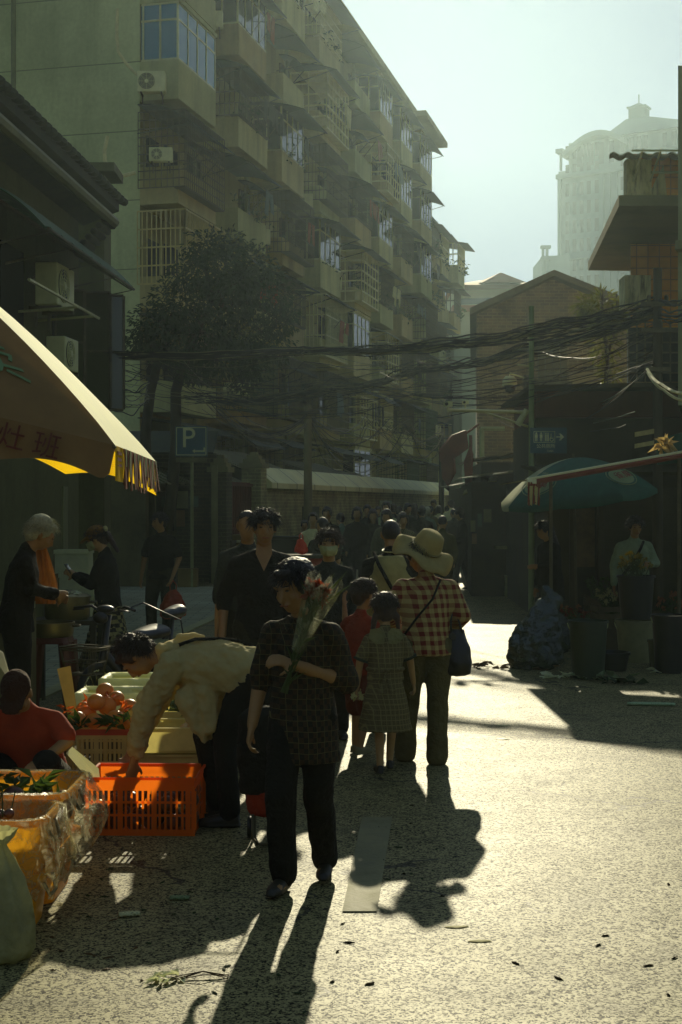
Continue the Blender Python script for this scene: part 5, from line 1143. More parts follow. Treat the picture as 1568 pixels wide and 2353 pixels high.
mb = MB(); HR = phi['HR']; hq = phi['hq']; mb.ell(hq(0, -.012, .048), (.089, .107, .086), HR); mb.loft([(hq(0, .07, .05), .082, .01), (hq(0, .14, .035), .07, .009), (hq(0, .175, .02), .04, .007)]); fuse(mb, 'cap', thin('tan_cap_cloth', (.30, .17, .08), .2), ph, .01, 2)
mb = MB(); mb.rings([[hq(x_*.066*w_, y_, z_) for x_, y_ in ((-1.1, .03), (-.8, .075), (-.35, .112), (0, .124), (.35, .112), (.8, .075), (1.1, .03))] for z_, w_ in ((-.005, 1.0), (-.045, 1.02), (-.085, .82))], False, False); o = mb.build('face_mask', MATS['pale_mask'], ph, True, False); o.modifiers.new('s', 'SOLIDIFY').thickness = .004
mb = MB(); s_ = phi['s']; mb.loft([(V((0, 0, .62))*s_, .21, .19), (V((0, .0, .35))*s_, .25, .25), (V((0, .05, .06))*s_, .31, .36)]); fuse(mb, 'underskirt', M_sk2, ph, .014, 2, .04, .12)
mb = MB(); mb.ell(hq(0, -.12, .05), (.035, .025, .035)); mb.ell(hq(0, -.115, -.01), (.03, .02, .03)); mb.build('hair_bow', thin('pale_bow', (.5, .48, .4), .3), ph, True, False)
pw = wpt(ph, V((0, .40, 1.24))*s_); t = thing('phone', 'phone held up by the young woman in the tan cap', 'phone', pw, PI/2-.15, None, (R(-35), 0)); mb = MB(); mb.box((0, 0, 0), (.075, .009, .155)); mb.build('case', flat('phone_case', (.05, .05, .05), .3), t, world=False); mb = MB(); mb.box((0, -.006, 0), (.068, .003, .145)); mb.build('screen', glass('phone_screen', (.02, .025, .03)), t, world=False)
person('man in a black t-shirt and cap standing by the posters with a red bag', X(371, 19), 19, 1.69, PI-.35, (C_blk, 'short', -.12, 1.08), ('trousers', C_blk2, 1.1), 'short', HAIR, SKIN, None, {'R': ((.27, -.03, 1.1), (.29, .02, .84)), 'L': ((-.26, -.02, 1.1), (-.22, .1, .86))}, {'R': ((.14, .02, .5), (.16, -.02, .075))}, .0, 0, (-.5, .05, 0), 1.1, .016, True, 1.0, M_shoe, True)
def bagmesh(c, w, h, mt, label, nm='plastic_bag', handle=True, group=None, vox=.014, dsp=.05):
    t = thing(nm, label, 'bag', c, 0, group); mb = MB(); mb.loft([((0, 0, .012), w*.3, w*.24), ((0, 0, h*.18), w*.5, w*.4), ((0, 0, h*.5), w*.46, w*.36), ((0, 0, h*.78), w*.28, w*.2), ((0, 0, h*.95), w*.12, w*.1)])
    fuse(mb, 'bag_body', mt, t, vox, 1, dsp, .07)
    if handle: mb = MB(); mb.tube([(-w*.1, 0, h*.9), (-w*.12, 0, h*1.1), (0, 0, h*1.25), (w*.12, 0, h*1.1), (w*.1, 0, h*.9)], .008, 5); mb.build('handle', mt, t, True, False)
    return t
M_rbag = thin('red_plastic_bag', (.42, .07, .03), .45, .4); M_cbag = thin('clear_green_plastic_bag', (.42, .46, .36), .45, .3)
bagmesh(P(398, 1425, 18.8), .36, .42, M_rbag, 'red plastic bag hanging from the hand of the man by the posters')
# --- right side
pm_, pmi = person('man in a pale long sleeved shirt with a bag strap in the shaded shop', X(1458, 17.2), 17.2, 1.66, PI+.05, (cloth('dim_pale_cloth', (.22, .29, .31)), 'long', -.03, 1.05), ('trousers', C_blk, 1.1), 'short', HAIR, SKIN, None, {'R': ((.25, -.02, 1.1), (.26, .03, .86)), 'L': ((-.26, .05, 1.12), (-.12, .26, 1.12))}, {}, .0, 0, (0, .25, 0), 1.12, .014, True, 1.0, M_shoe, True, None, 0, .93, .4, 1.15)
mb = MB(); mb.tube([pmi['sp'](.46, -.10, .06), pmi['sp'](.38, -.05, .13), pmi['sp'](.2, .06, .155), pmi['sp'](.05, .17, .12)], .018, 6); mb.build('bag_strap', C_blk, pm_, True, False)
person('woman with long black hair in a dark coat at the stall front', X(1268, 18), 18, 1.6, PI/2+.5, (C_blk, 'long', -.3, 1.15), ('trousers', C_blk, 1.0), 'long', HAIR, SKIN, None, {'L': ((-.2, .1, 1.12), (-.12, .3, 1.1))}, {}, .1, 0, (0, .35, 0), 1.05, .016, True)
# --- the crowd up the street
M_pat = check('patterned_blouse', (.14, .14, .1), (.06, .065, .045), .05, None, 'xor')
crowd = [
 (719, 24, 1178, PI+.2, (C_wht, 'none', -.05), C_blk, 'short', 'woman in a white sleeveless top with dark straps at the crowd edge'),
 (753, 25, 1165, PI-.2, (C_blk, 'long', -.1), C_blk, 'short', 'tall man in black behind the bald man in the crowd'),
 (744, 19, 1188, .3, (C_blk2, 'short', -.1), C_blk, 'bald', 'broad bald man in dark clothes behind the masked woman'),
 (786, 29, 1179, .2, (C_blu, 'short', -.1), C_blk2, 'short', 'person in a blue shirt near the dark notice board'),
 (821, 26.5, 1165, PI, (C_blk, 'long', -.35), C_blk, 'bob', 'tall woman in a long black coat facing the viewer in mid street'),
 (845, 32, 1160, PI-.2, (C_navy, 'long', -.1), C_blk, 'short', 'dark haired man just behind the woman in the long coat'),
 (857, 27, 1170, PI+.1, (C_blk2, 'long', -.15), C_gry, 'long', 'long haired woman in a charcoal jacket beside the black coat'),
 (888, 30, 1153, PI, (C_pale, 'short', -.1), C_blk2, 'short', 'tallest man of the crowd in a pale blue shirt'),
 (890, 23.5, 1170, PI-.1, (C_gry, 'long', -.1), C_blk2, 'long', 'woman with very long black hair in a grey top'),
 (905, 36, 1158, .1, (C_blk, 'long', -.1), C_blk, 'short', 'dark figure from behind next to the tallest man'),
 (925, 23, 1177, PI, (M_pat, 'long', -.1), C_blk2, 'bob', 'woman in a patterned olive blouse right of the vest man'),
 (934, 35, 1156, PI+.2, (C_navy, 'long', -.1), C_navy, 'short', 'man in a navy jacket under the pale notice board'),
 (953, 40, 1157, 0, (C_blk, 'long', -.2), C_blk, 'long', 'dark long haired figure walking away below the board'),
 (970, 30, 1163, .05, (C_blk2, 'long', -.3), C_blk, 'short', 'person in a long charcoal coat seen from behind'),
 (982, 37, 1166, 0, (C_blu, 'short', -.1), C_blk2, 'full', 'grey haired walker in blue with backpack straps'),
 (997, 46, 1148, PI, (C_brn, 'long', -.1), C_blk, 'short', 'tall brown jacketed man far up the street'),
 (990, 43, 1163, .1, (C_gry, 'short', -.1), C_gry, 'short', 'small grey shirted figure far up the street'),
 (1009, 45, 1162, 0, (C_wht, 'short', -.1), C_blk2, 'bob', 'far walker in a white shirt near the slim pole'),
 (1038, 42, 1149, -.1, (C_wht, 'short', -.05), C_olv, 'short', 'walker from behind in a white tee with a sling bag'),
 (1044, 36, 1169, .1, (C_blk2, 'long', -.1), C_blk, 'bald', 'pale capped person beside the red awning post'),
 (1017, 22.5, 1184, .08, (C_olv, 'long', -.15), C_blk2, 'bald', 'stocky man in an olive jacket walking away before the far crowd'),
 (1064, 30, 1167, PI/2, (C_blk, 'long', -.1), C_blk, 'full', 'curly haired woman in black standing by the stall corner'),
 (1056, 52, 1160, .2, (C_brn, 'long', -.1), C_blk, 'short', 'brown jacketed figure farthest along the stalls'),
 (700, 28, 1195, PI, (C_gry, 'long', -.1), C_blk, 'short', 'short person leaning at the wall left of the crowd'),
 (868, 40, 1163, PI, (C_blk2, 'long', -.1), C_blk, 'short', 'small dark figure deep in the crowd near the wall'),
 (918, 42, 1164, .2, (C_brn, 'long', -.1), C_blk, 'bob', 'brown clothed figure deep in the crowd'),
 (1028, 50, 1163, 0, (C_blu, 'long', -.1), C_blk, 'short', 'far figure in blue by the end of the wall'),
 (1047, 60, 1161, 0, (C_gry, 'long', -.1), C_blk, 'short', 'tiny grey figure at the far end of the street'),
]
for i, (u, d, vt, yw_, tp, bt, hr, lb) in enumerate(crowd):
    w_ = .24*(1 if i % 2 else -1); a_ = .18*(1 if i % 3 else -1)
    person(lb, X(u, d), d, Z(vt, d), yw_, tp, ('trousers', bt, 1.05), hr, HAIRG if 'grey haired' in lb else (HAIR if i % 3 else HAIRB), SKIN if i % 2 else SKIN2, 'people in the street crowd',
        {'R': ((.22, .02, 1.1), (.2, .2 if i % 2 else .05, .92)), 'L': ((-.22, .02, 1.1), (-.18, .22 if i % 3 == 0 else .03, 1.0 if i % 3 == 0 else .87))},
        {'R': ((.1, .06+a_*.6, .5), (.1, a_, .08)), 'L': ((-.1, .06-a_*.4, .5), (-.1, -a_, .08))}, rnd(0, .06), 0, (rnd(-.4, .4), rnd(0, .3), 0), rnd(.95, 1.1), .022)
# ------------------------------------------------------------------ big parasol on the left
def surf(ap, a, b, bulge, sag):
    ap, a, b = V(ap), V(a), V(b); nn = (a-ap).cross(b-ap).normalized()
    if nn.z < 0: nn = -nn
    def f(s, t):                      # s along the edge a->b, t from apex (0) to edge (1)
        p = ap.lerp(a.lerp(b, s), t); p += nn*bulge*math.sin(PI*min(t, 1))**.8*(1-.25*abs(2*s-1)**2) if 0 <= t <= 1 else V()
        p.z -= sag*4*s*(1-s)*t; return p
    return f, nn
def panel(f, ns=10, nt=14):
    mb = MB(); rr = [[f(i/ns, max(j/nt, .004)) for i in range(ns+1)] for j in range(nt+1)]
    vs = [mb.vs(r) for r in rr]
    for A, B in zip(vs, vs[1:]):
        for i in range(ns): mb.face([A[i], A[i+1], B[i+1], B[i]])
    return mb
def solid(o, th): return o
def solid_(o, th): m = o.modifiers.new('s', 'SOLIDIFY'); m.thickness = th; return o
A_ = P(265, 1023, 8); B_ = P(359, 1061, 10.1); D_ = P(-560, 822, 7.6); C_ = D_ + (B_-A_); AP = P(-330, 470, 9.0)
um = thing('parasol', 'large faded market parasol with a sunlit white flank and yellow valance', 'umbrella', (AP.x, AP.y, 0))
M_umb = thin('faded_parasol_cloth', (.23, .14, .095), .12, .9, .1, 5, .15); M_umw = thin('sunlit_white_cloth', (.84, .86, 1.0), .12, .8, .05, 5, .15)  # one canopy cloth: sunlight on the flank is put into its white colour
M_yel = thin('yellow_valance_cloth', (.95, .62, .03), .65, .8, .1, 6); M_vred = thin('red_valance_cloth', (.22, .055, .02), .4, .85, .3, 8)
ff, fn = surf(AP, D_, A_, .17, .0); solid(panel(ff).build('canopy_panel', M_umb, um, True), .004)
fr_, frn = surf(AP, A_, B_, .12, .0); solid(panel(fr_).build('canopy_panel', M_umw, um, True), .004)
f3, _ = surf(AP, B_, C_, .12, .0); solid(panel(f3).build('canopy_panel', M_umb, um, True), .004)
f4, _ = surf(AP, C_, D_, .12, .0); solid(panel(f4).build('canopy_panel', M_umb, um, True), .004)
def valance(a, b, h, m, waves, nm='valance', amp=.03, n=60, rnd_end=.0):
    a, b = V(a), V(b); mb = MB(); side = (b-a).cross(V((0, 0, 1))).normalized(); top = []; bot = []
    for i in range(n+1):
        k = i/n; p = a.lerp(b, k); dep = h*(1-.28*abs(math.sin(k*PI*waves))) if waves else h
        if rnd_end and k > 1-rnd_end: dep *= math.sqrt(max(0, 1-((k-1+rnd_end)/rnd_end)**2))*.93+.05
        w_ = side*amp*math.sin(k*23)*.6; top.append(p); bot.append(p - V((0, 0, dep)) + w_)
    mid = [t_.lerp(b_, .5) + side*.012*math.sin(i*.9) for i, (t_, b_) in enumerate(zip(top, bot))]
    vs = [mb.vs(r) for r in (top, mid, bot)]
    for A, B in zip(vs, vs[1:]):
        for i in range(n): mb.face([A[i], A[i+1], B[i+1], B[i]])
    return solid(mb.build(nm, m, um, True), .003)
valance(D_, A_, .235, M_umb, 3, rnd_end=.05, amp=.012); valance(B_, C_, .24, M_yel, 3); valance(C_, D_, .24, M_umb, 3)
valance(A_.lerp(B_, .0), A_.lerp(B_, .16), .20, M_yel, 0, amp=.01, n=8); 
mb = MB()
for i in range(34):
    k = .17 + i*.83/34; p = A_.lerp(B_, k); q = A_.lerp(B_, k+.03); dz = rnd(.19, .25); o_ = V((rnd(-.02, .03), 0, 0))
    mb.prism([p, q, q-V((0, 0, dz))+o_, p-V((0, 0, dz*rnd(.9, 1.05)))+o_], (.004, 0, 0))
mb.build('valance_fringe', M_vred, um)
mb = MB(); 
for i in range(9):
    k = .2+i*.095; p = A_.lerp(B_, k)+V((.006, -.004, .0)); mb.tube([p, p-V((0, 0, rnd(.1, .2)))], .006, 4)
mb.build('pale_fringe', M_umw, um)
for k in (.0, .14): 
    p = A_.lerp(B_, .02)+V((.012, 0, 0)); 
mb = MB()
for i, (z0_, z1_) in enumerate(((.03, .05), (.065, .085), (.10, .115))): mb.prism([A_.lerp(B_, .02)+V((.006, 0, -z0_)), A_.lerp(B_, .1)+V((.006, 0, -z0_)), A_.lerp(B_, .1)+V((.006, 0, -z1_)), A_.lerp(B_, .02)+V((.006, 0, -z1_))], (.003, 0, 0))
mb.build('lettering', M_vred, um)
def map_text(body, size, fs, c, sx, sy, m, parent, off, name='lettering', n=None):
    """lettering wrapped on a cloth panel: c=(s,t) centre, sx, sy = metres to panel units"""
    mb = text_mesh(body, size, Matrix(), None, .002); bmesh.ops.triangulate(mb.b, faces=mb.b.faces[:]); bmesh.ops.subdivide_edges(mb.b, edges=[e for e in mb.b.edges if e.calc_length() > size*.12], cuts=2)
    for v in mb.b.verts:
        p = fs(c[0]+v.co.x*sx, c[1]-v.co.y*sy); v.co = p + n*(off + (v.co.z))
    return mb.build(name, m, parent)
EL = (A_-D_).length; SL = ((A_+D_)/2-AP).length
M_teal = mat('faded_teal_print', (.16, .26, .2), .85, .2, 5, .1); M_redp = mat('faded_red_print', (.11, .018, .008), .85, .2, 5, .1)
map_text('卖', .30, lambda s, t: ff(s, t), (.765, .80), 1/EL*1.2, 1/SL, M_teal, um, .012, n=fn)
map_text('早', .20, lambda s, t: ff(s, t), (.80, .62), 1/EL*1.5, 1/SL, M_teal, um, .012, n=fn)
vn = (A_-D_).cross(V((0, 0, 1))).normalized()
if vn.y > 0: vn = -vn
for ch, sx_ in (('灶', .70), ('班', .80), ('家', .60)):
    o_ = D_.lerp(A_, sx_) - V((0, 0, .105)) + vn*.02; tb_ = text_mesh(ch, .155, frame(o_, A_-D_, (0, 0, 1)), None, .002); tb_.build('lettering', M_redp, um)
mb = MB(); mb.tube([(AP.x, AP.y, 0), (AP.x, AP.y, AP.z+.05)], .022, 8); mb.build('pole', M_alu, um); mb = MB(); mb.lathe([(.001, 0), (.28, 0), (.28, .08), (.05, .12), (.04, .3), (.001, .3)], (AP.x, AP.y, 0), 16); mb.build('base', M_conp, um)
mb = MB()
for c in (A_, B_, C_, D_): mb.tube([AP-V((0, 0, .03)), AP.lerp(c, .5)-V((0, 0, -.09)), c-V((0, 0, .015))], .011, 5)
mb.build('rib', M_iron, um)

# ------------------------------------------------------------------ teal parasol on the right
ub = thing('parasol', 'faded teal round parasol with pale oval printed badges over the right stalls', 'umbrella', (X(1313, 20), 20, 0))
M_tealc = thin('teal_parasol_cloth', (.035, .12, .14), .12, .75, .15, 6, .15)
UC = P(1318, 1052, 20); UM = Matrix.Rotation(R(-7), 3, 'Y') @ Matrix.Rotation(R(4), 3, 'X')
def us(a, k):
    r_ = 1.12*k; h = -.54*(k**1.9); sc_ = math.cos(PI/8)/math.cos(((a+PI/8) % (PI/4)) - PI/8)
    r_ *= .35 + .65*sc_ if k > .2 else 1
    return UC + UM @ V((r_*math.cos(a), r_*math.sin(a), h))
for q in range(8):
    mb = MB(); ns, nt = 6, 10; a0 = q*PI/4 - PI/8
    vs = [mb.vs([us(a0+PI/4*i/ns, max(.01, j/nt)) - V((0, 0, .02*math.sin(PI*i/ns)*(j/nt))) for i in range(ns+1)]) for j in range(nt+1)]
    for A, B in zip(vs, vs[1:]):
        for i in range(ns): mb.face([A[i], A[i+1], B[i+1], B[i]])
    vl = mb.vs([us(a0+PI/4*i/ns, 1) + UM @ V((0, 0, -.06-.03*math.sin(PI*i/ns))) for i in range(ns+1)])
    for i in range(ns): mb.face([vs[-1][i], vs[-1][i+1], vl[i+1], vl[i]])
    solid(mb.build('canopy_panel', M_tealc if q not in (3, 4) else thin('sunlit_parasol_panel', (.5, .55, .6), .3, .75, .1, 6), ub, True), .003)  # left panels of the teal cloth coloured pale to show sun on them
mb = MB()
for q in range(8): mb.tube([us(q*PI/4-PI/8, k) - V((0, 0, .02)) for k in (.02, .3, .6, .98)], .009, 5)
mb.tube([UC+V((0, 0, .06)), (UC.x+.05, UC.y, 0)], .018, 8); mb.build('frame', M_iron, ub)
M_bad = mat('badge_print_pale', (.24, .32, .28), .8, .1, 6, .05); M_badr = mat('badge_print_red', (.22, .04, .03), .8, .1, 6, .05)
for a, t_ in ((-PI*.77, '雀巢'), (-PI*.27, '雀巢')):
    mb = MB(); ring = []
    f = lambda x, y, e=.012: us(a + x/ (1.12*(.74-y*.5)), .74 - y*.62) + UM @ V((math.cos(a)*e, math.sin(a)*e, e*1.3))
    mb.face(mb.vs([f(.24*math.cos(j*PI/14), .20*math.sin(j*PI/14)) for j in range(28)])); bmesh.ops.triangulate(mb.b, faces=mb.b.faces[:]); mb.build('badge', M_bad, ub)
    mb = MB(); mb.tube([f(.28*math.cos(j*PI/14), .24*math.sin(j*PI/14), .014) for j in range(29)], .007, 4); mb.build('badge_ring', M_bad, ub)
    tm_ = text_mesh(t_, .19, Matrix(), None, .001); 
    for v in tm_.b.verts: v.co = f(v.co.x, v.co.y-.02, .03+v.co.z)
    tm_.build('lettering', M_badr, ub)
    tm_ = text_mesh('Nes', .07, Matrix(), None, .001)
    for v in tm_.b.verts: v.co = f(v.co.x, v.co.y+.29, .03+v.co.z)
    tm_.build('lettering', M_bad, ub)

# ------------------------------------------------------------------ right row of stalls and shop
M_shop = mat('shop_boards', (.06, .055, .04), .85, .35, 2, .3, dirt=(.025, .022, .015)); M_rbrown = mat('red_brown_boards', (.13, .05, .03), .8, .3, 3, .3, stretch=(1, 1, .3))
t = NT('roller_shutter'); z_ = t.xyz()[2]; fr = t.math('FRACT', t.math('MULTIPLY', z_, 11)); n = t.noise(1.2, 5); t.base(t.ramp(n, [(.3, (.05, .045, .035)), (.7, (.09, .08, .06))]), .5, .3); t.bump(fr, .8, .03); M_shut = t.m
sp_ = thing('shop', 'dark shop with a roller shutter and red brown upper boards on the right', 'shop', (4.5, 22, 0))
x0 = X(1275, 20); mb = MB(); mb.obox((x0, 20.6, -.1), (7, 0, 0), (.25, 7.5, 0), (0, 0, 2.3)); mb.obox((X(1232, 23), 23, 2.15), (7, 0, 0), (.12, 4, 0), (0, 0, 1.05)); mb.build('wall', M_shop, sp_)
mb = MB(); mb.obox((X(1235, 23), 23.02, 3.22), (7, 0, 0), (.12, 4, 0), (0, 0, .42)); mb.build('upper_boards', M_rbrown, sp_)
mb = MB(); mb.prism([(X(1228, 22.8)-.1, 22.6, 3.64), (X(1480, 22.8)+3, 22.6, 3.72), (X(1480, 22.8)+3, 27.5, 3.74), (X(1228, 22.8), 27.5, 3.66)], (0, 0, .07)); mb.prism([(x0-.1, 20.2, 2.22), (x0+7, 20.2, 2.22), (x0+7, 23, 2.4), (x0-.1, 23, 2.4)], (0, 0, .05)); mb.build('roof', mat('dark_rough_roof', (.05, .045, .03), .95, .3, 3, .2, spec=.1), sp_)
mb = MB(); mb.obox((X(1382, 20.5), 20.5, .1), (1.5, 0, 0), (0, .08, 0), (0, 0, 1.95)); mb.build('shutter', M_shut, sp_)
mb = MB(); mb.obox((X(1375, 20.4), 20.4, 0), (.08, 0, 0), (0, .15, 0), (0, 0, 2.2)); mb.obox((X(1310, 20.5), 20.48, 0), (.07, 0, 0), (0, .1, 0), (0, 0, 2.2)); mb.build('door_post', M_wood, sp_)
mb = MB(); mb.obox((X(1318, 20.5), 20.55, .9), (.32, 0, 0), (0, .04, 0), (0, 0, 1.05)); mb.build('notice', mat('dim_notice', (.13, .09, .06), .8, .3, 9), sp_)
mb = MB(); text_mesh('卫生来', .16, frame((X(1395, 20.45), 20.47, 2.02), (1, 0, 0), (0, 0, 1)), mb, .004); mb.build('lettering', mat('dim_lettering', (.12, .11, .08), .8, .2, 5), sp_)
# near awning with the red and white striped edge
aw = thing('awning', 'flat awning with a red edged pole reaching in from the right above the flowers', 'awning', P(1568, 1045, 15.6))
L_, R_ = P(1222, 1108, 15.9), P(1600, 1040, 15.5); bk = V((.0, 3.0, .03))
mb = MB(); mb.prism([L_+V((.02, 0, .03)), R_+V((0, 0, .03)), R_+bk+V((1.2, 0, .1)), L_+bk+V((-.02, 0, -.02))], (0, 0, .012)); mb.build('sheet', thin('grimy_awning_cloth', (.3, .27, .2), .12, .85), aw)
mb = MB(); mb.tube([L_, R_], .035, 8); mb.build('edge_pole', mat('red_painted_pole', (.22, .05, .03), .5, .2, 8), aw)
mb = MB(); mb.tube([L_+V((-.03, -.02, .035)), R_+V((0, -.02, .035))], .016, 6); mb.lathe([(.001, -.05), (.05, -.05), (.055, .05), (.001, .05)], L_, 10, Matrix.Rotation(R(90), 3, 'Y')); mb.build('white_trim', M_umw, aw)
mb = MB(); 
for i in range(5):
    c = L_ + V((-.045+i*.028, -.05, 0)); mb.prism([c, c+V((.027, 0, 0)), c+V((.022+rnd(-.01, .01), rnd(-.02, .02), -.24-rnd(0, .03))), c+V((-.005, 0, -.25))], (0, .006, 0))
mb.build('hanging_cloth', check('striped_cloth', (.55, .48, .36), (.2, .05, .03), .055, 50, False, width=.4), aw)
for k in (.12, .9):
    p = L_.lerp(R_, k); mb = MB(); mb.tube([(p.x+.02, p.y+.1, 0), (p.x, p.y, p.z)], .02, 6); mb.build('leg', M_iron, aw)
bt = thing('tarp', 'blue tarp edge and tied pale cloth above the awning at the right margin', 'tarp', P(1568, 1020, 16.5))
mb = MB(); mb.prism([P(1508, 1010, 16.5), P(1600, 985, 16.5), P(1600, 1060, 16.5), P(1512, 1068, 16.5)], (.0, .03, .0)); mb.build('sheet', thin('blue_tarp', (.03, .09, .10), .25, .5), bt)
mb = MB(); c = P(1528, 1022, 16.2)
for _ in range(26): mb.leaf(c+V((rnd(-.05,.05), rnd(-.05,.05), rnd(-.03,.03))), (rnd(-1,1), rnd(-1,.5), rnd(-1,.8)), (rnd(-1,1), rnd(-1,1), 1), rnd(.08,.2), rnd(.05,.09))
mb.build('tied_cloth', MATS['pale_rag'], bt)
for i, (v0, v1) in enumerate(((996, 985), (1022, 1012))):
    mb = MB(); mb.prism([P(1460, v0+8, 19), P(1504, v0, 19), P(1504, v1, 19), P(1460, v1+8, 19)], (0, .03, 0)); tag(mb.build('timber_board', mat('pale_timber', (.36, .33, .24), .8, .25, 8, .2)), ('upper' if i == 0 else 'lower')+' of two pale boards nailed across the right utility pole', 'board')
# stalls further up the row
def stall(label, x0, x1, y0, y1, h, roof_m, over, m=None):
    t = thing('market_stall', label, 'stall', ((x0+x1)/2, y0, 0)); mb = MB(); mb.obox((x0, y0, -.05), (x1-x0, 0, 0), (.3, y1-y0, 0), (0, 0, h)); mb.build('wall', m or M_shop, t)
    mb = MB(); n = 16
    for i in range(n):
        a = x0-over+(x1-x0+over)*i/n; b = x0-over+(x1-x0+over)*(i+1)/n; dz = .025*(i % 2)
        mb.prism([(a, y0-.9, h+.02+dz+(a-x0)*.12), (b, y0-.9, h+.02+dz+(b-x0)*.12), (b+.3, y1, h+.12+dz+(b-x0)*.12), (a+.3, y1, h+.12+dz+(a-x0)*.12)], (0, 0, .03))
    mb.build('roof', roof_m, t); return t
sB = stall('grey boarded stall with notices on its post, middle of the right row', X(1084, 28), 7, 28, 34, 2.3, M_tin, .25)
sC = stall('tall dark stall with a tin roof behind the camera pole', X(1092, 34)+.25, 8, 35, 42, 2.9, M_tin, .3)
sD = stall('farthest low stall of the right row by the red awning', X(1066, 44), 8, 44, 54, 2.4, M_tin, .4)
for i, (u0, v0, u1, v1) in enumerate(((1082, 1196, 1093, 1222), (1085, 1226, 1096, 1250), (1098, 1180, 1108, 1210), (1112, 1170, 1130, 1200))):
    mb = MB(); mb.prism([P(u0, v1, 27.98), P(u1, v1, 27.98), P(u1, v0, 27.98), P(u0, v0, 27.98)], (0, .015, 0)); mb.build('notice', M_post[(i+2) % 3], sB)
mb = MB(); mb.tube([P(1192, 1180, 27.9), P(1192, 1262, 27.9), P(1186, 1275, 27.9)], .05, 8); mb.build('drain_pipe', M_plaster, sB)
mb = MB(); mb.obox(P(1140, 1262, 27.7), (.7, 0, 0), (0, .3, 0), (0, 0, .06)); mb.build('shelf', M_plaster, sB)
for (u0, v0, u1, v1, d, lb) in ((1085, 1113, 1120, 1126, 31, 'sunlit tin roof scrap nearest the red awning'), (1122, 1100, 1142, 1108, 31, 'small sunlit tin sheet on the stall roofs'), (1064, 1126, 1076, 1138, 30, 'tiny bright tin flap at the corner of the stalls')):
    mb = MB(); mb.prism([P(u0, v1, d), P(u1, v0+6, d), P(u1+2, v0-4, d+.6), P(u0+3, v1-9, d+.6)], (0, 0, .015)); tag(mb.build('tin_sheet', mat('bright_tin', (.55, .56, .5), .35, .1, 5, .05, metal=.6)), lb, 'sheet')
ra = thing('awning', 'dark red tarpaulin awning drooping over the far end of the street', 'awning', P(1045, 1030, 34))
M_rt = thin('dark_red_tarp', (.15, .035, .02), .25, .7, .25, 3)
for pts in ([(1012, 1035), (1040, 1000), (1072, 988), (1078, 1030), (1050, 1050), (1014, 1062)], [(1014, 1062), (1042, 1050), (1044, 1092), (1030, 1118), (1016, 1098)], [(1066, 1062), (1078, 1030), (1084, 1050), (1080, 1130), (1070, 1132)]):
    mb = MB(); mb.prism([P(u, v, 33) for u, v in pts], (.05, 1.2 if pts[0][1] == 1035 else .03, .06)); mb.build('tarp', M_rt, ra)
mb = MB(); mb.tube([P(1082, 1000, 33.5), P(1086, 1330, 33.5)], .04, 6); mb.build('leg', M_rbrown, ra); mb = MB(); mb.tube([P(1010, 1040, 33), P(1100, 975, 33.6)], .03, 6); mb.build('edge_pole', M_rbrown, ra)
gf = thing('window_frame', 'pale green arched frame standing above the stall roofs', 'frame', P(1130, 1000, 40)); mb = MB()
for a, b in (((1105, 985), (1160, 985)), ((1108, 985), (1108, 1050))): mb.tube([P(*a, 41), P(*b, 41)], .07, 6)
mb.build('moulding', mat('pale_green_paint', (.25, .36, .29), .7, .2, 4), gf)

# ------------------------------------------------------------------ goods on the right
M_gbag = mat('dark_green_bin_bag', (.022, .036, .018), .22, .3, 6, 1, 9, spec=.8, bd=.06)
gb = thing('rubbish_bag', 'bulging dark green rubbish bag standing at the edge of the shade', 'bag', G(1230, 1535)); mb = MB()
k = 15.9/3267; q = lambda u, v, r_, e=.85: ((u-1230)*k, 0, (1535-v)*k)
mb.loft([(q(1232, 1533, 0), .27, .22), (q(1230, 1515, 0), .315, .26), (q(1232, 1480, 0), .30, .26), (q(1246, 1440, 0), .23, .22), (q(1255, 1405, 0), .17, .16), (q(1262, 1385, 0), .11, .1)])
mb.ell(q(1268, 1385, 0), (.12, .12, .1)); mb.cap(q(1262, 1385, 0), q(1256, 1358, 0), .085, .05); mb.cap(q(1200, 1480, 0), q(1195, 1510, 0), .12, .13)
fuse(mb, 'bag_body', M_gbag, gb, .02, 1, .09, .12)
def bucket(label, c, r, h, m, full=None, handle=True, name='bucket'):
    t = thing(name, label, 'bucket', c); mb = MB(); mb.lathe([(.001, .001), (r*.82, 0), (r, h), (r*1.06, h), (r*1.06, h-.025), (r*.97, h-.025), (r*.96, h-.01), (r*.8, .02), (.001, .02)], (0, 0, 0), 24); mb.build('shell', m, t, 'a', False)
    if handle: mb = MB(); mb.tube([(r*1.05*math.cos(a_*PI/12), .02-r*.3*math.sin(a_*PI/12), h-.03-r*.75*math.sin(a_*PI/12)) for a_ in range(13)], .006, 5); mb.build('handle', M_alu, t, True, False)
    return t
M_gbk = mat('dark_green_plastic', (.03, .045, .03), .4, .2, 8, .05); M_wbk = mat('grey_white_plastic', (.22, .22, .17), .5, .2, 8, .05, dirt=(.1, .1, .07)); M_bbk = mat('black_plastic', (.02, .02, .018), .4, .2, 8, .05)
bucket('dark green bucket of twigs beside the rubbish bag', G(1352, 1558), .2, .6, M_gbk)
bucket('grey white tub under the tall flower bucket', G(1462, 1520), .23, .48, M_wbk)
b2 = bucket('tall dark bucket of flowers stacked on the grey white tub', G(1462, 1520)+V((0, 0, .49)), .21, .5, M_bbk, handle=False)
bucket('black bin beside the flower buckets at the right margin', G(1540, 1545), .19, .62, M_bbk)
bucket('clear plastic bucket between the white tub and the black bin', G(1510, 1530)+V((0, -.1, 0)), .12, .3, glass('clear_plastic', (.1, .1, .08), .2), handle=False)
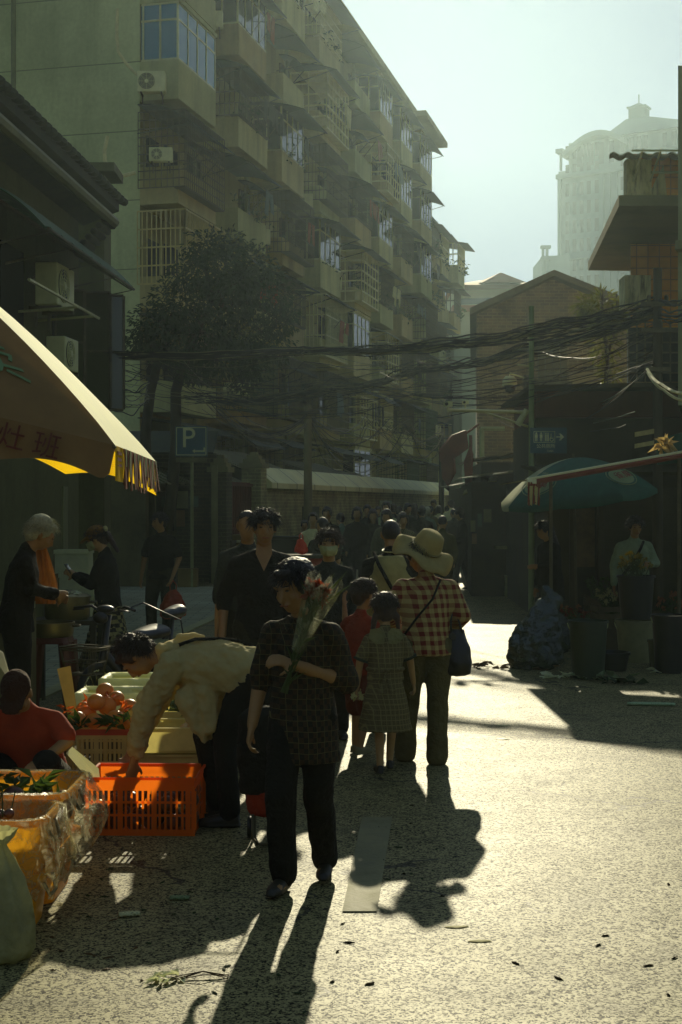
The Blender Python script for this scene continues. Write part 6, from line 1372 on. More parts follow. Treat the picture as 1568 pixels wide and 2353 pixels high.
def flowers(label, c, r, h, cols, n, group=None):
    t = thing('flower_bunch', label, 'flowers', c); st_ = MB(); pt = MB()
    for i in range(n):
        a = rnd(0, 2*PI); rr_ = r*math.sqrt(random.random()); e = V((rr_*math.cos(a), rr_*math.sin(a), h*rnd(.6, 1))); st_.tube([V((e.x*.3, e.y*.3, 0)), e], .005, 4)
        for _ in range(3): st_.leaf(V((e.x*.5, e.y*.5, e.z*rnd(.3, .9))), (rnd(-1,1), rnd(-1,1), rnd(.0,1)), (rnd(-1,1), 0, 1), rnd(.08,.16), rnd(.02,.04))
        for _ in range(12): d = V((random.gauss(0,1), random.gauss(0,1), random.gauss(0,1)+.3)).normalized(); pt.leaf(e, d, (rnd(-1,1), rnd(-1,1), 1), .045, .03)
    st_.build('stems', MATS['flower_stems'], t, False, False); pt.build('petals', cols, t, False, False)
M_pet = thin('dim_red_petals', (.16, .03, .02), .3, .7); M_pet2 = thin('dim_yellow_petals', (.22, .18, .03), .3, .7); M_pet3 = thin('dim_pink_petals', (.28, .12, .1), .3, .7)
flowers('yellow flowers in the tall dark bucket', G(1462, 1520)+V((0, 0, .85)), .2, .4, M_pet2, 18)
flowers('dark red flowers on the ground behind the green bucket', G(1345, 1490), .4, .5, M_pet, 26)
flowers('pinkish flowers near the shop post behind the rubbish bag', G(1300, 1465), .28, .42, M_pet3, 14)
tg = thing('twig_bundle', 'loose bundle of twigs sticking out of the dark green bucket', 'twigs', G(1352, 1558)+V((0, 0, .5))); mb = MB()
for i in range(22): mb.tube([(rnd(-.1,.1), rnd(-.1,.1), -.3), (rnd(-.2,.25), rnd(-.2,.2), .15), (rnd(-.25,.55), rnd(-.3,.3), rnd(.1,.3))], .005, 4)
mb.build('twigs', mat('dry_twigs', (.12, .1, .06), .8, .3, 9), tg)
cn_ = thing('carton', 'pale carton standing by the stall drain pipe', 'box', G(1187, 1372)); mb = MB(); mb.box((0, .15, .32), (.42, .4, .2)); mb.build('lid', M_plaster, cn_, world=False); mb = MB(); mb.box((0, .15, .11), (.40, .38, .22)); mb.build('carton_body', mat('carton_pale', (.32, .33, .26), .8, .15, 4), cn_, world=False)
kb_ = thing('crate', 'small wooden crate with debris on top beside the sunlit road', 'crate', G(1132, 1366)); mb = MB(); mb.box((0, .2, .14), (.36, .4, .28)); mb.build('crate_body', mat('dull_wood', (.13, .11, .07), .85, .25, 6, .3), kb_, world=False); mb = MB()
for _ in range(30): mb.leaf((rnd(-.16,.16), .2+rnd(-.16,.16), .29), (rnd(-1,1), rnd(-1,1), rnd(0,.5)), (0, 0, 1), .1, .05)
mb.build('debris', thin('pale_debris', (.25, .25, .18), .3), kb_, world=False)
bagmesh(G(1078, 1312), .9, .35, mat('teal_sack', (.10, .2, .2), .6, .2, 5, .3), 'teal sack dumped at the foot of the far stalls', 'sack', False, None, .03)

# more goods packed in the shade under the teal parasol
M_cr2 = mat('dim_crate', (.09, .07, .045), .8, .3, 6, .2)
def rcrate(label, c, w, d_, h, m, rz=0):
    t = thing('crate', label, 'crate', c, rz); mb = MB()
    for sg in (-1, 1):
        for i in range(3): mb.box((0, sg*d_/2, h*(.18+.32*i)), (w, .015, h*.22)); mb.box((sg*w/2, 0, h*(.18+.32*i)), (.015, d_, h*.22))
        for s2 in (-1, 1): mb.box((sg*(w/2-.02), s2*(d_/2-.02), h/2), (.03, .03, h))
    mb.box((0, 0, .02), (w-.03, d_-.03, .02)); mb.build('slats', m, t, world=False); return t
for u, v, w, h, z, rz, lb in ((1405, 1500, .5, .3, 0, .2, 'slatted crate left of the tall flower bucket'), (1410, 1500, .46, .28, .31, .1, 'upper slatted crate left of the tall flower bucket'), (1330, 1440, .6, .34, 0, -.2, 'wide slatted crate behind the dark red flowers'), (1500, 1462, .5, .36, 0, .1, 'slatted crate behind the grey white tub'), (1380, 1448, .42, .5, 0, 0, 'tall slatted crate by the shop post'), (1545, 1480, .55, .4, 0, .3, 'slatted crate at the right margin behind the black bin')):
    rcrate(lb, G(u, v)+V((0, 0, z)), w, .36, h, M_cr2, rz)
flowers('white and green flowers in the upper slatted crate', G(1410, 1500)+V((0, 0, .4)), .2, .36, thin('dim_white_petals', (.4, .4, .34), .3, .7), 20)
flowers('pink flowers in the slatted crate at the right margin', G(1545, 1480)+V((0, 0, .15)), .22, .5, M_pet3, 22)
flowers('red flowers in the wide slatted crate', G(1330, 1440)+V((0, 0, .1)), .26, .5, M_pet, 24)
flowers('leafy greens in the tall slatted crate by the shop post', G(1380, 1448)+V((0, 0, .3)), .2, .45, thin('dim_green_petals', (.06, .1, .03), .3, .7), 26)
bucket('low black basin in front of the tall slatted crate', G(1405, 1540), .2, .2, M_bbk, handle=False)
bagmesh(G(1285, 1500), .4, .5, M_gbag, 'second smaller dark bag leaning behind the rubbish bag', 'rubbish_bag', False, None, .018, .08)
# ------------------------------------------------------------------ fruit stall on the left
def fruit(name, label, c, r, m, group, sx=1):
    mb = MB(); mb.ell((0, 0, 0), (r*sx, r, r*.9), Matrix.Rotation(rnd(0, 3), 3, 'X'), 14, 10); o = mb.build(name, m, None, True); o.location = c; return tag(o, label, name.replace('_', ' '), group)
def crate(label, c, w, d, h, m, rz=0, slots=3, sp=.028, bar=.012, rim=.05, rim_m=None, name='plastic_crate'):
    t = thing(name, label, 'crate', c, rz); mb = MB(); th = .012
    for y_, x_ in ((-d/2, None), (d/2, None), (None, -w/2), (None, w/2)):
        L = w if x_ is None else d-2*th
        n = int(L/sp)
        def put(a, wid, z0, z1):
            off = rnd(0, .0006)
            if x_ is None: yy = y_+(th/2+off if y_ < 0 else -th/2-off); mb.quad((a-wid/2, yy, z0), (a+wid/2, yy, z0), (a+wid/2, yy, z1), (a-wid/2, yy, z1))
            else: xx = x_+(th/2+off if x_ < 0 else -th/2-off); mb.quad((xx, a-wid/2, z0), (xx, a+wid/2, z0), (xx, a+wid/2, z1), (xx, a-wid/2, z1))
        rows = [rim*.8] + [h*(i+1)/(slots+1) for i in range(slots)] 
        put(0, L, .0, .035); put(0, L, h-rim-.025, h-rim)
        for i in range(slots-1): zz = .035+(h-rim-.06)*(i+1)/slots; put(0, L, zz, zz+.014)
        for i in range(n+1):
            a = -L/2+bar/2+(L-bar)*i/n; put(a, bar if i not in (0, n) and i % 6 else bar*2.2, .035, h-rim-.025)
    mb.box((0, 0, .008), (w-.03, d-.03, .012)); mb.build('basket', m, t, world=False)
    mb = MB(); o_ = .009; W2, D2 = w/2, d/2
    c4 = lambda e, z: [(-W2-e, -D2-e, z), (W2+e, -D2-e, z), (W2+e, D2+e, z), (-W2-e, D2+e, z)]
    mb.rings([c4(-.004, h-rim), c4(-.004, h-.002), c4(o_, h), c4(o_, h-.014)], True, False)
    mb.build('rim', rim_m or m, t, world=False); return t
M_ocr = thin('orange_crate_plastic', (.92, .20, .025), .6, .35, .1, 4, .05)
OC = V((-1.087, 7.93, 0)); crate('bright orange slatted plastic crate on the road in front of the bending man', OC, .60, .42, .32, M_ocr, -.03, 3, .031, .013)
M_dfr = mat('dark_plum_skin', (.09, .035, .02), .35, .3, 8, .05); M_ofr = mat('orange_fruit_skin', (.60, .22, .04), .4, .15, 10, .2, 90); M_egg = mat('pale_fruit_skin', (.5, .33, .2), .5, .12, 8, .05)
for i in range(26): fruit('plum', 'dark round fruit lying in the orange crate', OC+V((-.25+.1*(i % 6)+rnd(-.015,.015), -.15+.095*(i//6)+rnd(-.015,.015), .145+.02*((i*7) % 3))), rnd(.043, .05), M_dfr, 'fruit in the orange crate')
for i in range(20): fruit('plum', 'dark round fruit lying in the orange crate', OC+V((-.25+.1*(i % 6)+rnd(-.015,.015), -.13+.1*(i//6), .06)), .047, M_dfr, 'fruit in the orange crate')
def price(label, pts, d, m, tilt=.03):
    mb = MB(); mb.face(mb.vs([P(u, v, d+(i > 1)*tilt) for i, (u, v) in enumerate(pts)])); return tag(mb.build('price_card', m), label, 'card')
M_card = thin('cardboard', (.34, .25, .12), .12, .85, .12, 9); M_wcard = thin('white_card', (.78, .8, .9), .2, .8, .05, 9)
price('white card sign leaning into the orange crate', [(206, 1794), (230, 1793), (227, 1766), (166, 1716), (152, 1731)], 7.75, M_wcard, -.05)
price('tall brown cardboard sign stuck behind the oranges', [(155, 1640), (177, 1630), (162, 1530), (131, 1537)], 9.3, M_card)
price('small cardboard sign with handwriting between the crates', [(322, 1693), (346, 1682), (318, 1628), (294, 1634)], 8.75, M_card)
mb = MB(); mb.prism([P(0-30, 1600, 9.6), P(28, 1575, 9.6), P(6, 1500, 9.9), P(-40, 1470, 9.9)], (0, .02, 0)); tag(mb.build('board', mat('pale_plank', (.3, .29, .2), .8, .2, 6, .2)), 'pale board leaning at the left margin above the seller', 'board')
# crates behind
M_gcr = mat('dark_grid_crate', (.07, .06, .04), .6, .25, 6, .1); M_rcr = mat('red_crate_rim', (.38, .06, .03), .5, .2, 6, .1); M_ycr = mat('cream_crate', (.42, .36, .2), .6, .2, 6, .1)
crate('cream crate with a red rim piled with oranges', V((-1.50, 9.05, 0)), .42, .36, .40, M_ycr, 0, 4, .03, .014, .04, M_rcr)
crate('dark grid crate beside the red rimmed crate', V((-1.86, 8.98, 0)), .28, .36, .30, M_gcr, 0, 4, .03, .014)
crate('cream wicker look crate under the foam tray', V((-1.09, 9.08, 0)), .44, .4, .24, M_ycr, 0, 3, .03, .016)
M_foam = thin('white_foam', (.72, .76, .9), .45, .75, .06, 10, .2); M_lin = thin('white_plastic_liner', (.72, .78, .95), .4, .5, .06, 9, .5)
def openbox(label, c, w, d, h, m, name='foam_box', rz=0, th=.03, liner=False):
    t = thing(name, label, 'box', c, rz); mb = MB()
    R4 = lambda e, z: [(-w/2-e, -d/2-e, z), (w/2+e, -d/2-e, z), (w/2+e, d/2+e, z), (-w/2-e, d/2+e, z)]
    mb.rings([R4(-.02, 0), R4(0, .02), R4(0, h), R4(-th, h), R4(-th, h-.012)], True, False); mb.quad(*R4(-.02, .003)); mb.build('box_body', m, t, world=False)
    if liner:
        mb = MB(); n = 60; rr = []
        for k, (o_, z_) in enumerate(((-.05, h*.35), (-.03, h+.005), (0, h+.022), (.022, h+.0), (.035, h*.72), (.05, h*.45))):
            ring = []
            for j in range(n):
                a = 2*PI*j/n; cx, cy = math.cos(a), math.sin(a); m_ = max(abs(cx)/(w/2), abs(cy)/(d/2)); p = V((cx/m_, cy/m_, 0)); nn = p.normalized()
                wv = .018*noise.noise(V((j*.5, k*.8, c[0]*9)))*(1 if k > 0 else .3); ring.append(p + nn*(o_+wv) + V((0, 0, z_+.03*noise.noise(V((j*.35, k, c[1])))*(k > 2))))
            rr.append(ring)
        mb.rings(rr, True, False); o = mb.build('liner', M_lin, t, True, False); solid(o, .002)
    return t
openbox('pale foam tray of small round fruit on the wicker look crate', V((-1.09, 9.08, .245)), .46, .42, .16, thin('cream_foam', (.66, .6, .44), .4, .8, .12, 8, .2), 'foam_tray')
for i in range(11): fruit('peach', 'pale round fruit in the foam tray', V((-.99+.058*(i % 4)+rnd(-.01,.01), 8.96+.075*(i//4), .375+.02*(i % 2))), .036, M_egg, 'pale fruit in the foam tray')
openbox('white foam box lined with plastic in front, holding a few leaves', V((-1.55, 10.0, .18)), .56, .38, .30, M_foam, liner=True)
openbox('white foam box lined with plastic just behind the front one', V((-1.44, 10.5, .2)), .60, .38, .32, M_foam, liner=True)
for c, lb in (((-1.55, 10.0, 0), 'low dark crate under the front foam box'), ((-1.44, 10.5, 0), 'low dark crate under the rear foam box')): crate(lb, V(c), .5, .36, .17, M_gcr, 0, 2, .04, .016)
for i in range(5): fruit('cherry', 'small red fruit left in the foam box', V((-1.36+rnd(-.05,.05), 9.96+rnd(-.06,.06), .44)), .018, M_rcr, 'red fruit in the foam box')
M_lf = thin('citrus_leaf', (.05, .09, .025), .35, .45, .4, 5); M_dry = thin('orange_dry_leaf', (.50, .11, .025), .5, .6, .3, 5)
op = [(-1.66, 8.93, .45), (-1.55, 8.92, .44), (-1.42, 8.94, .45), (-1.61, 9.05, .47), (-1.49, 9.05, .52), (-1.38, 9.05, .46), (-1.55, 9.0, .55), (-1.44, 9.1, .56), (-1.65, 9.14, .48), (-1.33, 8.97, .43), (-1.36, 9.13, .5), (-1.52, 9.15, .6)]
for i, p in enumerate(op): fruit('orange', 'large orange fruit heaped on the red rimmed crate', p, rnd(.05, .062), M_ofr, 'oranges heaped on the red rimmed crate')
def leafpile(label, boxes, n, m, l=(.05, .1), grp=None, name='leaf_sprig'):
    mb = MB(); c0 = V(boxes[0][0])
    for c, r in boxes:
        for _ in range(n): mb.leaf(V(c)-c0+V((rnd(-r,r), rnd(-r,r)*.7, rnd(-r,r)*.5)), (rnd(-1,1), rnd(-1,1), rnd(-.4,1)), (rnd(-1,1), rnd(-1,1), 1), rnd(*l), rnd(*l)*.45)
    o = mb.build(name, m); o.location = c0; return tag(o, label, 'leaves', grp)
leafpile('dry orange leaves standing up among the oranges', [((-1.72, 9.05, .50), .05), ((-1.60, 9.02, .54), .05), ((-1.46, 9.03, .58), .04), ((-1.36, 9.0, .51), .04)], 9, M_dry, (.03, .07))
leafpile('green citrus sprig lying on the right of the oranges', [((-1.33, 8.86, .46), .09), ((-1.44, 8.84, .44), .05), ((-1.62, 8.84, .43), .04)], 13, M_lf, (.06, .12))
leafpile('bagged green vegetables behind the foam tray', [((-1.06, 9.6, .44), .12), ((-.96, 9.6, .44), .1)], 60, thin('bagged_leaf', (.16, .22, .14), .4, .3), (.08, .16))
openbox('cream box under the bagged green vegetables', V((-1.02, 9.62, .0)), .48, .36, .42, MATS['cream_foam'], 'box')
# yellow tubs
M_ytub = thin('yellow_tub_plastic', (.85, .46, .03), .5, .35, .12, 3, .05); M_otub = thin('brown_orange_tub_plastic', (.80, .42, .04), .45, .4, .15, 3, .05)
def rrect(w, d, r, z, n=8):
    pts = []
    for cx, cy, a0 in ((w/2-r, d/2-r, 0), (-w/2+r, d/2-r, 90), (-w/2+r, -d/2+r, 180), (w/2-r, -d/2+r, 270)):
        for i in range(n+1): a = R(a0+90*i/n); pts.append(V((cx+r*math.cos(a), cy+r*math.sin(a), z)))
    return pts
def tub(label, c, w, d, h, m, rz=0, group=None):
    t = thing('tub', label, 'tub', c, rz, group); mb = MB(); k = .86
    mb.rings([rrect(.02, .02, .008, .004), rrect(w*k, d*k, .06, .004), rrect(w, d, .08, h-.002), rrect(w+.035, d+.035, .09, h), rrect(w+.04, d+.04, .09, h-.028)], True, False); mb.build('shell', m, t, 'a', False)
    mb = MB(); mb.tube([(w/2*.93+.03, -.09, h-.05), (w/2+.035, -.06, h-.11), (w/2+.035, .06, h-.11), (w/2*.93+.03, .09, h-.05)], .008, 6); mb.build('handle', M_iron, t, True, False); return t
def liner(label, c, w, d, h, rz, drop, bulge, seed, mt, sides=1.0):
    mb = MB(); n = 96; rr = []
    for k, (o_, z_) in enumerate(((-.10, h-.10), (-.05, h-.01), (-.01, h+.02), (.02, h+.012), (.04, h-.05), (bulge*.8, h-drop*.35), (bulge, h-drop*.6), (bulge*.75, h-drop*.85), (bulge*.3, h-drop))):
        ring = []; base = rrect(w, d, .09, 0, n//4-1)
        for j, p in enumerate(base):
            nn = p.normalized(); wv = noise.noise(V((j*.33, k*.55, seed)))*.028*(k > 1) + noise.noise(V((j*1.1, k*.3, seed+5)))*.010; dz = .08*noise.noise(V((j*.17, seed*2, k*.2)))*(k > 3)
            ring.append(p + nn*(o_+wv) + V((0, 0, z_+dz)))
        rr.append(ring)
    mb.rings(rr, True, False); o = mb.build('plastic_liner', mt, None, True); o.location = c; o.rotation_euler[2] = rz; return tag(o, label, 'plastic bag')
t = NT('cloudy_film'); n_ = t.noise(16, 5, .65, dist=1.5); t.base((.75, .75, .7), .2, 0, .6); tr = t.add('ShaderNodeBsdfTransparent'); tr.inputs[0].default_value = (.96, .94, .85, 1); tl = t.add('ShaderNodeBsdfTranslucent'); tl.inputs[0].default_value = (.72, .68, .5, 1)
m1 = t.add('ShaderNodeMixShader'); m1.inputs[0].default_value = .55; t.l(t.b.outputs[0], m1.inputs[1]); t.l(tl.outputs[0], m1.inputs[2]); m2 = t.add('ShaderNodeMixShader'); t.l(t.ramp(n_, [(.45, .12), (.62, .62)]), m2.inputs[0]); t.l(tr.outputs[0], m2.inputs[1]); t.l(m1.outputs[0], m2.inputs[2]); t.l(m2.outputs[0], t.out.inputs[0]); t.bump(t.noise(9, 6, .7, dist=2), 1, .05); M_cfilm = t.m
T1 = V((-1.55, 6.60, 0)); T2 = V((-1.52, 6.10, 0))
tub('brown orange tub at the bottom of the rear stack', T1, .58, .50, .26, M_otub); tub('bright yellow tub on the rear stack with leafy fruit inside', T1+V((0, 0, .235)), .62, .54, .275, M_ytub)
tub('brown tub standing nearest the viewer at the left margin', T2, .50, .34, .25, M_otub); tub('yellow tub wrapped in crumpled film on the nearest stack', T2+V((0, 0, .225)), .53, .37, .26, M_otub)
liner('clear film bulging over the rim of the bright yellow tub', T1+V((.0, 0, 0)), .66, .58, .50, 0, .32, .11, 3.1, M_cfilm)
liner('crumpled film draped over the nearest stack of tubs', T2+V((0, 0, 0)), .57, .41, .475, 0, .30, .07, 8.4, M_cfilm)
for i in range(14): fruit('plum', 'dark fruit among leaves in the bright yellow tub', T1+V((-.24+.13*(i % 5)+rnd(-.02,.02), -.18+.14*(i//5), .43+rnd(-.01,.02))), .055, M_dfr, 'fruit in the bright yellow tub')
leafpile('dark citrus leaves poking out of the bright yellow tub', [(T1+V((-.1, -.02, .5)), .1), (T1+V((.08, .02, .49)), .1), (T1+V((.2, -.1, .47)), .06)], 18, M_lf, (.06, .13))
for i in range(9): fruit('cherry', 'dark cherry in the film wrapped tub', T2+V((-.1+.05*(i % 5)+rnd(-.02,.02), -.06+.06*(i//5), .47+rnd(-.01,.02))), .022, M_dfr, 'cherries in the film wrapped tub')
mb = MB()
for i in range(8): mb.tube([T2+V((-.1+.03*i, -.05, .47)), T2+V((-.08+.03*i+rnd(-.05,.05), 0, .55+rnd(0,.05)))], .003, 4)
tag(mb.build('stems', MATS['flower_stems']), 'thin fruit stalks sticking up from the film wrapped tub', 'stalks')
gt_ = thing('plastic_bag', 'limp greenish plastic bag standing at the bottom left margin', 'bag', (-1.345, 5.62, 0)); mb = MB(); rr = []
for i, (r_, z_) in enumerate(((.02, .004), (.10, .008), (.125, .05), (.122, .14), (.108, .24), (.082, .33), (.05, .40), (.026, .44), (.02, .455), (.045, .49), (.06, .52))):
    rr.append([V((r_*(1+.16*math.sin(7*j*PI/24+i*.5)*min(1, i/4)+.14*noise.noise(V((j*.3, i*.5, 3))))*math.cos(j*PI/24), r_*.8*(1+.16*math.sin(7*j*PI/24+i*.5)*min(1, i/4))*math.sin(j*PI/24), z_+.012*noise.noise(V((j*.4, i, 7))))) for j in range(48)])
mb.rings(rr, True, False); mb.build('bag_body', thin('pale_green_film', (.42, .43, .42), .5, .3, .3, 9, 1), gt_, True, False)
# shopping trolley behind the front woman
tr_ = thing('shopping_trolley', 'folding shopping trolley with a black bag and red base behind the front woman', 'trolley', G(620, 1932)); k = 7.6/3267
mb = MB(); mb.loft([((-.02, .0, .26), .14, .1), ((-.03, .0, .5), .15, .11), ((-.05, .0, .68), .12, .09), ((-.05, 0, .72), .06, .05)]); fuse(mb, 'bag_body', C_blk, tr_, .013, 2, .02, .08)
mb = MB(); mb.loft([((0, 0, .14), .10, .08), ((0, 0, .17), .125, .095), ((0, 0, .28), .135, .1)]); fuse(mb, 'red_base', cloth('red_bag_cloth', (.28, .035, .015)), tr_, .012, 1, .012, .05)
mb = MB()
for s in (-.085, .085): mb.tube([(s, -.09, .16), (s, -.10, .035), (s+.03, -.13, .012), (s, .06, .012), (s, .1, .7)], .008, 6)
mb.tube([(-.055, -.13, .012), (.115, -.13, .012)], .008, 6); mb.tube([(-.085, .1, .7), (-.085, .12, .85), (.085, .12, .85), (.085, .1, .7)], .008, 6); mb.build('frame', M_iron, tr_, True, False)
for s in (-.11, .11): mb = MB(); mb.lathe([(.001, -.012), (.055, -.012), (.06, 0), (.055, .012), (.001, .012)], (s, .06, .06), 18, Matrix.Rotation(R(90), 3, 'Y')); mb.build('wheel', M_bbk, tr_, 'a', False)

# ------------------------------------------------------------------ electric bicycle
M_rub = mat('tyre_rubber', (.018, .018, .016), .7, .2, 20, .1); M_chr = mat('worn_chrome', (.45, .45, .4), .25, .1, 20, .05, metal=.9); M_bpl = mat('black_gloss_plastic', (.015, .014, .012), .42, .2, 9, .05, spec=.6)
def wheel(t, c, r, ax, nm='wheel', tube=.028):
    mb = MB(); ax = V(ax).normalized(); b = ax.cross(V((0, 0, 1))).normalized(); u_ = V((0, 0, 1)); n = 30
    mb.tube([V(c)+b*r*math.cos(j*2*PI/n)+u_*r*math.sin(j*2*PI/n) for j in range(n+1)], tube, 8); w_ = mb.build(nm, M_rub, t, True, False)
    mb = MB()
    for j in range(12): mb.tube([V(c), V(c)+b*r*math.cos(j*PI/6)+u_*r*math.sin(j*PI/6)], .004, 4)
    mb.tube([V(c)+b*(r-.04)*math.cos(j*2*PI/n)+u_*(r-.04)*math.sin(j*2*PI/n) for j in range(n+1)], .012, 6); mb.tube([V(c)-ax*.05, V(c)+ax*.05], .03, 8); mb.build('rim', M_chr, w_, True, False)
eb = thing('electric_bicycle', 'black electric bicycle with a wire basket and two saddles behind the fruit boxes', 'bicycle', (-2.02, 11.75, 0), R(-27))   # local +y runs to its rear
wheel(eb, (0, 0, .24), .23, (1, 0, 0)); wheel(eb, (0, 1.2, .24), .23, (1, 0, 0))
mb = MB(); mb.tube([(0, 0, .24), (-.0, .10, .6), (0, .16, .88)], .03, 8); mb.tube([(0, .12, .55), (0, .4, .3), (0, .85, .3), (0, 1.2, .24)], .04, 8); mb.tube([(0, .8, .3), (0, .78, .62)], .025, 8); mb.tube([(0, 1.05, .3), (.0, 1.12, .80)], .02, 8); mb.build('frame', M_bpl, eb, True, False)
mb = MB(); mb.tube([(-.31, .10, .93), (-.17, .16, .95), (-.08, .16, .90), (.08, .16, .90), (.17, .16, .95), (.31, .10, .93)], .013, 8); mb.tube([(-.29, .06, .92), (-.18, .07, .93)], .007, 5); mb.tube([(.29, .06, .92), (.18, .07, .93)], .007, 5); mb.build('handlebar', M_bpl, eb, True, False)
mb = MB(); mb.ell((0, .12, .93), (.085, .06, .035)); mb.ell((0, .05, .86), (.07, .05, .05)); mb.build('headlamp', M_bpl, eb, True, False)
mb = MB()
for z, s in ((.42, .75), (.52, .85), (.62, .95), (.64, 1.0)): mb.tube([V((p.x*s, p.y*s-.16, z)) for p in rrect(.36, .26, .04, 0, 3)+[rrect(.36, .26, .04, 0, 3)[0]]], .004 if z < .6 else .007, 5)
rp = rrect(.36, .26, .04, 0, 4)
for p in rp: mb.tube([V((p.x*.75, p.y*.75-.16, .42)), V((p.x, p.y-.16, .64))], .003, 4)
for i in range(7): mb.tube([(-.12+.04*i, -.26, .42), (-.12+.04*i, -.06, .42)], .003, 4)
mb.build('basket', M_iron, eb, True, False)
mb = MB(); mb.loft([((0, .52, .66), .05, .03), ((0, .60, .67), .09, .05), ((0, .75, .68), .14, .06), ((0, .88, .69), .15, .065), ((0, .95, .69), .1, .04)]); fuse(mb, 'saddle', M_bpl, eb, .014, 3)
mb = MB(); mb.loft([((0, 1.0, .82), .04, .03), ((0, 1.07, .83), .08, .045), ((0, 1.18, .84), .1, .06), ((0, 1.24, .86), .08, .05)]); fuse(mb, 'rear_saddle', M_bpl, eb, .013, 3)
mb = MB(); mb.tube([(.1, .15, .9), (.25, .3, .98), (.3, .8, .8), (.15, 1.15, .35)], .007, 5); mb.build('brake_cable', M_bpl, eb, True, False)
mb = MB(); mb.box((0, .35, .42), (.2, .12, .36)); mb.box((0, .6, .25), (.24, .4, .06)); o = mb.build('leg_shield', M_bpl, eb, world=False); o.modifiers.new('b', 'BEVEL').width = .02
# bicycle by the gate
bc = thing('bicycle', 'old bicycle with a front basket parked by the red gate', 'bicycle', (X(516, 33), 33, 0), R(70)); 
wheel(bc, (0, 0, .33), .32, (1, 0, 0), tube=.02); wheel(bc, (0, 1.05, .33), .32, (1, 0, 0), tube=.02)
mb = MB(); mb.tube([(0, 0, .33), (0, .12, .75), (0, .15, 1.0)], .016, 6); mb.tube([(0, .12, .72), (0, .55, .3), (0, 1.05, .33)], .016, 6); mb.tube([(0, .12, .78), (0, .75, .75), (0, .55, .3)], .014, 6); mb.tube([(-.28, .2, 1.02), (0, .12, 1.0), (.28, .2, 1.02)], .012, 6); mb.build('frame', M_iron, bc, True, False)
mb = MB(); mb.loft([((0, .62, .86), .03, .02), ((0, .8, .88), .08, .035), ((0, .85, .88), .06, .03)]); mb.build('saddle', M_bpl, bc, True, False)
mb = MB(); mb.rings([[V((p.x*.8, p.y*.8-.12, .72)) for p in rrect(.34, .26, .04, 0, 3)], [V((p.x, p.y-.12, .98)) for p in rrect(.34, .26, .04, 0, 3)]], True, False); solid(mb.build('basket', M_gcr, bc, False, False), .01)
wb = thing('foam_box', 'stack of white foam boxes behind the parked bicycle', 'box', (X(546, 34), 34.0, 0)); mb = MB(); mb.box((0, 0, .45), (.75, .4, .9)); mb.box((.02, 0, 1.0), (.6, .36, .18)); mb.build('box_body', mat('brown_carton', (.22, .17, .1), .85, .2, 4, .1), wb, world=False); mb = MB(); mb.box((0, 0, .93), (.8, .44, .06)); mb.build('lid', M_foam, wb, world=False)

# ------------------------------------------------------------------ cooking stand on the left
M_pot = mat('dull_steel_pot', (.16, .15, .12), .35, .25, 6, .05, metal=.7)
def pot(label, c, r, h, lid=True):
    t = thing('cooking_pot', label, 'pot', c); mb = MB(); mb.lathe([(.001, 0), (r*.93, 0), (r, .03), (r, h), (r*1.05, h), (r*1.05, h-.015), (r*.97, h-.015), (r*.96, .03), (.001, .02)], (0, 0, 0), 30); mb.build('pot_body', M_pot, t, 'a', False)
    for s in (-1, 1): mb = MB(); mb.tube([(s*r, -.05, h*.75), (s*(r+.05), -.04, h*.75), (s*(r+.05), .04, h*.75), (s*r, .05, h*.75)], .01, 6); mb.build('handle', M_iron, t, True, False)
    if lid: mb = MB(); mb.lathe([(.001, h+.06), (r*.2, h+.055), (r*.9, h+.015), (r*1.02, h+.002), (.001, h+.001)], (0, 0, 0), 30); mb.build('lid', M_pot, t, 'a', False)
    return t
tbz = Z(1424, 12.8)
tb = thing('table', 'dark wooden stand under the big steel pot', 'table', (X(150, 12.8), 12.9, 0)); mb = MB(); mb.box((0, 0, tbz-.02), (.62, .5, .04)); mb.build('tabletop', M_shop, tb, world=False)
for a in (-1, 1):
    for b in (-1, 1): mb = MB(); mb.box((a*.27, b*.2, (tbz-.04)/2), (.05, .05, tbz-.04)); mb.build('leg', M_shop, tb, world=False)
pot('big lidded steel pot on the dark wooden stand', (X(152, 12.8), 12.85, tbz), .205, .21)
mb = MB(); c = V((X(172, 12.8), 12.8, Z(1368, 12.8)))
for _ in range(14): mb.leaf(c+V((rnd(-.06,.06), rnd(-.05,.05), rnd(.0,.02))), (rnd(-1,1), rnd(-1,1), rnd(0,.5)), (rnd(-1,1), 0, 1), rnd(.06,.1), rnd(.05,.08))
tag(mb.build('plastic_bag', M_lin), 'crumpled white plastic bag lying on the lid of the big pot', 'bag')
pot('wide shallow steel pan on the red plastic stool', (X(114, 11.9), 11.9, Z(1462, 11.9)), .2, .12, False)
rs = thing('stool', 'tall dark red plastic stool under the steel pan', 'stool', (X(118, 11.9), 11.9, 0)); h_ = Z(1462, 11.9)-.002; M_st = mat('red_brown_plastic', (.11, .03, .015), .45, .2, 6, .05)
mb = MB(); mb.rings([rrect(.34, .34, .06, h_-.05), rrect(.32, .32, .06, h_)]); mb.build('seat', M_st, rs, world=False)
for a in (-1, 1):
    for b in (-1, 1): mb = MB(); mb.loft([((a*.19, b*.19, 0), .04, .04), ((a*.135, b*.135, h_-.04), .055, .055)], n=8); mb.build('leg', M_st, rs, world=False)
wc = thing('crate', 'upright grey wooden crate with a tray on top at the left margin', 'crate', (X(28, 11.4), 11.4, 0)); hz_ = Z(1405, 11.4); mb = MB()
for i in range(6): mb.box((-.15+.055*i, 0, hz_/2), (.05, .4, hz_-.004*(i % 2)))
mb.build('planks', mat('grey_planks', (.14, .13, .09), .85, .25, 6, .3, stretch=(2, 2, .3)), wc, world=False)
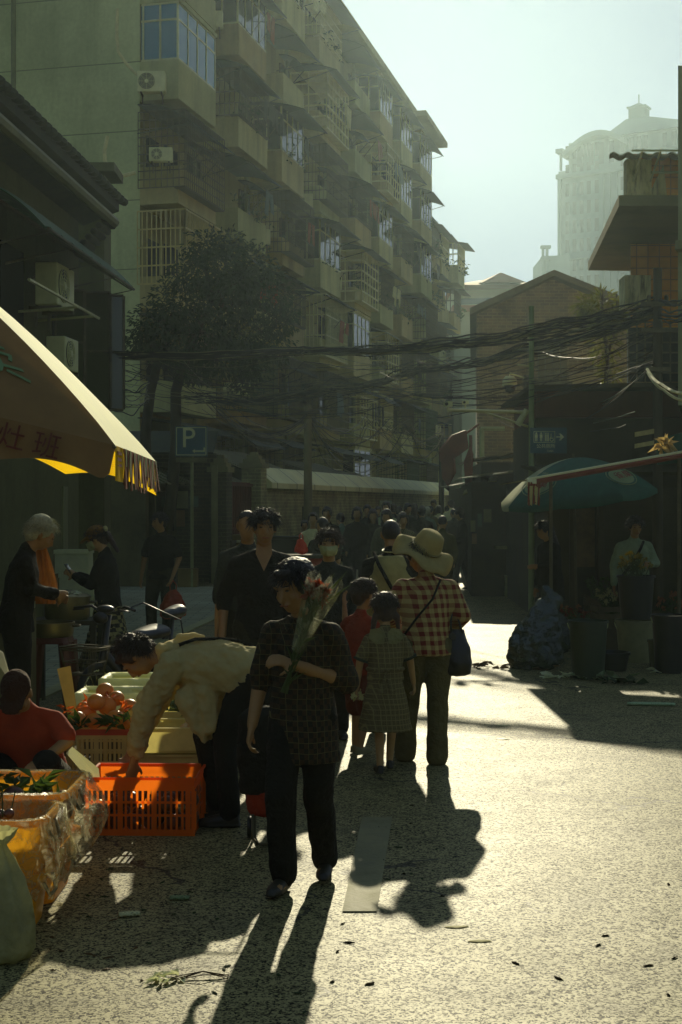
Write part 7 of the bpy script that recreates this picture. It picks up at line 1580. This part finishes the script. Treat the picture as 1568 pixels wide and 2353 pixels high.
openbox('shallow pale tray on the upright wooden crate', (X(26, 11.4), 11.4, hz_), .30, .4, .07, mat('pale_tray', (.36, .37, .3), .5, .1, 6), 'tray', th=.012)
for i, (dx, z, lb) in enumerate(((0, 0, 'bottom'), (.04, .37, 'middle'), (-.03, .74, 'top'))): 
    t = thing('foam_box', lb + ' white foam box of the stack by the old house', 'box', (X(172, 22)+dx, 22.1, z)); mb = MB(); mb.box((0, 0, .15), (.52, .4, .30)); mb.build('box_body', M_foam, t, world=False); mb = MB(); mb.box((0, 0, .335), (.55, .43, .06)); mb.build('lid', M_foam, t, world=False)
t = thing('carton', 'brown carton on the pavement below the parking sign', 'box', (X(436, 31.5), 31.2, 0)); mb = MB(); mb.box((0, 0, .2), (.42, .35, .4)); mb.build('carton_body', MATS['brown_carton'], t, world=False); mb = MB(); mb.box((0, -.19, .41), (.42, .16, .012)); mb.build('flap', MATS['brown_carton'], t, world=False)
oc = thing('cloth', 'orange brown cloth hanging in folds beside the white haired person', 'cloth', P(98, 1385, 11.8)); mb = MB(); rr = []
for j, (v, a, b) in enumerate(((1208, 70, 84), (1250, 76, 104), (1290, 72, 118), (1340, 66, 132), (1372, 68, 134), (1388, 78, 128))):
    rr.append([P(a+(b-a)*i/14, v, 11.75+.05*math.sin(i*1.7+j*.4)) for i in range(15)])
vs = [mb.vs(r) for r in rr]
for A, B in zip(vs, vs[1:]):
    for i in range(14): mb.face([A[i], A[i+1], B[i+1], B[i]])
solid(mb.build('folds', thin('orange_brown_cloth', (.42, .17, .06), .3, .85, .2, 9), oc, True), .006)

# ------------------------------------------------------------------ things lying on the road
def net(label, c, L, r, rz, m):
    mb = MB(); n = 14; rr = []
    for i in range(13):
        k = i/12; rad = r*(.85+.15*math.sin(k*PI)+.08*math.sin(k*40)); rr.append([V((-L/2+L*k, rad*math.cos(j*2*PI/n)*(1+.08*math.sin(j*5+i)), r*.55+rad*.55*math.sin(j*2*PI/n))) for j in range(n)])
    mb.rings(rr); t = NT; o = mb.build('foam_net', m, None, True); o.location = c; o.rotation_euler[2] = rz; return tag(o, label, 'litter')
def netmat(name, c):
    t = NT(name); v = t.add('ShaderNodeTexVoronoi'); v.inputs['Scale'].default_value = 90; t.l(t.tc.outputs['Object'], v.inputs['Vector']); t.base(t.ramp(v.outputs[0], [(.1, tuple(x*.45 for x in c)), (.5, c)]), .7); t.bump(v.outputs[0], 1, .01); return t.m
M_net = netmat('white_foam_net', (.6, .6, .54)); M_netb = netmat('pale_blue_foam_net', (.36, .52, .52)); M_netg = netmat('green_foam_net', (.2, .27, .2))
net('white foam fruit net lying in a patch of sun on the road', G(297, 2106), .09, .02, .25, M_net); net('pale green foam fruit net in the shade of the bending man', G(413, 2068), .088, .019, .0, M_netg)
net('long pale blue foam net in the shade on the right of the road', G(1497, 1622), .42, .03, -.12, M_netb)
M_brl = thin('brown_leaf', (.09, .05, .02), .1, .7, .4, 9); M_grl = thin('green_fallen_leaf', (.03, .045, .018), .08, .8, .4, 9); M_pal = thin('pale_dry_leaf', (.5, .47, .36), .25, .7, .2, 9); M_dkl = mat('dark_dry_leaf', (.012, .009, .006), .95, .3, 9, spec=.02)
def litter(label, u, v, l, w, m, name='fallen_leaf', grp=None, rz=None, lift=.006):
    mb = MB(); c = G(u, v); a = rnd(0, 6.28) if rz is None else rz; n = 7; L_ = []; R_ = []
    dx = V((math.cos(a), math.sin(a), 0)); dy = V((-dx.y, dx.x, 0)); vs = []
    for i in range(n+1):
        k = i/n; hw = w/2*math.sin(PI*min(max(k, .04), .97))**.8; z = .0025+lift*(.6*math.sin(PI*k)+.5*rnd(0, 1)); p = dx*(l*(k-.5)); vs.append(mb.vs([p+dy*hw+V((0, 0, .0012)), p+V((0, 0, z)), p-dy*hw+V((0, 0, .0012+.004*rnd(0, 1)))]))
    for A, B in zip(vs, vs[1:]): mb.face([A[0], A[1], B[1], B[0]]); mb.face([A[1], A[2], B[2], B[1]])
    o = mb.build(name, m, None, True); o.location = c; return tag(o, label, 'leaf' if 'leaf' in name else 'litter', grp)
litter('large pale dry leaf, upper of the pair on the bright road', 1050, 2131, .105, .04, M_pal, rz=.1); litter('large pale dry leaf, lower of the pair on the bright road', 1103, 2164, .10, .036, M_pal, rz=.0)
litter('flat grey leaf lying alone in the middle of the sunlit road', 1156, 1668, .135, .07, M_netg, rz=.1); litter('small white scrap just below the flat grey leaf', 1156, 1699, .11, .07, M_lin, 'paper_scrap', rz=0)
litter('dark curled leaf at the bottom centre of the road', 850, 2262, .045, .03, M_dkl, rz=.6); litter('bent black leaf on the lower right of the road', 1285, 2250, .05, .016, M_dkl, rz=-.9)
for (u, v, l, m) in ((338, 2246, .1, 0), (430, 2240, .08, 1), (378, 2253, .09, 1), (412, 2234, .07, 0)):
    pass
mb = MB()
for _ in range(16): mb.leaf((rnd(-.06,.06), rnd(-.05,.05), .006), (rnd(-1,1), rnd(-1,1), rnd(0,.35)), (0, 0, 1), rnd(.04,.09), rnd(.012,.03))
o = mb.build('torn_paper', M_lin); o.location = G(383, 2248); tag(o, 'heap of torn white strips on the shade edge at the lower left', 'litter')
mb = MB()
for _ in range(4): mb.tube([(rnd(-.02,.02), rnd(-.03,.03), .006), (.09, rnd(-.03,.03), .02), (.19, rnd(-.02,.03), .006)], .002, 4)
o = mb.build('twig', M_brl); o.location = G(410, 2250); tag(o, 'wiry twigs beside the torn white strips', 'twig')
random.seed(11)
spots = [(rnd(100, 330), rnd(2110, 2260), 0) for _ in range(11)] + [(rnd(330, 700), rnd(2030, 2330), 1) for _ in range(15)] + [(rnd(700, 1568), rnd(2110, 2345), 2) for _ in range(10)] + [(rnd(780, 1560), rnd(1760, 2100), 2) for _ in range(7)] + [(rnd(180, 430), rnd(1990, 2110), 1) for _ in range(7)] + [(rnd(860, 1010), rnd(1880, 2030), 1) for _ in range(8)]
lbs = ['curled brown leaf among the fallen leaves by the tubs', 'small dark green leaf dropped on the shaded road', 'tiny dark dry leaf scattered on the sunlit road']
for u, v, k in spots: litter(lbs[k], u, v, rnd(.02, .05), rnd(.008, .02), (M_brl, M_grl, M_dkl)[k], grp=('brown leaves by the tubs', 'green leaves in the shade', 'dry leaves on the sunlit road')[k])
for i, (u, v, s) in enumerate(((1290, 1556, .25), (1385, 1562, .3), (1545, 1545, .25), (1245, 1537, .3), (1130, 1535, .35), (1430, 1570, .2))):
    mb = MB()
    for _ in range(18): mb.leaf((rnd(-s,s)*.7, rnd(-s,s)*.5, .008), (rnd(-1,1), rnd(-1,1), rnd(0,.5)), (rnd(-.4,.4), rnd(-.4,.4), 1), rnd(.08,.2), rnd(.04,.12))
    o = mb.build('plastic_scrap', (M_lin, M_netg, M_lin, M_brl, M_brl, M_grl)[i]); o.location = G(u, v)
    tag(o, ('crumpled white film in front of the dark green bucket', 'greenish plastic scraps below the flower buckets', 'white plastic scraps at the right margin by the black bin', 'brown leaf litter at the foot of the rubbish bag', 'brown leaf litter on the road left of the rubbish bag', 'green leaf scraps below the white tub')[i], 'litter')
bagmesh(G(466, 1325), .3, .16, M_lin, 'small white plastic bag lying by the gate pillar', 'plastic_bag', False, None, .02)
bagmesh(P(692, 1275, 18), .17, .22, M_rbag, 'red plastic bag on the low table in front of the crowd', 'plastic_bag', True)
t = thing('table', 'low red draped table among the crowd left of the masked woman', 'table', (X(695, 18.2), 18.2, 0)); h_ = Z(1275, 18)-.001; mb = MB(); mb.box((0, 0, h_-.02), (.55, .5, .04)); mb.build('tabletop', M_shop, t, world=False); mb = MB(); mb.loft([((0, 0, .02), .3, .28), ((0, 0, h_-.05), .27, .25)]); mb.build('drape', C_red, t, world=False)
t = thing('cart', 'dark vendor cart standing against the brick wall left of the crowd', 'cart', (X(668, 27), 27, 0)); mb = MB(); mb.box((0, 0, .75), (.8, .7, .8)); mb.box((0, 0, 1.18), (.9, .8, .05)); mb.build('cart_body', M_shop, t, world=False)
for s in (-1, 1): mb = MB(); mb.lathe([(.001, -.03), (.3, -.03), (.3, .03), (.001, .03)], (s*.45, 0, .3), 18, Matrix.Rotation(R(90), 3, 'Y')); mb.build('wheel', M_rub, t, 'a', False)
